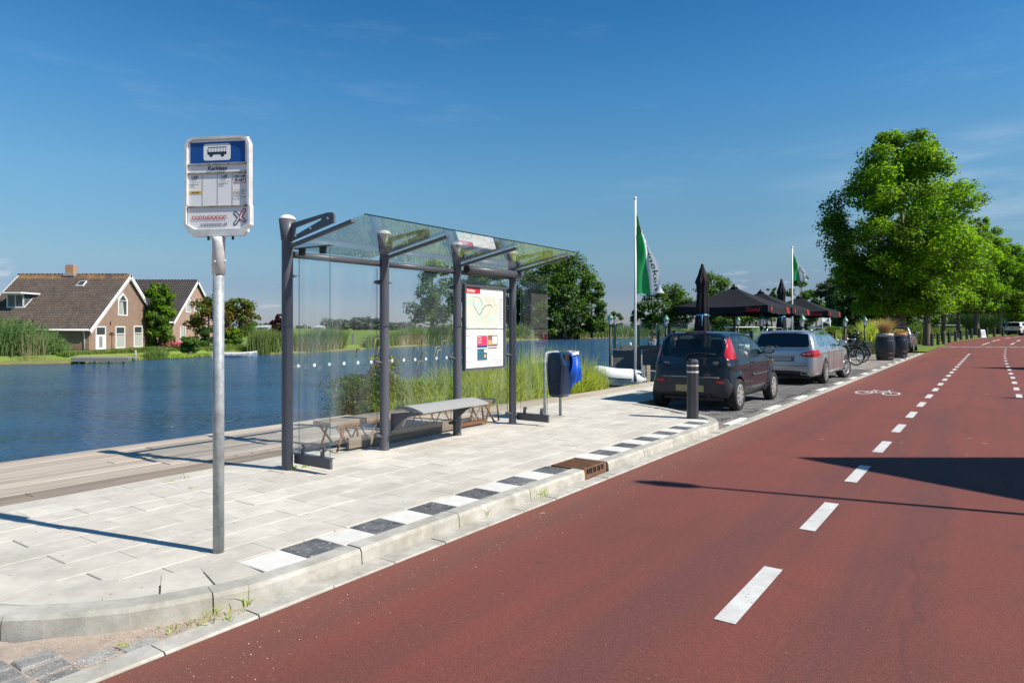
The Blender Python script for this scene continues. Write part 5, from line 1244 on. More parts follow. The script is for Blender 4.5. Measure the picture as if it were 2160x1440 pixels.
# --- small dark blue hatchback
navy = carpaint('navy_paint', (.004, .007, .016), .0, .38, .2, .6)
black_gl = mat('gloss_black', (.006, .007, .009), rough=.08, var=0, coat=1)
bumpm = mat('scuffed_bumper', (.018, .022, .032), rough=.5, var=.3, vscale=6, world=False, col2=(.03, .033, .04))
hatch = dict(k=(.17, .26), L=3.46, W=1.63, H=1.465, r=.285, axles=(.50, 2.84), crease=.80, flare=.03, label='small dark blue hatchback with tall red tail lamps, parked first in the paved bay',
    side=[(.16, .20), (.03, .27), (0, .42), (.0, .60), (.035, .72), (.09, .86), (.15, 1.05), (.22, 1.25), (.30, 1.385), (.40, 1.425), (.8, 1.462), (1.25, 1.468), (1.62, 1.435), (1.95, 1.34), (2.28, 1.17), (2.56, 1.01), (2.85, .93), (3.12, .845), (3.30, .73), (3.41, .58), (3.43, .42), (3.38, .26), (3.2, .2), (1.7, .18)],
    plan=[(0, .0), (.0, .50), (.03, .66), (.14, .765), (.45, .815), (1.2, .815), (2.4, .815), (2.95, .80), (3.25, .70), (3.40, .48), (3.43, .0)],
    front=[(.14, .70), (.26, .76), (.38, .80), (.55, .818), (.72, .815), (.86, .79), (.95, .755), (1.10, .695), (1.25, .63), (1.37, .565), (1.44, .47), (1.475, .25)],
    regions=[
        dict(name='tail_lamp', view='rearwrap', xmax=.47, poly=[(.592, .93), (.605, 1.15), (.585, 1.36), (.615, 1.37), (.70, 1.14), (.80, .95), (.80, .925)], mat=m_lred, off=.006, split='y', ch=1),
        dict(name='rear_window', view='rear', poly=[(-.4, .955), (.48, .965), (.565, .99), (.55, 1.2), (.50, 1.325), (.42, 1.345), (-.4, 1.355)], mat=m_cglass, off=-.004),
        dict(name='tailgate_glass_band', view='rear', poly=[(-.4, .80), (.45, .80), (.56, .85), (.588, .95), (.60, 1.16), (.55, 1.37), (.4, 1.39), (-.4, 1.40)], mat=black_gl, off=-.001),
        dict(name='quarter_window', view='side', poly=[(.70, 1.10), (.60, 1.22), (.66, 1.33), (.86, 1.375), (.98, 1.365), (1.16, 1.12), (1.22, .99), (1.0, .985), (.82, 1.01)], mat=m_cglass, off=-.004, split='y'),
        dict(name='door_window', view='side', poly=[(1.06, 1.38), (1.35, 1.40), (1.62, 1.375), (1.95, 1.265), (2.34, 1.05), (2.36, .985), (1.31, .965), (1.22, 1.13)], mat=m_cglass, off=-.004, split='y'),
        dict(name='windscreen', view='front', zmin=1.0, poly=[(-.4, 1.03), (.60, 1.03), (.66, 1.06), (.54, 1.38), (.48, 1.41), (-.4, 1.415)], mat=m_cglass, off=-.004),
        dict(name='bumper', view='rear', poly=[(-.4, .10), (.9, .10), (.9, .47), (.72, .47), (.66, .62), (-.4, .62)], mat=bumpm, off=.006),
        dict(name='sill', view='side', poly=[(.82, .1), (2.5, .1), (2.5, .275), (.82, .275)], mat=bumpm, off=.004, split='y'),
    ],
    seams=[[(1.28, .30), (1.22, .6), (1.26, .95)], [(2.42, .30), (2.46, .6), (2.40, .97)], [(1.28, .30), (2.42, .30)]],
    rear_seams=[[(-.60, .95), (-.56, .80), (-.45, .755), (.45, .755), (.56, .80), (.60, .95)]],
    handles=[(1.42, .84)], handle_mat=black_gl, mirror=(2.22, 1.0), seats=[(1.35, .35), (.62, .34)], plate=(0, .40, .52), rim='cap', paint=navy, h=.022, mirror_mat=mat('mirror_black', (.02, .02, .024), rough=.35, var=0))
c1 = S(12.30, -4.60, 0)
hb, sxf, syf = car('hatchback_car', c1, ROT, hatch); hb.scale = (1.03, 1.03, 1.035)
for sg in (1, -1):
    y_, z_ = sg * .70, 1.0; x_ = sxf(y_, z_)
    b = MB(); b.lathe([(.055, 0), (.05, .015), (.0005, .022)], 16, rot=Matrix.Rotation(R(-90), 3, 'Y'), c=(x_ - .004, y_ * .975, z_)); b.build('lamp_bulb_lens', m_lclear, hb)
    x_ = sxf(sg * .55, .52); b = MB(); b.box((x_ - .012, sg * .55, .53), (.02, .14, .045)); b.build('rear_reflector', m_lred, hb)
x_ = sxf(0, 1.395); b = MB(); b.box((x_ + .0, 0, 1.405), (.03, .40, .028)); b.build('brake_lamp', m_lred, hb)
b = MB(); b.tube([(sxf(.1, .92) - .02, .1, .90), (sxf(.04, .98) - .035, .05, 1.0), (sxf(-.15, 1.02) - .03, -.15, 1.03), (sxf(-.45, 1.0) - .02, -.45, 1.015)], [.02, .012, .009, .006], 6); b.build('rear_wiper', m_dark, hb)
b = MB(); z_ = .60; pts = [(sxf(y, z_) - .012, y, z_) for y in np.linspace(-.62, .62, 14)]; b.tube(pts, .014, 6); b.build('bumper_strip', mat('faded_strip', (.12, .125, .14), rough=.45, var=.3), hb)
for sg in (1, -1):
    b = MB(); pts = [(x, syf(x, .60, sg) + sg * .006, .60) for x in np.linspace(1.36, 2.34, 8)]; b.tube(pts, .02, 6); b.build('door_strip', mat('dark_strip', (.05, .05, .058), rough=.5, var=.1), hb)
FR = Matrix(((0, 0, -1), (-1, 0, 0), (0, 1, 0))).to_4x4()      # text plane facing -x
text('107', .075, m_chrome, hb, Matrix.Translation((sxf(-.46, .86) - .012, -.46, .86)) @ FR, .002)
text('URBAN', .035, m_chrome, hb, Matrix.Translation((sxf(.46, .86) - .012, .46, .85)) @ FR, .002)
b = MB(); b.tube([(1.3, 0, 1.46), (1.28, 0, 1.52), (.95, 0, 1.60)], .006, 6); b.build('aerial', m_dark, hb)
b = MB(); b.lathe([(.028, 0), (.02, .012), (.0005, .016)], 10, rot=Matrix.Rotation(R(90), 3, 'X'), c=(2.62, -.80, .82)); b.build('side_repeater', mat('amber', (.6, .25, .03), rough=.3, var=0), hb)

# --- silver estate
silv = carpaint('silver_paint', (.43, .455, .49), .7, .33, .05)
estate = dict(L=4.90, W=1.854, H=1.50, r=.33, axles=(1.13, 4.0), crease=.86, flare=.014, label='silver estate car with roof rails and wide red tail lamps, second in the bay',
    side=[(.2, .22), (.05, .28), (0, .42), (.0, .60), (.03, .75), (.04, .92), (.14, 1.10), (.28, 1.32), (.40, 1.43), (.75, 1.475), (1.5, 1.50), (2.2, 1.485), (2.75, 1.41), (3.2, 1.22), (3.5, 1.06), (3.75, .99), (4.2, .93), (4.6, .84), (4.83, .70), (4.9, .5), (4.86, .3), (4.6, .22), (2.5, .19)],
    plan=[(0, .0), (0, .60), (.04, .78), (.20, .88), (.6, .927), (1.5, .927), (4.0, .927), (4.45, .88), (4.75, .72), (4.88, .45), (4.9, 0)],
    front=[(.15, .80), (.28, .87), (.45, .91), (.62, .928), (.80, .922), (.93, .89), (1.0, .85), (1.15, .78), (1.30, .71), (1.41, .635), (1.47, .53), (1.505, .28)],
    regions=[
        dict(name='tail_lamp', view='rearwrap', xmax=.50, poly=[(.46, .765), (.52, .875), (.80, .945), (.95, .935), (.96, .80), (.93, .755)], mat=m_lred, off=.006, split='y'),
        dict(name='rear_window', view='rear', poly=[(-.4, 1.0), (.60, 1.01), (.70, 1.04), (.64, 1.30), (.60, 1.385), (-.4, 1.40)], mat=m_cglass2, off=-.004),
        dict(name='quarter_window', view='side', poly=[(.62, 1.07), (.60, 1.18), (.82, 1.34), (1.0, 1.385), (1.30, 1.40), (1.36, 1.03), (.70, 1.01)], mat=m_cglass2, off=-.004, split='y'),
        dict(name='door_window', view='side', poly=[(1.40, 1.03), (1.34, 1.405), (1.9, 1.42), (2.12, 1.415), (2.22, 1.0)], mat=m_cglass2, off=-.004, split='y', ch=0),
        dict(name='door_window', view='side', poly=[(2.28, 1.0), (2.19, 1.41), (2.55, 1.375), (2.95, 1.24), (3.32, 1.04), (3.30, 1.0)], mat=m_cglass2, off=-.004, split='y', ch=0),
        dict(name='windscreen', view='front', zmin=1.04, poly=[(-.4, 1.06), (.7, 1.06), (.76, 1.1), (.6, 1.42), (-.4, 1.44)], mat=m_cglass2, off=-.004),
        dict(name='diffuser', view='rear', poly=[(-.4, .10), (.86, .10), (.66, .29), (.55, .39), (-.4, .39)], mat=m_dark, off=.002),
    ],
    seams=[[(1.46, .55), (1.55, .8), (1.42, 1.0)], [(2.22, .27), (2.26, .98)], [(3.32, .28), (3.42, .6), (3.36, .98)], [(1.55, .27), (3.32, .27)]],
    rear_seams=[[(-.76, .95), (-.72, .66), (-.6, .52), (.6, .52), (.72, .66), (.76, .95)], [(-.7, .975), (.7, .975)]],
    handles=[(1.70, .90), (2.52, .885)], handle_mat=silv, mirror=(3.12, 1.03), seats=[(2.0, .38), (1.2, .38)], plate=(0, .70, .50), plate_mat=mat('shaded_plate', (.30, .32, .33), rough=.5, var=.15, vscale=14), rim='spoke', paint=silv, h=.027, steer=R(-14), tyre=.22)  # the plate's shade is put into its grey colour
c2 = S(19.25, -4.62, 0)
es, sxf, syf = car('estate_car', c2, ROT - R(1), estate)
for sg in (1, -1):
    b = MB(); xs_ = np.linspace(.75, 2.7, 16); pts = [(x, sg * (.60 - .02 * (x / 2.7)), 1.455 + .075 * min(1, math.sin(math.pi * (x - .75) / 1.95) * 2.2) - (.045 if x > 2.4 else 0)) for x in xs_]; b.tube(pts, .016, 8); b.build('roof_rail', m_chrome, es)
    x_ = sxf(sg * .62, .31); b = MB(); b.box((x_ - .01, sg * .58, .32), (.05, .17, .075)); b.box((x_ - .037, sg * .58, .32), (.006, .13, .045), 1); b.build('exhaust', [m_chrome, MATS['dark_hole']], es)
    x_ = sxf(sg * .72, .84)
    for k in range(3): b = MB(); yy = sg * (.585 + k * .105); zz = .83 + .012 * k; b.box((sxf(yy, zz) - .012, yy, zz), (.014, .085, .032)); b.build('lamp_bar', m_lclear, es)
b = MB(); pts = [(sxf(y, .775) - .008, y, .775) for y in np.linspace(-.42, .42, 8)]; b.tube(pts, .013, 6); b.build('chrome_strip', m_chrome, es)
b = MB(); b.box((sxf(0, 1.41) + .01, 0, 1.415), (.03, .95, .02)); b.build('brake_lamp', m_lred, es)
b = MB(); b.tube([(sxf(0.05, 1.03) - .02, .1, 1.03), (sxf(.4, 1.05) - .02, .42, 1.05)], .01, 6); b.build('rear_wiper', m_dark, es)
b = MB(); b.box((.62, 0, 1.50), (.12, .02, .07), taper=(.4, 1)); b.build('roof_fin', m_chrome, es)
b = MB(); b.box((sxf(0, .70) + .002, 0, .70), (.02, .66, .15)); b.build('plate_shade_slab', mat('plate_shade', (.10, .12, .15), rough=.5, var=0), es)  # dark slab, its colour stands in for shade around the plate

# --- grey SUV and white SUV farther along
def suv(name, loc, rz, paint, label, h=.05, dark=m_dark):
    sp = dict(L=4.45, W=1.84, H=1.66, r=.35, axles=(.92, 3.60), crease=.95, flare=.02, label=label,
    side=[(.2, .26), (.05, .36), (0, .50), (.02, .70), (.03, .95), (.12, 1.12), (.34, 1.42), (.30, 1.56), (.6, 1.62), (1.3, 1.66), (2.0, 1.65), (2.5, 1.56), (2.95, 1.33), (3.2, 1.17), (3.6, 1.08), (4.1, 1.0), (4.38, .85), (4.45, .6), (4.4, .35), (4.2, .26), (2.2, .24)],
    plan=[(0, .0), (0, .60), (.05, .78), (.20, .88), (.6, .92), (3.6, .92), (4.1, .86), (4.36, .68), (4.44, .4), (4.45, 0)],
    front=[(.2, .82), (.35, .88), (.55, .915), (.8, .92), (1.0, .90), (1.12, .86), (1.3, .78), (1.48, .70), (1.58, .62), (1.64, .5), (1.67, .3)],
    regions=[dict(name='tail_lamp', view='rearwrap', xmax=.40, poly=[(.55, .93), (.58, 1.03), (.95, 1.06), (.95, .93)], mat=mat('dark_tail_lens', (.10, .01, .012), rough=.2, var=0, coat=.5), off=.006, split='y'),
        dict(name='rear_window', view='rear', poly=[(-.4, 1.10), (.66, 1.10), (.72, 1.16), (.62, 1.50), (.56, 1.55), (-.4, 1.56)], mat=m_cglass2, off=-.006),
        dict(name='side_window', view='side', poly=[(.60, 1.16), (.55, 1.30), (.9, 1.50), (1.8, 1.56), (2.3, 1.52), (2.8, 1.28), (3.0, 1.13), (1.5, 1.10)], mat=m_cglass2, off=-.006, split='y'),
        dict(name='windscreen', view='front', zmin=1.15, poly=[(-.4, 1.2), (.74, 1.2), (.62, 1.55), (-.4, 1.58)], mat=m_cglass2, off=-.006),
        dict(name='bumper', view='rear', poly=[(-.4, .1), (1.0, .1), (1.0, .60), (.7, .62), (-.4, .64)], mat=dark, off=.004),
        dict(name='sill', view='side', poly=[(1.3, .1), (3.2, .1), (3.2, .38), (1.3, .38)], mat=dark, off=.004, split='y')],
    seams=[[(1.35, .5), (1.4, 1.1)], [(2.2, .4), (2.22, 1.1)]], rear_seams=[], handles=[(1.6, 1.0), (2.4, .98)], handle_mat=paint, mirror=(2.8, 1.15), seats=[(2.0, .38)], plate=(0, .86, .5), rim='spoke', paint=paint, h=h, tyre=.22)
    r_, fx, fy = car(name, loc, rz, sp)
    for sg in (1, -1):
        b = MB(); b.lathe([(.06, 0), (.05, .01), (.0005, .012)], 10, rot=Matrix.Rotation(R(-90), 3, 'Y'), c=(fx(sg * .72, .52) - .01, sg * .72, .52)); b.build('rear_reflector', m_lred, r_)
        b = MB(); b.box((fx(sg * .6, .38) - .01, sg * .55, .38), (.04, .16, .06)); b.build('exhaust', m_chrome, r_)
    return r_
grey = carpaint('grey_paint', (.17, .175, .20), .7, .32, .05)
suv('grey_suv', S(47.6, -4.75, 0), ROT, grey, 'grey SUV with dark rear window parked behind the barrel planters, third in line')
wht = carpaint('white_car_paint', (.62, .62, .60), .0, .35, .03)
g = GT(2119, 707.5)
suv('white_suv', (g.x + 1.0, g.y + .2, hz(g.y) - .02), R(28), wht, 'white SUV seen from behind at the far end of the row of trees', .06)
g2 = GT(2158, 705.5)
suv('dark_car', (g2.x + 1.4, g2.y + 5.5, hz(g2.y) - .02), R(28), carpaint('black_paint', (.02, .02, .024), .2, .3), 'dark car mostly hidden ahead of the white SUV at the right edge', .07)
# ---------------------------------------------------------------- foliage
def leafmat(name, c, transl=.32, var=.22, isl=.28, c2=None): return mat(name, c, rough=.55, var=var, vscale=.35, island=isl, col2=c2, transl=transl, spec=.3)
lf_lime = leafmat('lime_leaves', (.14, .285, .012), .58, .15, .28, (.19, .32, .016))
lf_mid = leafmat('green_leaves', (.075, .16, .022), .45, .2, .35, (.105, .19, .028))
lf_dark = leafmat('dark_leaves', (.040, .085, .025), .3, .25, .3, (.058, .115, .028))
lf_willow = leafmat('willow_leaves', (.085, .12, .065), .25, .18, .25, (.11, .15, .08))
lf_red = leafmat('copper_leaves', (.055, .008, .012), .2, .25, .3, (.04, .01, .012))
lf_aut = leafmat('autumn_leaves', (.13, .12, .02), .3, .25, .35, (.20, .07, .03))
lf_reed = leafmat('reed_leaves', (.13, .20, .05), .3, .2, .3, (.18, .23, .07))
lf_reed2 = leafmat('fresh_reed_leaves', (.33, .45, .06), .5, .15, .3, (.42, .46, .12))
lf_dry = leafmat('dry_stems', (.36, .28, .15), .15, .15, .3, (.30, .23, .12))
m_bark = mat('bark', (.095, .075, .055), rough=.95, var=.3, vscale=4, bump=.8, bscale=14, col2=(.14, .115, .085))
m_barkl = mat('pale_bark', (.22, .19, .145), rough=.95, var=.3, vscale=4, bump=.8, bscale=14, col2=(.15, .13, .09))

def clumps(n, env, seed, rmin, rmax):
    """clump centres filling an envelope env(f)->radius over height fraction"""
    r_ = np.random.default_rng(seed); out = []
    tries = 0
    while len(out) < n and tries < n * 60:
        tries += 1; f = r_.uniform(0, 1); rad = env(f); a = r_.uniform(0, 2 * np.pi); q = r_.uniform(.0, 1) ** .5 * rad
        rr = r_.uniform(rmin, rmax) * (.65 + .5 * (rad > .5))
        p = np.array([q * np.cos(a), q * np.sin(a), f]); out.append((p, rr, q / (rad + 1e-6)))
    return out
def tree(name, label, loc, H, base, width, leaf, mats, n_cl=60, per=260, env=None, trunk_r=.2, bark=None, group=None, cat_='tree', seed=1, squash=.7, asym=(0, 0), rmin=.16, rmax=.30, fill=.25, multi=1, limbs=9, droop=.35):
    root = empty(name, loc, 0, label, cat_, group); r_ = np.random.default_rng(seed); global rng
    bark = bark or m_bark; ch = H - base
    env = env or (lambda f: math.sin(math.pi * min(1, max(0, .12 + .83 * f))) ** .6)
    cl = clumps(n_cl, env, seed, rmin, rmax)
    P_, N_ = [], []; cc = []; cid = []
    for ci, (p, rr, q) in enumerate(cl):
        c = np.array([p[0] * width / 2 + asym[0] * p[2], p[1] * width / 2 + asym[1] * p[2], base + p[2] * ch]); R_ = rr * width / 2; cc.append((c, R_))
        k = int(per * (rr / rmax) ** 2 * r_.uniform(.7, 1.2)); d = r_.normal(0, 1, (k, 3)); d /= np.linalg.norm(d, axis=1)[:, None]
        sh_ = r_.uniform(.35 if fill else .7, 1.0, k) ** .5 * (1 + .25 * r_.normal(0, 1, k)); pos = c + d * (R_ * np.clip(sh_, 0, 1.25))[:, None] * np.array([1, 1, squash])
        keep = pos[:, 2] > base - .25 * R_; P_.append(pos[keep]); N_.append((d * .8 + np.array([0, 0, .75]))[keep]); cid += [ci] * int(keep.sum())
    P_ = np.concatenate(P_); N_ = np.concatenate(N_); save = rng; rng = r_
    V, F = leafquads(P_, N_, leaf, droop); rng = save
    if isinstance(mats, (list, tuple)) and len(mats) > 1:
        ck = r_.uniform(0, 1, len(cl)); lenr = np.array(cid); mi = ((ck[lenr] * .75 + r_.uniform(0, .5, len(P_))) > .72).astype(int)
    else: mi = None
    npmesh('crown', V, F, mats, root, mi=mi)
    b = MB(); tops = []
    for m in range(multi):
        off = Vector((r_.uniform(-1, 1), r_.uniform(-1, 1), 0)) * (.25 * width * (multi > 1) * .3)
        pts = [Vector((0, 0, -.2)) + off * .3, Vector((0, 0, .25)) + off * .35, Vector((0, 0, base * .9)) + off, Vector((asym[0] * .4, asym[1] * .4, base + ch * .45)) + off * 1.6, Vector((asym[0] * .8, asym[1] * .8, base + ch * .85)) + off * 1.6]
        b.tube(pts, [trunk_r * 1.45, trunk_r * 1.05, trunk_r * .85, trunk_r * .5, trunk_r * .1], 10)
    b.build('trunk', bark, root)
    bl = MB(); idx = r_.permutation(len(cc))[:limbs]
    for i in idx:
        c, R_ = cc[i]; z0 = max(base * .8, min(c[2] - .15 * ch, base + ch * .6)); f = (z0 - base * .9) / (ch * .45 + 1e-6); s0_ = Vector((asym[0] * .4 * max(0, f), asym[1] * .4 * max(0, f), z0)); e = Vector(c); m_ = (s0_ + e) / 2 + Vector((0, 0, -.03 * ch)); bl.tube([s0_, m_, e], [trunk_r * .38, trunk_r * .25, trunk_r * .06], 6)
    if len(bl.v): bl.build('limb', bark, root)
    return root

# row of trees on the verge
row = [(1903, 735, 46.0, 14.6, 2.6, 9.2, 'tall broad tree, nearest of the row on the verge, rising behind the grey SUV'),
       (1955, 727, 56, 12.0, 2.9, 7.2, 'second tree of the verge row, thick trunk beside the grey SUV'),
       (1990, 721.5, 64, 12.0, 3.0, 6.8, 'slim-trunked tree behind the third black bollard of the verge row'),
       (2021, 716, 70, 12.6, 3.0, 7.0, 'fourth tree of the verge row, trunk behind the fifth black bollard'),
       (2060, 711, 79, 13.4, 3.2, 7.2, 'tree with thick trunk left of the small white sign board'),
       (2111, 706.5, 90, 12.6, 3.4, 7.6, 'tree with pale trunk just left of the white SUV')]
envL = lambda f: (math.sin(math.pi * min(1, max(0, .13 + .80 * f ** .9))) ** .75) * (1.0 if f < .55 else 1.08 - .28 * (f - .55) / .45)
for i, (x, y, Z, H, base, wd, lb_) in enumerate(row):
    p = P(x, 690, Z); p.z = hz(Z) - .02
    tree('verge_tree', lb_, p, H, base, wd, .21 if i == 0 else .28, [lf_lime, lf_mid], n_cl=380 if i == 0 else 170, per=320 if i == 0 else 210, env=envL, trunk_r=.27 if i in (0, 1, 4) else .19, bark=m_barkl if i in (0, 5) else m_bark, group='trees in a row on the grass verge', seed=20 + i, rmin=.09, rmax=.19 if i == 0 else .22, squash=.72, limbs=24)
for i, (x, Z, H, wd, col) in enumerate(((2175, 92, 11.2, 8.5, [lf_lime, lf_mid]), (2215, 100, 12.5, 10, [lf_mid, lf_lime]), (2165, 118, 13, 11, [lf_dark, lf_mid]))):
    p = P(x, 690, Z); p.z = hz(Z)
    tree('verge_tree', ('bright green tree cut by the right edge above the white SUV', 'green tree just beyond the right edge of the row', 'dark tree closing the row behind the white SUV')[i], p, H, 2.2 if i < 2 else 1.0, wd, .36, col, n_cl=80, per=190, env=envL, trunk_r=.25, group='trees in a row on the grass verge', seed=40 + i, rmin=.14, rmax=.26, squash=.6)

# far bank trees seen through the shelter
def ftree(x, ytop, ybase, Z, wpx, label, mats=None, seed=0, zb=-.4, lowf=.12, n_cl=55, per=170, leaf=.45, name='tree', env=None, **kw):
    p = P(x, ybase, Z); p.z = zb; H = (EYE - (ytop - 690) / FPX * Z) - zb; wd = wpx / FPX * Z
    return tree(name, label, p, H, H * lowf, wd, leaf, mats or [lf_mid, lf_dark], n_cl=n_cl, per=per, trunk_r=max(.08, H * .028), seed=seed, env=env, rmin=.15, rmax=.28, squash=.75, **kw)
round_env = lambda f: math.sin(math.pi * min(1, max(0, .10 + .80 * f))) ** .55
ftree(912, 556, 690, 112, 118, 'lone round tree with bare lower trunk behind the middle shelter pane', seed=61, lowf=.24, n_cl=48, per=150, leaf=.5, env=round_env)
ftree(1020, 572, 690, 140, 120, 'broad tree behind the timetable poster on the far bank', seed=62, lowf=.10, leaf=.6)
ftree(1092, 562, 690, 140, 105, 'airy tree on the far bank behind the right end pane of the shelter', seed=63, lowf=.10, leaf=.55, n_cl=40)
ftree(1190, 542, 690, 138, 135, 'tallest dense tree of the far bank clump, right of the shelter roof', seed=64, lowf=.08, n_cl=80, per=190, leaf=.6, env=round_env)
ftree(1248, 592, 690, 140, 82, 'lower rounded tree on the right side of the far bank clump', seed=65, lowf=.10, n_cl=50, leaf=.55)
ftree(1145, 590, 690, 134, 85, 'shorter tree in the middle of the far bank clump', seed=66, lowf=.06, n_cl=45, leaf=.55)
ftree(1296, 655, 692, 165, 34, 'small pale bush tree beside the nearest green lantern', mats=[lf_willow, lf_mid], seed=67, lowf=.02, n_cl=20, per=120, leaf=.55, name='bush')
ftree(1352, 640, 690, 205, 46, 'left small tree of the far clump behind the flagpole', seed=68, lowf=.05, n_cl=25, per=140, leaf=.7)
ftree(1408, 608, 690, 200, 108, 'wide dark round tree on the far bank between the flagpole and the closed parasol', seed=69, lowf=.05, n_cl=70, per=170, leaf=.75, env=round_env)
ftree(1500, 584, 690, 190, 96, 'round green tree behind the nearer closed parasol', seed=70, lowf=.04, n_cl=60, per=170, leaf=.7, env=round_env)
ftree(1556, 640, 692, 170, 100, 'low bushy tree seen under the nearest open parasol', seed=71, lowf=.0, n_cl=40, per=150, leaf=.65, name='bush')
ftree(1628, 608, 690, 200, 46, 'small dark tree between the parasol tops', seed=72, lowf=.05, n_cl=25, per=130, leaf=.7)
ftree(1688, 583, 690, 150, 60, 'slender silvery willow behind the second flagpole', mats=[lf_willow, lf_mid], seed=73, lowf=.05, n_cl=40, per=150, leaf=.5)
ftree(1722, 610, 690, 150, 56, 'lower silvery willow right of the second flagpole', mats=[lf_willow, lf_mid], seed=74, lowf=.03, n_cl=35, per=140, leaf=.5)
ftree(1745, 588, 690, 130, 62, 'silvery willow left of the tall verge tree', mats=[lf_willow, lf_mid], seed=75, lowf=.03, n_cl=45, per=150, leaf=.5)
ftree(1778, 576, 690, 118, 72, 'dark tall willow partly behind the tall verge tree', mats=[lf_dark, lf_willow], seed=76, lowf=.03, n_cl=55, per=150, leaf=.5)
ftree(1812, 600, 695, 95, 110, 'dark wide tree behind the lanterns and palms', mats=[lf_dark, lf_mid], seed=77, lowf=.0, n_cl=70, per=170, leaf=.42)
ftree(1872, 612, 695, 88, 100, 'dark bushy tree below the crown of the tall verge tree', mats=[lf_dark, lf_mid], seed=78, lowf=.0, n_cl=60, per=170, leaf=.4)
for i, (x, yt, Z, wp) in enumerate(((1935, 600, 130, 95), (1985, 605, 150, 90), (2035, 600, 160, 100), (2085, 605, 150, 90), (2135, 590, 160, 110), (2200, 590, 170, 130))):
    ftree(x, yt, 695, Z, wp, 'dark tree in the backdrop behind the verge row, ' + ('behind the grey SUV', 'behind the moored red-covered boat', 'between the fourth and fifth trunks', 'behind the white sign board', 'behind the last pale trunk', 'beyond the right edge')[i], mats=[lf_dark, lf_mid], seed=80 + i, lowf=.0, n_cl=50, per=150, leaf=.6, group='dark backdrop trees')
# garden trees by the houses
ftree(337, 598, 733, 65, 74, 'dense bright green climber-like tree between the two brick houses', mats=[lf_mid, lf_lime], seed=90, zb=-.3, lowf=.0, n_cl=80, per=170, leaf=.26, env=lambda f: .78 + .22 * math.sin(f * 7) if .5 < f < .93 else (.6 if f < .5 else .45))
ftree(440, 628, 727, 66, 92, 'garden tree with reddish leaves in front of the right brick house', mats=[lf_aut, lf_mid], seed=91, zb=-.3, lowf=.30, n_cl=50, per=110, leaf=.26)
ftree(505, 632, 727, 68, 78, 'garden tree with yellow green leaves left of the copper bush', mats=[lf_mid, lf_aut], seed=92, zb=-.3, lowf=.22, n_cl=55, per=120, leaf=.27)
ftree(434, 688, 731, 63.5, 42, 'clipped round dark hedge bush beside the garden tree', mats=[lf_dark, lf_mid], seed=93, zb=-.3, lowf=.0, n_cl=40, per=150, leaf=.16, name='bush')
ftree(492, 692, 731, 63.5, 38, 'rounded light hedge bush right of the sign pole', mats=[lf_mid, lf_lime], seed=94, zb=-.3, lowf=.0, n_cl=40, per=150, leaf=.16, name='bush')
ftree(590, 662, 702, 85, 36, 'dark copper red bush left of the shelter post', mats=[lf_red], seed=95, zb=-.4, lowf=.0, n_cl=35, per=140, leaf=.3, name='bush')
ftree(400, 712, 755, 56, 44, 'leafy shrub on the grass bank below the right brick house', mats=[lf_mid, lf_reed], seed=96, zb=-.5, lowf=.0, n_cl=30, per=110, leaf=.2, name='bush')
ftree(182, 712, 740, 57, 22, 'small rose bush at the corner of the left brick house', mats=[lf_mid, lf_dry], seed=97, zb=-.35, lowf=.0, n_cl=16, per=50, leaf=.16, name='bush')
# pink flowers
p = P(373, 730, 60.5); p.z = -.3; rt = empty('flower_bush', p, 0, 'low bush of bright pink flowers by the wall of the right brick house', 'flowers')
k = 420; pos = rng.normal(0, 1, (k, 3)) * np.array([.42, .3, .17]) + np.array([0, 0, .35]); V, F = leafquads(pos, rng.normal(0, 1, (k, 3)) + np.array([0, -.5, 1]), .11); npmesh('flower', V, F, [mat('pink_petals', (.65, .06, .15), rough=.6, var=.1, island=.2)], rt, kind='stuff')
k = 300; pos = rng.normal(0, 1, (k, 3)) * np.array([.45, .3, .14]) + np.array([0, 0, .2]); V, F = leafquads(pos, rng.normal(0, 1, (k, 3)) + np.array([0, 0, 1]), .14); npmesh('foliage', V, F, [lf_mid], rt)

# far woods on the horizon (one mass each)
def woods(label, x0, x1, ytop, Z, n, m, seed, hvar=.35):
    r_ = np.random.default_rng(seed); P_, N_ = [], []
    X0, X1 = (x0 - 1080) / FPX * Z, (x1 - 1080) / FPX * Z; Ht = (690 - ytop) / FPX * Z + 2
    k = n; cx = r_.uniform(X0, X1, k); ht = Ht * (1 - hvar * r_.uniform(0, 1, k)); 
    for a, h_ in zip(cx, ht):
        q = 46; d = r_.normal(0, 1, (q, 3)); d /= np.linalg.norm(d, axis=1)[:, None]; rr = h_ * .5
        P_.append(np.array([a, Z + r_.uniform(-1, 1) * Ht, h_ * .52 - .4]) + d * np.array([rr * 1.15, rr, rr * .95]) * r_.uniform(.7, 1.05, q)[:, None]); N_.append(d)
    V, F = leafquads(np.concatenate(P_), np.concatenate(N_), Ht * .34); npmesh('far_woods', V, F, m, label=label, cat='woods', kind='stuff')
lf_far = leafmat('hazy_leaves', (.055, .085, .055), .1, .2, .2, (.07, .10, .07))
woods('long low line of distant woods on the horizon', -500, 1600, 682, 900, 300, lf_far, 1, .7)
woods('distant grove left part seen through the first shelter pane', 688, 738, 670, 480, 22, lf_far, 2)
woods('distant grove right part seen through the first shelter pane', 748, 800, 667, 480, 24, lf_far, 3)
woods('low distant trees left of the copper bush', 520, 600, 680, 600, 30, lf_far, 4)
woods('distant trees behind the second shelter pane', 800, 870, 678, 420, 20, lf_far, 5)
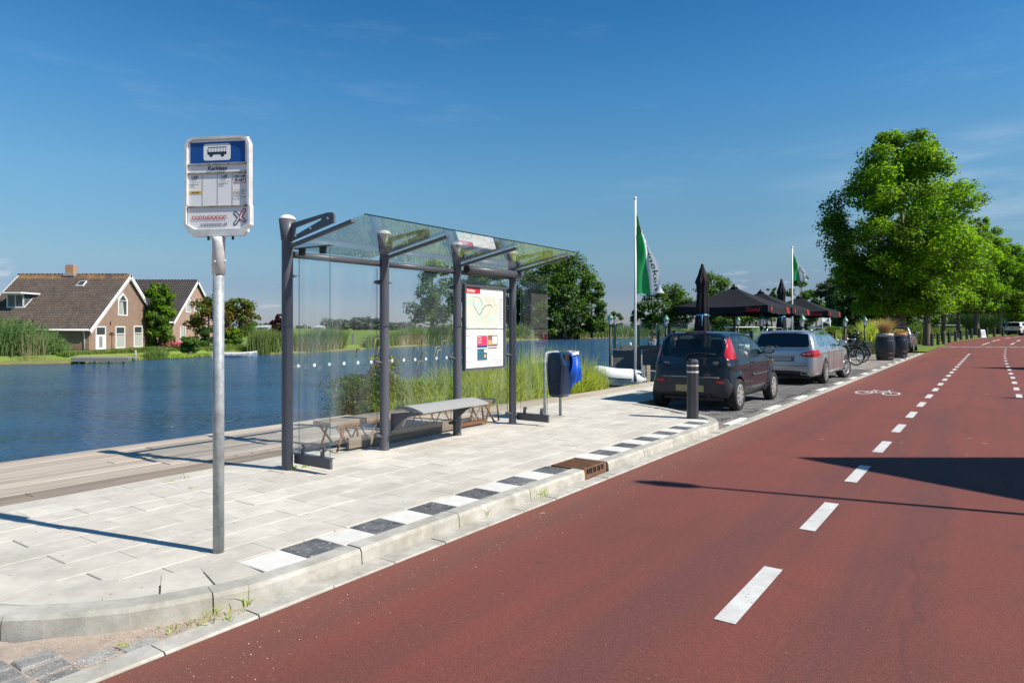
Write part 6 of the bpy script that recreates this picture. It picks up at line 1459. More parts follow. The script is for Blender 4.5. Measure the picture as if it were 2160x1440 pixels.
# farm sheds on the horizon
for i, (x0, x1, yt) in enumerate(((522, 548, 686), (551, 571, 685.5), (668, 683, 686))):
    Z = 430; a, c_ = P(x0, 690, Z), P(x1, 690, Z); wd = c_.x - a.x; hh = (692 - yt) / FPX * Z + 1.3
    rt = empty('farm_shed', ((a.x + c_.x) / 2, Z, -.4), 0, 'long pale distant farm shed, ' + ('left of the pair beyond the yellow green garden tree', 'right of the pair, beside the copper bush', 'lone one seen through the first shelter pane')[i], 'shed', 'farm sheds on the horizon')
    b = MB(); b.box((0, 0, hh * .3), (wd, 9, hh * .6)); b.build('wall', mat('shed_wall', (.30, .31, .32), rough=.8), rt)
    b = MB(); b.prism([(-wd / 2, -5, hh * .58), (-wd / 2, 5, hh * .58), (-wd / 2, 0, hh)], (wd, 0, 0)); b.build('roof', mat('shed_roof', (.42, .43, .45), rough=.7), rt)

# reeds along the far bank
def reedbelt(label, pts_px, hgt, n, m, wd=.05, depth=1.6, seedk=0, cat_='reeds', zb=None, lean=.22, name='reeds', kind='stuff'):
    A = [G(x, y, WATER) for x, y in pts_px]; seg = [(A[i + 1] - A[i]).length for i in range(len(A) - 1)]; tot = sum(seg); base_ = []
    Z_ = []
    for i, s_ in enumerate(seg):
        k = int(n * s_ / tot); f = rng.uniform(0, 1, k)[:, None]; a, c_ = np.array(A[i]), np.array(A[i + 1]); p = a + (c_ - a) * f; p[:, 1] += rng.uniform(0, depth, k); p[:, 0] += rng.normal(0, .15, k); p[:, 2] = WATER + .02 + np.clip((p[:, 1] - a[1]) * .0, 0, .5)
        base_.append(p)
    base_ = np.concatenate(base_); k = len(base_); nz = .75 + .25 * np.sin(base_[:, 0] * .9) * np.sin(base_[:, 0] * .37 + 1)
    hts = hgt * nz * rng.uniform(.6, 1.1, k); V, F = blades(base_, hts, np.full(k, wd) * rng.uniform(.6, 1.3, k), rng.uniform(.02, lean * 2, k)); o = npmesh(name, V, F, m, label=label, cat=cat_, kind=kind); return o
reedbelt('belt of green reeds along the far bank right of the shelter', [(1060, 719.5), (1150, 716), (1290, 713), (1430, 711), (1600, 709)], 3.4, 9000, lf_reed, .16, 4)
reedbelt('dry tan reed stems at the water line right of the shelter', [(1060, 719.5), (1150, 716), (1290, 713), (1430, 711), (1600, 709)], 1.3, 3500, lf_dry, .12, 1.0)
reedbelt('green reeds behind the shelter between jetty and poster', [(815, 734), (850, 731.5), (900, 729), (960, 725.5), (1000, 723), (1060, 719.5)], 3.2, 7000, lf_reed, .10, 3.5)
reedbelt('dry tan reed fringe behind the middle shelter panes', [(825, 733), (850, 731.5), (892, 729.5)], 2.2, 1800, lf_dry, .06, 1.0)
reedbelt('green reeds left of the jetty seen through the first pane', [(612, 746), (650, 745), (690, 742), (716, 740)], 3.0, 3200, lf_reed, .07, 2.8)
reedbelt('pale dry reed fringe below the first shelter pane', [(612, 746), (650, 745), (690, 742), (716, 740)], 2.0, 2200, lf_dry, .05, 1.0)
reedbelt('tall green reeds right of the moored wooden boat', [(520, 749.5), (560, 748.5), (604, 746.5)], 2.7, 3000, lf_reed, .06, 3.2)
reedbelt('dense green reeds behind the wooden jetty posts', [(770, 737), (815, 734)], 3.2, 1500, lf_reed, .08, 2.5)
reedbelt('low grass and flag leaves on the bank below the left brick house', [(143, 767), (215, 763.5), (287, 760), (350, 757), (430, 752), (470, 751)], .55, 5200, lf_reed2, .05, 1.6)
reedbelt('clump of upright iris leaves right of the small grey jetty', [(300, 759.5), (340, 757.5)], 1.1, 700, lf_reed, .05, 1.2)
reedbelt('dark round reed tussock on the far bank left of the poster', [(905, 728.8), (935, 727)], 3.6, 2200, lf_dark, .12, 3)
k = 14000; x = rng.uniform(120, 520, k); yb_ = np.interp(x, [143, 287, 430, 520], [767, 760, 752, 749.5]); y0_ = np.interp(x, [140, 200, 300, 400, 470, 525], [746, 743, 740.5, 737, 733.5, 731]); f_ = rng.uniform(0, 1, k)
Zb = 1.0 / (f_ / (FPX * 2.45 / (yb_ - 690) + .9) + (1 - f_) / (FPX * 1.89 / (y0_ - 690))); b1 = np.stack([(x - 1080) / FPX * Zb, Zb, np.full(k, -.38)], 1)
V, F = blades(b1, rng.uniform(.08, .30, k) * (1 + .8 * (np.sin(b1[:, 0] * 1.7) > .6)), rng.uniform(.03, .07, k), rng.uniform(.2, 1.0, k), seg=2); npmesh('lawn_grass', V, F, leafmat('lawn_blades', (.12, .20, .03), .3, .3, .4, (.20, .25, .05)), label='rough mown grass on the bank between the water and the grey path by the houses', cat='grass', kind='stuff')
# big reed bed at the left edge
A = []
k = 5200; x = rng.uniform(-170, 138, k); rowd = rng.uniform(0, 6.5, k); Zb = 45.0 + rowd + np.clip((x - 0) / 140, -1, 1) * 2.5; X = (x - 1080) / FPX * Zb
hh = np.interp(x, [-170, -40, 20, 60, 100, 138], [3.6, 3.6, 3.35, 3.1, 2.4, 1.3]) * rng.uniform(.6, 1.05, k)
bs_ = np.stack([X, Zb, np.full(k, WATER)], 1); V, F = blades(bs_, hh, rng.uniform(.04, .10, k), rng.uniform(.05, .55, k), seg=4)
P_ = []; 
idx = rng.integers(0, k, 9000); f = rng.uniform(.25, 1, 9000); pos = bs_[idx] + np.stack([rng.normal(0, .25, 9000), rng.normal(0, .25, 9000), hh[idx] * f], 1)
V2, F2 = leafquads(pos, rng.normal(0, 1, (9000, 3)), .34, .8, .16)
V, F = cat([(V, F), (V2, F2)]); npmesh('reeds', V, F, leafmat('bluish_reed', (.10, .18, .055), .3, .25, .3, (.15, .22, .07)), label='tall dense reed bed at the left edge in front of the left brick house', cat='reeds', kind='stuff')
k = 260; x = rng.uniform(-100, 95, k); Zb = 45.2 + rng.uniform(0, 2.0, k); bs_ = np.stack([(x - 1080) / FPX * Zb, Zb, np.full(k, WATER)], 1); V, F = blades(bs_, rng.uniform(1.2, 2.9, k), rng.uniform(.015, .035, k), rng.uniform(.05, .3, k)); npmesh('reeds', V, F, lf_dry, label='tan dry stalks standing in the reed bed at the left edge', cat='reeds', kind='stuff')

# ---------------------------------------------------------------- plants on the near bank behind the shelter
def near_plants():
    def strip(k, s0, s1, dmin, dmax, z=-.12):
        s_ = rng.uniform(s0, s1, k); edge = np.interp(s_, [6.9, 7.6, 8.2, 10, 14.3, 15], [-9.0, -8.85, -8.35, -7.62, -7.5, -7.5]); t_ = edge - rng.uniform(dmin, dmax, k)
        return np.stack([s_ * U.x + t_ * RT.x, s_ * U.y + t_ * RT.y, np.full(k, z)], 1), s_, t_
    b1, s_, _ = strip(11000, 8.35, 14.6, 0, 1.5); h_ = np.interp(s_, [8.3, 8.7, 9.5, 12, 14, 14.6], [.6, .9, 1.02, 1.02, .95, .6]) * rng.uniform(.3, 1.0, 11000) * (1 + .22 * np.sin(s_ * 3.1) * np.sin(s_ * 1.3 + 1))
    V, F = blades(b1, h_, rng.uniform(.012, .03, 11000), rng.uniform(.15, 1.0, 11000), seg=4); npmesh('bank_grass', V, F, lf_reed2, label='bright green grass and sedge leaves along the boardwalk behind the shelter', cat='tall grass', kind='stuff')
    b1, s_, _ = strip(2600, 8.4, 14.4, .1, 1.4); h_ = rng.uniform(.4, .98, 2600)
    V, F = blades(b1, h_, rng.uniform(.008, .018, 2600), rng.uniform(.1, .7, 2600), seg=4); npmesh('bank_grass', V, F, lf_mid, label='darker green blades mixed into the bank grass behind the shelter', cat='tall grass', kind='stuff')
    # upright reed stand at the right end
    k = 1500; s_ = rng.uniform(11.8, 15.0, k); t_ = -7.55 - rng.uniform(0, 1.1, k); b1 = np.stack([s_ * U.x + t_ * RT.x, s_ * U.y + t_ * RT.y, np.full(k, -.3)], 1)
    V, F = blades(b1, np.interp(s_, [11.8, 13.5, 15], [1.45, 1.45, 1.0]) * rng.uniform(.6, 1.08, k), rng.uniform(.014, .028, k), rng.uniform(.02, .28, k), seg=4); npmesh('reed_stand', V, F, lf_reed2, label='upright yellow green reed stand right of the litter bin', cat='reeds', kind='stuff')
    # leafy willow-herb like shrubs
    for i, (s0, t0, r_, h_, m, lb_) in enumerate(((8.35, -9.15, .5, .85, [lf_mid, lf_dark], 'dark leafy shrub at the left end of the bank plants beyond the boardwalk'), (8.75, -8.95, .28, 1.18, [lf_aut, lf_reed2], 'shrub with reddish seed heads standing highest at the left end of the bank plants'), (9.2, -8.75, .5, .70, [lf_mid, lf_reed2], 'leafy green shrub behind the second shelter post'), (9.9, -8.6, .4, .6, [lf_mid, lf_reed2], 'leafy green shrub behind the shelter seat'), (11.0, -8.4, .4, .6, [lf_reed2, lf_mid], 'leafy green shrub behind the third shelter post'))):
        k = int(4200 * r_ / .5); d = rng.normal(0, 1, (k, 3)) * np.array([r_ * .55, r_ * .55, 0]); z = rng.uniform(0, 1, k) ** .8 * h_; c = np.array(S(s0, t0, -.15)); pos = c + d; pos[:, 2] += z
        V, F = leafquads(pos, rng.normal(0, .5, (k, 3)) + np.array([0, 0, 1]), .07, .5, .3); rt = empty('shrub', c, 0, lb_, 'shrub'); V = V - c; npmesh('foliage', V, F, m, rt, mi=(rng.uniform(0, 1, k) > .7).astype(int))
        b = MB()
        for q in range(12): a = rng.uniform(0, 6.28); rr = rng.uniform(.1, .8) * r_; b.tube([(0, 0, -.1), (rr * .5 * math.cos(a), rr * .5 * math.sin(a), h_ * .5), (rr * math.cos(a), rr * math.sin(a), h_ * .95)], [.008, .006, .002], 4)
        b.build('stem', mat('red_stem', (.16, .07, .03), rough=.8, var=.2) if i == 1 else MATS['bark'], rt)
    # dry plumed stalks
    b = MB(); 
    for q in range(26):
        s_ = rng.uniform(8.2, 11.4); t_ = -8.3 - rng.uniform(0, .9) + (s_ - 8.2) * .15; p = S(s_, t_, -.1); h_ = rng.uniform(1.0, 1.45); a = rng.uniform(-.6, .9); dx = Vector((math.cos(a), math.sin(a), 0))
        b.tube([p, p + Vector((0, 0, h_ * .85)) + dx * .03, p + Vector((0, 0, h_)) + dx * .08, p + Vector((0, 0, h_ + .0)) + dx * .15, p + Vector((0, 0, h_ - .07)) + dx * .19], [.003, .003, .012, .010, .002], 5)
    b.build('dry_stalks', lf_dry, label='arching tan grass plumes rising behind the shelter glass', cat='dry grass', kind='stuff')
near_plants()
# weeds
def weed(loc, n, h_, label, w_=.008, spread=.05):
    b1 = rng.normal(0, spread * .4, (n, 3)); b1[:, 2] = 0; V, F = blades(b1, rng.uniform(.4, 1, n) * h_, rng.uniform(.6, 1.3, n) * w_, rng.uniform(.3, 1.3, n)); npmesh('weed', V, F, lf_reed2, loc=loc, label=label, cat='weed')
weed(G(1137, 1045, .012), 34, .11, 'bushy grass weed growing from the gutter joint below the black and white tiles', spread=.12)
weed(G(1153, 1030, .012), 14, .13, 'upright grass weed just right of the bushy gutter weed', spread=.03)
weed(G(1022, 1088, .012), 14, .10, 'small broad weed at the kerb foot left of the bushy gutter weed', spread=.04)
weed(G(1232, 1003, .012), 12, .07, 'small weed at the kerb foot next to the rusty drain', spread=.04)
weed(G(520, 1275, .004), 9, .12, 'single upright grass tuft at the foot of the kerb curve', spread=.02)
weed(G(460, 1305, .004), 30, .07, 'low spreading grass weed on sand near the kerb corner', spread=.13)
weed(G(385, 1322, .004), 18, .045, 'flat small weed patch on sand left of the spreading weed', spread=.10)
weed(G(262, 1362, .004), 12, .03, 'tiny weed between the granite setts at bottom left', spread=.04)
weed(G(618, 990, PZ), 26, .07, 'green weed tuft at the foot of the first shelter post', spread=.05)
weed(G(645, 985, PZ), 26, .06, 'second green tuft under the shelter floor bracket', spread=.09)
weed(G(357, 1015, PZ), 12, .03, 'small weed in the paving joint left of the sign pole, nearer the shelter', spread=.07)
weed(G(395, 1008, PZ), 10, .025, 'tiny weed in the paving joint beside the boardwalk', spread=.06)
weed(G(407, 1029, PZ), 10, .03, 'tiny weed in the paving just left of the sign pole', spread=.06)
weed(G(1336, 814, PZ), 50, .10, 'flat green grass tuft on the pavement near the flagpole', spread=.22)
# ---------------------------------------------------------------- brick houses
def brickmat(name, c1, c2, mortar):
    m = bpy.data.materials.new(name); m.use_nodes = True; t = m.node_tree; L = t.links.new; b = t.nodes['Principled BSDF']; b.inputs['Roughness'].default_value = .9
    tc = t.nodes.new('ShaderNodeTexCoord'); sp = t.nodes.new('ShaderNodeSeparateXYZ'); L(tc.outputs['Object'], sp.inputs[0]); ad = t.nodes.new('ShaderNodeMath'); L(sp.outputs[0], ad.inputs[0]); L(sp.outputs[1], ad.inputs[1]); cb = t.nodes.new('ShaderNodeCombineXYZ'); L(ad.outputs[0], cb.inputs[0]); L(sp.outputs[2], cb.inputs[1])
    br = t.nodes.new('ShaderNodeTexBrick'); br.inputs['Scale'].default_value = 1; br.inputs['Brick Width'].default_value = .22; br.inputs['Row Height'].default_value = .063; br.inputs['Mortar Size'].default_value = .010; br.inputs['Color1'].default_value = tuple(c1) + (1,); br.inputs['Color2'].default_value = tuple(c2) + (1,); br.inputs['Mortar'].default_value = tuple(mortar) + (1,); L(cb.outputs[0], br.inputs['Vector'])
    no = t.nodes.new('ShaderNodeTexNoise'); no.inputs['Scale'].default_value = 1.3; no.inputs['Detail'].default_value = 6; L(tc.outputs['Object'], no.inputs['Vector']); mr = t.nodes.new('ShaderNodeMapRange'); mr.inputs['To Min'].default_value = .75; mr.inputs['To Max'].default_value = 1.25; L(no.outputs['Fac'], mr.inputs['Value'])
    sc = t.nodes.new('ShaderNodeVectorMath'); sc.operation = 'SCALE'; L(br.outputs['Color'], sc.inputs[0]); L(mr.outputs[0], sc.inputs['Scale']); L(sc.outputs[0], b.inputs['Base Color'])
    bp = t.nodes.new('ShaderNodeBump'); bp.inputs['Strength'].default_value = .5; bp.inputs['Distance'].default_value = .01; bp.invert = True; L(br.outputs['Fac'], bp.inputs['Height']); L(bp.outputs[0], b.inputs['Normal']); return m
m_brick = brickmat('brown_brick', (.27, .15, .10), (.22, .125, .085), (.30, .24, .19))
m_brick2 = brickmat('pink_brick', (.38, .21, .16), (.32, .18, .14), (.38, .30, .25))
m_rtile = mat('roof_tile_brown', (.085, .062, .052), rough=.75, var=.2, vscale=1.2, col2=(.115, .085, .065), island=.15)
m_rtile2 = mat('roof_tile_dark', (.045, .036, .036), rough=.55, var=.2, vscale=1.2, col2=(.065, .05, .045), island=.15)
m_lichen = mat('ridge_tile_lichen', (.085, .062, .052), rough=.85, var=.3, vscale=.9, col2=(.25, .13, .045), rnd=.2)
m_trim = mat('house_trim', (.70, .70, .68), rough=.6, var=.05)
m_wglass = mat('house_window_glass', (.05, .06, .065), rough=.08, var=.1, spec=.8)
m_curt = mat('net_curtain', (.36, .37, .35), rough=.8, var=.12, vscale=6)
def pantiles(name, m, parent, x0, x1, ya, za, yb, zb_, skip=None, island=True):
    """rows of curved tiles from eave (ya,za) up to ridge (yb,zb)"""
    sl = math.hypot(yb - ya, zb_ - za); rows = int(sl / .30); cols = int((x1 - x0) / .235); ux = (x1 - x0) / cols; dv = sl / rows; dy, dz = (yb - ya) / sl, (zb_ - za) / sl; ny, nz = -dz, dy
    if nz < 0: ny, nz = -ny, -nz
    pf_ = [(0, .0), (.12, .035), (.3, .052), (.48, .035), (.62, .006), (.8, -.004), (1.0, .0)]; V = []; F = []
    for r_ in range(rows):
        for c_ in range(cols):
            x = x0 + c_ * ux
            if skip and skip(x + ux / 2, ya + dy * (r_ + .5) * dv): continue
            k = len(V); j = float(rng.uniform(-.004, .006))
            for (v_, up) in ((r_ * dv - .03, .036 + j), ((r_ + 1) * dv, .004)):
                for f, hh in pf_: V.append((x + f * ux, ya + dy * v_ + ny * (hh + up), za + dz * v_ + nz * (hh + up)))
            for q in range(6): F.append((k + q, k + q + 1, k + 8 + q, k + 7 + q))
            k2 = len(V)
            for f, hh in pf_[:]: V.append((x + f * ux, ya + dy * (r_ * dv - .03) + ny * (hh - .01), za + dz * (r_ * dv - .03) + nz * (hh - .01)))
            for q in range(6): F.append((k2 + q, k2 + q + 1, k + q + 1, k + q))
    return npmesh(name, V, F, m, parent, kind='stuff')
def house(name, label, X, Y0, Ym, Xl, zb_, ze, zr_, brick, rt_m, ridge_m, scal):
    root = empty(name, (X, Ym, zb_), 0, label, 'house'); hw = Ym - Y0; Le = X - Xl; e = ze - zb_; r_ = zr_ - zb_
    b = MB(); sh_ = .12     # walls: gable polygons + side
    g = [(-hw, 0), (hw, 0), (hw, e), (0, r_ - sh_), (-hw, e)]; v = [(0, y, z) for y, z in g] + [(-Le, y, z) for y, z in g]
    b.add(v, [(0, 1, 2, 3, 4), (9, 8, 7, 6, 5)] + [(i, 5 + i, 5 + (i + 1) % 5, (i + 1) % 5) for i in range(5)]); b.build('wall', brick, root)
    oh = .30; k_ = (r_ - e) / hw; yo = -hw - oh; zo = e - oh * k_
    rf = empty('roof', (0, 0, 0), 0, parent=root)
    for sg in (-1, 1):
        b = MB(); v = [(.22, sg * (hw + oh), zo), (.22, 0, r_), (-Le - .22, 0, r_), (-Le - .22, sg * (hw + oh), zo)]; up = Vector((0, sg * (r_ - e), hw)).normalized() * .05
        b.add([tuple(Vector(p) - up * 1.4) for p in v] + v, [(0, 1, 2, 3), (7, 6, 5, 4), (0, 4, 5, 1), (2, 6, 7, 3), (0, 3, 7, 4)]); b.build('roof_deck', m_rtile2 if rt_m is m_rtile2 else m_rtile, rf)
    sl_ = math.hypot(hw + oh, r_ - zo); fy = .62 / sl_; ym_, zm_ = yo * fy, r_ + (zo - r_) * fy
    pantiles('roof_tiles', rt_m, rf, -Le - .15, .15, yo, zo, ym_, zm_)
    pantiles('top_course_tiles', ridge_m, rf, -Le - .15, .15, ym_, zm_, -.02, r_)
    x = .18; 
    while x > -Le - .2:
        b = MB(); b.tube([(x, 0, r_ + .02), (x - .38, 0, r_ + .035)], [.12, .105], 8); b.build('ridge_tile', ridge_m, rf); x -= .36
    # bargeboards with fretwork
    for xx in (.24, -Le - .24):
        for sg in (-1, 1):
            a = Vector((xx, sg * (hw + oh + .05), zo - .05 * k_)); c = Vector((xx, 0, r_ + .06)); d = (c - a)
            b = MB(); n_ = Vector((0, sg * d.z, -sg * d.y)).normalized(); 
            if n_.z > 0: n_ = -n_
            b.prism([a, c, c + n_ * .26, a + n_ * .26], (.05, 0, 0)); bb_ = b.build('bargeboard', m_trim, rf)
            if scal and xx > 0:
                b = MB(); k = int(d.length / .2)
                for q in range(k):
                    p = a + d * ((q + .1) / k) + n_ * .26 + Vector((.01, 0, 0)); p2 = a + d * ((q + .9) / k) + n_ * .26 + Vector((.01, 0, 0)); mid = (p + p2) / 2 + n_ * .16
                    b.prism([p, p2, mid], (.03, 0, 0))
                b.build('fretwork', m_trim, rf)
    b = MB(); b.tube([(.2, yo - .06, zo - .0), (-Le - .2, yo - .06, zo)], .075, 8); b.build('gutter', m_trim, rf)
    b = MB(); b.tube([(-.35, yo - .03, zo), (-.35, -hw - .05, zo - .3), (-.35, -hw - .05, 0)], .045, 8); b.build('downpipe', m_trim, root)
    return root, hw, Le, e, r_
def gwin(root, X, Ym, zb_, px0, px1, py0, py1, kind='sash', name='window'):
    ya, yb = -X * 1440 / (1080 - px0) - Ym, -X * 1440 / (1080 - px1) - Ym; Zc = (ya + yb) / 2 + Ym
    z1 = EYE - (py0 - 690) / FPX * Zc - zb_; z0 = EYE - (py1 - 690) / FPX * Zc - zb_; z0 = max(z0, .02); fw = .10; yc, wd = (ya + yb) / 2, yb - ya
    b = MB()
    if kind == 'gothic':
        po = [(ya, z0), (yb, z0), (yb, z0 + (z1 - z0) * .72), (yc, z1), (ya, z0 + (z1 - z0) * .72)]; ins = [(yc + (y - yc) * .78, z0 + .1 + (z - z0) * .86) for y, z in po]; n = 5
        v = [(.05, y, z) for y, z in po] + [(.05, y, z) for y, z in ins] + [(-.02, y, z) for y, z in po] + [(-.02, y, z) for y, z in ins]; f = []
        for i in range(n): j = (i + 1) % n; f += [(i, j, n + j, n + i), (j, i, 2 * n + i, 2 * n + j), (n + i, n + j, 3 * n + j, 3 * n + i)]
        b.add(v, f); fr_ = b.build(name, m_trim, root); b = MB(); b.prism([(.006, y, z) for y, z in ins], (.004, 0, 0)); b.build('pane', m_wglass, fr_)
        b = MB(); b.box((.03, yc, z0 + (z1 - z0) * .66), (.03, wd * .8, .05)); b.build('glazing_bar', m_trim, fr_)
        b = MB(); b.prism([(.0115, yc - wd * .28, z0 + .12), (.0115, yc + wd * .18, z0 + .12), (.0115, yc + wd * .02, z0 + (z1 - z0) * .6), (.0115, yc - wd * .28, z0 + (z1 - z0) * .6)], (.002, 0, 0)); b.build('curtain', m_curt, fr_); return
    for (c, d) in (((.02, ya + fw / 2, (z0 + z1) / 2), (.07, fw, z1 - z0)), ((.02, yb - fw / 2, (z0 + z1) / 2), (.07, fw, z1 - z0)), ((.02, yc, z1 - fw / 2), (.07, wd - 2 * fw, fw)), ((.02, yc, z0 + fw / 2), (.07, wd - 2 * fw, fw))): b.box(c, d)
    fr_ = b.build(name, m_trim, root)
    if kind == 'door':
        b = MB(); b.box((.005, yc, z1 - .1 - .30), (.02, wd - 2 * fw, .6)); b.build('pane', m_wglass, fr_)
        b = MB(); b.box((.012, yc, (z0 + z1 - .7) / 2), (.03, wd - 2 * fw, z1 - z0 - .72)); dr = b.build('door_leaf', m_trim, fr_)
        b = MB(); b.box((.03, yc, z0 + .62), (.01, wd * .32, .9)); b.build('door_panel', mat('door_grey', (.22, .23, .24), rough=.5), fr_); return
    b = MB(); b.box((.005, yc, (z0 + z1) / 2), (.02, wd - 2 * fw, z1 - z0 - 2 * fw)); b.build('pane', m_wglass, fr_)
    if kind == 'sash':
        zt = z0 + (z1 - z0) * .66; b = MB(); b.box((.03, yc, zt), (.04, wd - 2 * fw, .07)); b.build('glazing_bar', m_trim, fr_)
        b = MB(); b.box((.0175, yc, (z0 + zt) / 2), (.004, wd - 2.4 * fw, zt - z0 - .22)); b.build('curtain', m_curt, fr_)
    if kind == 'blind': b = MB(); b.box((.0175, yc - .05, (z0 + z1) / 2), (.004, wd - 3 * fw, z1 - z0 - .22)); b.build('curtain', m_curt, fr_)
hX, hY0, hYm, hXl, hzb = -34.7, 56.0, 61.7, -44.3, -.33
h1, hw, Le, e_, r_h = house('brick_house', 'brown brick house with big tiled roof, white fretwork gable and dormer, left of the two', hX, hY0, hYm, hXl, hzb, 1.57, 6.27, m_brick, m_rtile, m_lichen, True)
gwin(h1, hX, hYm, hzb, 201, 222.5, 688, 738.5, 'door', 'door'); gwin(h1, hX, hYm, hzb, 243, 263, 688, 737.5); gwin(h1, hX, hYm, hzb, 281.5, 299.5, 687, 736); gwin(h1, hX, hYm, hzb, 248.5, 268.5, 617.5, 666, 'gothic')
# chimney, dormer, skylight
cx = (150 - 1080) / FPX * 61.7 - hX; b = MB(); b.box((cx, 0, r_h + .35), (.72, .55, 1.0)); b.box((cx, 0, r_h + .88), (.62, .45, .08), 1); b.box((cx, 0, r_h + .0), (1.0, .8, .22), 1); b.build('chimney', [brickmat('orange_brick', (.45, .22, .09), (.38, .18, .08), (.35, .28, .2)), mat('lead_flashing', (.30, .31, .33), rough=.5)], h1)
k_ = (r_h - e_) / hw
def roof_y(z): return -(r_h - z) / k_
d0, d1 = (29 - 1080) / FPX * 58.7 - hX, (65 - 1080) / FPX * 58.7 - hX; zl, zt = EYE - (650 - 690) / FPX * 58.7 - hzb, EYE - (621 - 690) / FPX * 58.7 - hzb; yf = roof_y(zl) - .05
dm = empty('dormer', (0, 0, 0), 0, parent=h1)
b = MB(); yb_ = roof_y(zt)
b.add([(d0, yf, zl), (d0, yf, zt), (d0, yb_, zt), (d1, yf, zl), (d1, yf, zt), (d1, yb_, zt)], [(0, 1, 2), (5, 4, 3)], 1)
for (c, d) in ((((d0 + d1) / 2, yf, zl + .06), (d1 - d0, .1, .12)), (((d0 + d1) / 2, yf, zt - .05), (d1 - d0, .1, .1)), ((d0 + .06, yf, (zl + zt) / 2), (.12, .1, zt - zl - .22)), ((d1 - .06, yf, (zl + zt) / 2), (.12, .1, zt - zl - .22)), (((d0 + d1) / 2, yf, (zl + zt) / 2), (.09, .09, zt - zl - .22))): b.box(c, d)
b.box(((d0 + d1) / 2 - .0, yf + .3, zt + .07), (d1 - d0 + .7, (yb_ - yf) + .9, .13)); b.bar((d1 + .02, yf, zl), (d1 + .02, yb_, zt), .06, .16); b.build('frame', [m_trim, mat('dormer_side', (.06, .085, .10), rough=.6)], dm)
b = MB(); b.box(((d0 + d1) / 2, yf + .03, (zl + zt) / 2), (d1 - d0 - .2, .02, zt - zl - .2)); b.build('pane', m_wglass, dm)
zs_ = EYE - (601 - 690) / FPX * 60.5 - hzb; xs_ = (172 - 1080) / FPX * 60.5 - hX; ys_ = roof_y(zs_) ; q = Matrix.Rotation(math.atan(k_), 3, 'X'); b = MB(); b.box((xs_, ys_, zs_ + .12), (.62, .75, .1), M4=q); b.build('skylight', m_trim, h1); b = MB(); b.box((xs_, ys_ - .03, zs_ + .17), (.5, .6, .03), M4=q); b.build('skylight_pane', m_wglass, h1)
# wall anchor
for px_, py_ in ((232.5, 682), (260, 603)):
    Zc = 34.7 * 1440 / (1080 - px_); b = MB(); zz = EYE - (py_ - 690) / FPX * Zc - hzb; b.box((.03, Zc - hYm, zz), (.03, .05, .38)); b.box((.03, Zc - hYm, zz), (.03, .2, .05)); b.build('wall_anchor', m_dark, h1)
h2, hw2, Le2, e2, r2 = house('brick_house', 'pinkish brick house with dark tiled roof behind the garden trees, right of the two', -35.1, 70.6, 75.8, -46.0, -.33, 2.29, 6.71, m_brick2, m_rtile2, m_rtile2, False)
for a in ((391.5, 402, 632, 659.5), (409, 419.5, 633, 656.5), (379.5, 390.5, 688, 722), (425, 436, 688, 720)): gwin(h2, -35.1, 75.8, -.33, *a, 'blind')
# path and bank details in front of the houses
b = MB(); V = []
for (x, y0, y1) in ((60, 742, 746.5), (140, 741, 745), (200, 739.5, 742.5), (300, 736.5, 739.5), (400, 732, 735.5), (470, 729, 732), (525, 727, 729.5)):
    for y in (y0, y1): g = G(x, y, -.34); V.append((g.x, g.y, -.335))
npmesh('path', V, [(2 * i + 1, 2 * i + 3, 2 * i + 2, 2 * i) for i in range(6)], mat('grey_path', (.24, .235, .225), rough=.9, var=.1), kind='structure')
def postobj(px, y0, y1, Z, label, r_=.06, m=None, zb_=-1.2):
    p = P(px, y1, Z); p.z = zb_; top = EYE - (y0 - 690) / FPX * Z; b = MB(); b.tube([(0, 0, 0), (0, 0, top - zb_)], r_, 8); b.build('wooden_post', m or m_grey_wood, loc=p, label=label, cat='post')
postobj(193.5, 742, 757, 50, 'leaning grey post at the back of the long jetty below the left house', .06)
postobj(286, 738, 762, 50, 'grey wooden post at the water edge right of the long jetty', .07)
postobj(447, 742, 755, 53, 'short weathered post beside the moored wooden boat', .08)
# a bird-table like post and a planter box by the gable
p = G(236, 741, -.33); b = MB(); b.tube([(0, 0, 0), (0, 0, 1.3)], .04, 6); b.box((0, 0, 1.3), (.3, .3, .1)); b.box((0, 0, 1.42), (.2, .2, .14)); b.build('bird_table', mat('brown_paint', (.14, .07, .035), rough=.7), loc=p, label='small brown bird table on a post in front of the left brick house', cat='bird table')
# jetties
def jetty(label, px0, px1, pyt, Zj, depth, zt, rail=False, posts=4):
    a, c_ = P(px0, 690, Zj), P(px1, 690, Zj); w_ = c_.x - a.x; rt = empty('jetty', (a.x, Zj, 0), 0, label, 'jetty'); n = max(2, int(depth / .2))
    for i in range(n): b = MB(); b.box((w_ / 2, .1 + i * depth / n, zt), (w_, depth / n - .015, .05)); b.build('plank', m_grey_wood, rt)
    b = MB(); b.box((w_ / 2, 0, zt - .15), (w_, .06, .22)); b.build('beam', m_grey_wood, rt)
    for k in range(posts): b = MB(); b.tube([(w_ * (k + .5) / posts, .15, -1.4), (w_ * (k + .5) / posts, .15, zt - .05)], .07, 8); b.build('pile', m_grey_wood, rt)
    return rt, w_
jetty('long low grey jetty on the water in front of the left brick house', 150, 272, 752, 45.4, 1.3, -.47)
jt, jw = jetty('wooden jetty with upright posts seen through the first and second shelter panes', 716, 762, 726, 78, 3, -.45)
for x_ in (3.0 * .0 + jw * .62,): b = MB(); b.box((x_, .1, .05), (.3, .3, 1.6)); b.build('mooring_post', m_grey_wood, jt)
jetty('pale wooden landing stage right of the posted jetty, seen behind the second shelter post', 766, 806, 727, 79, 2.2, -.35)
postobj(767, 715, 738, 78.5, 'tall square mooring post between the jetty and the pale landing stage', .22)
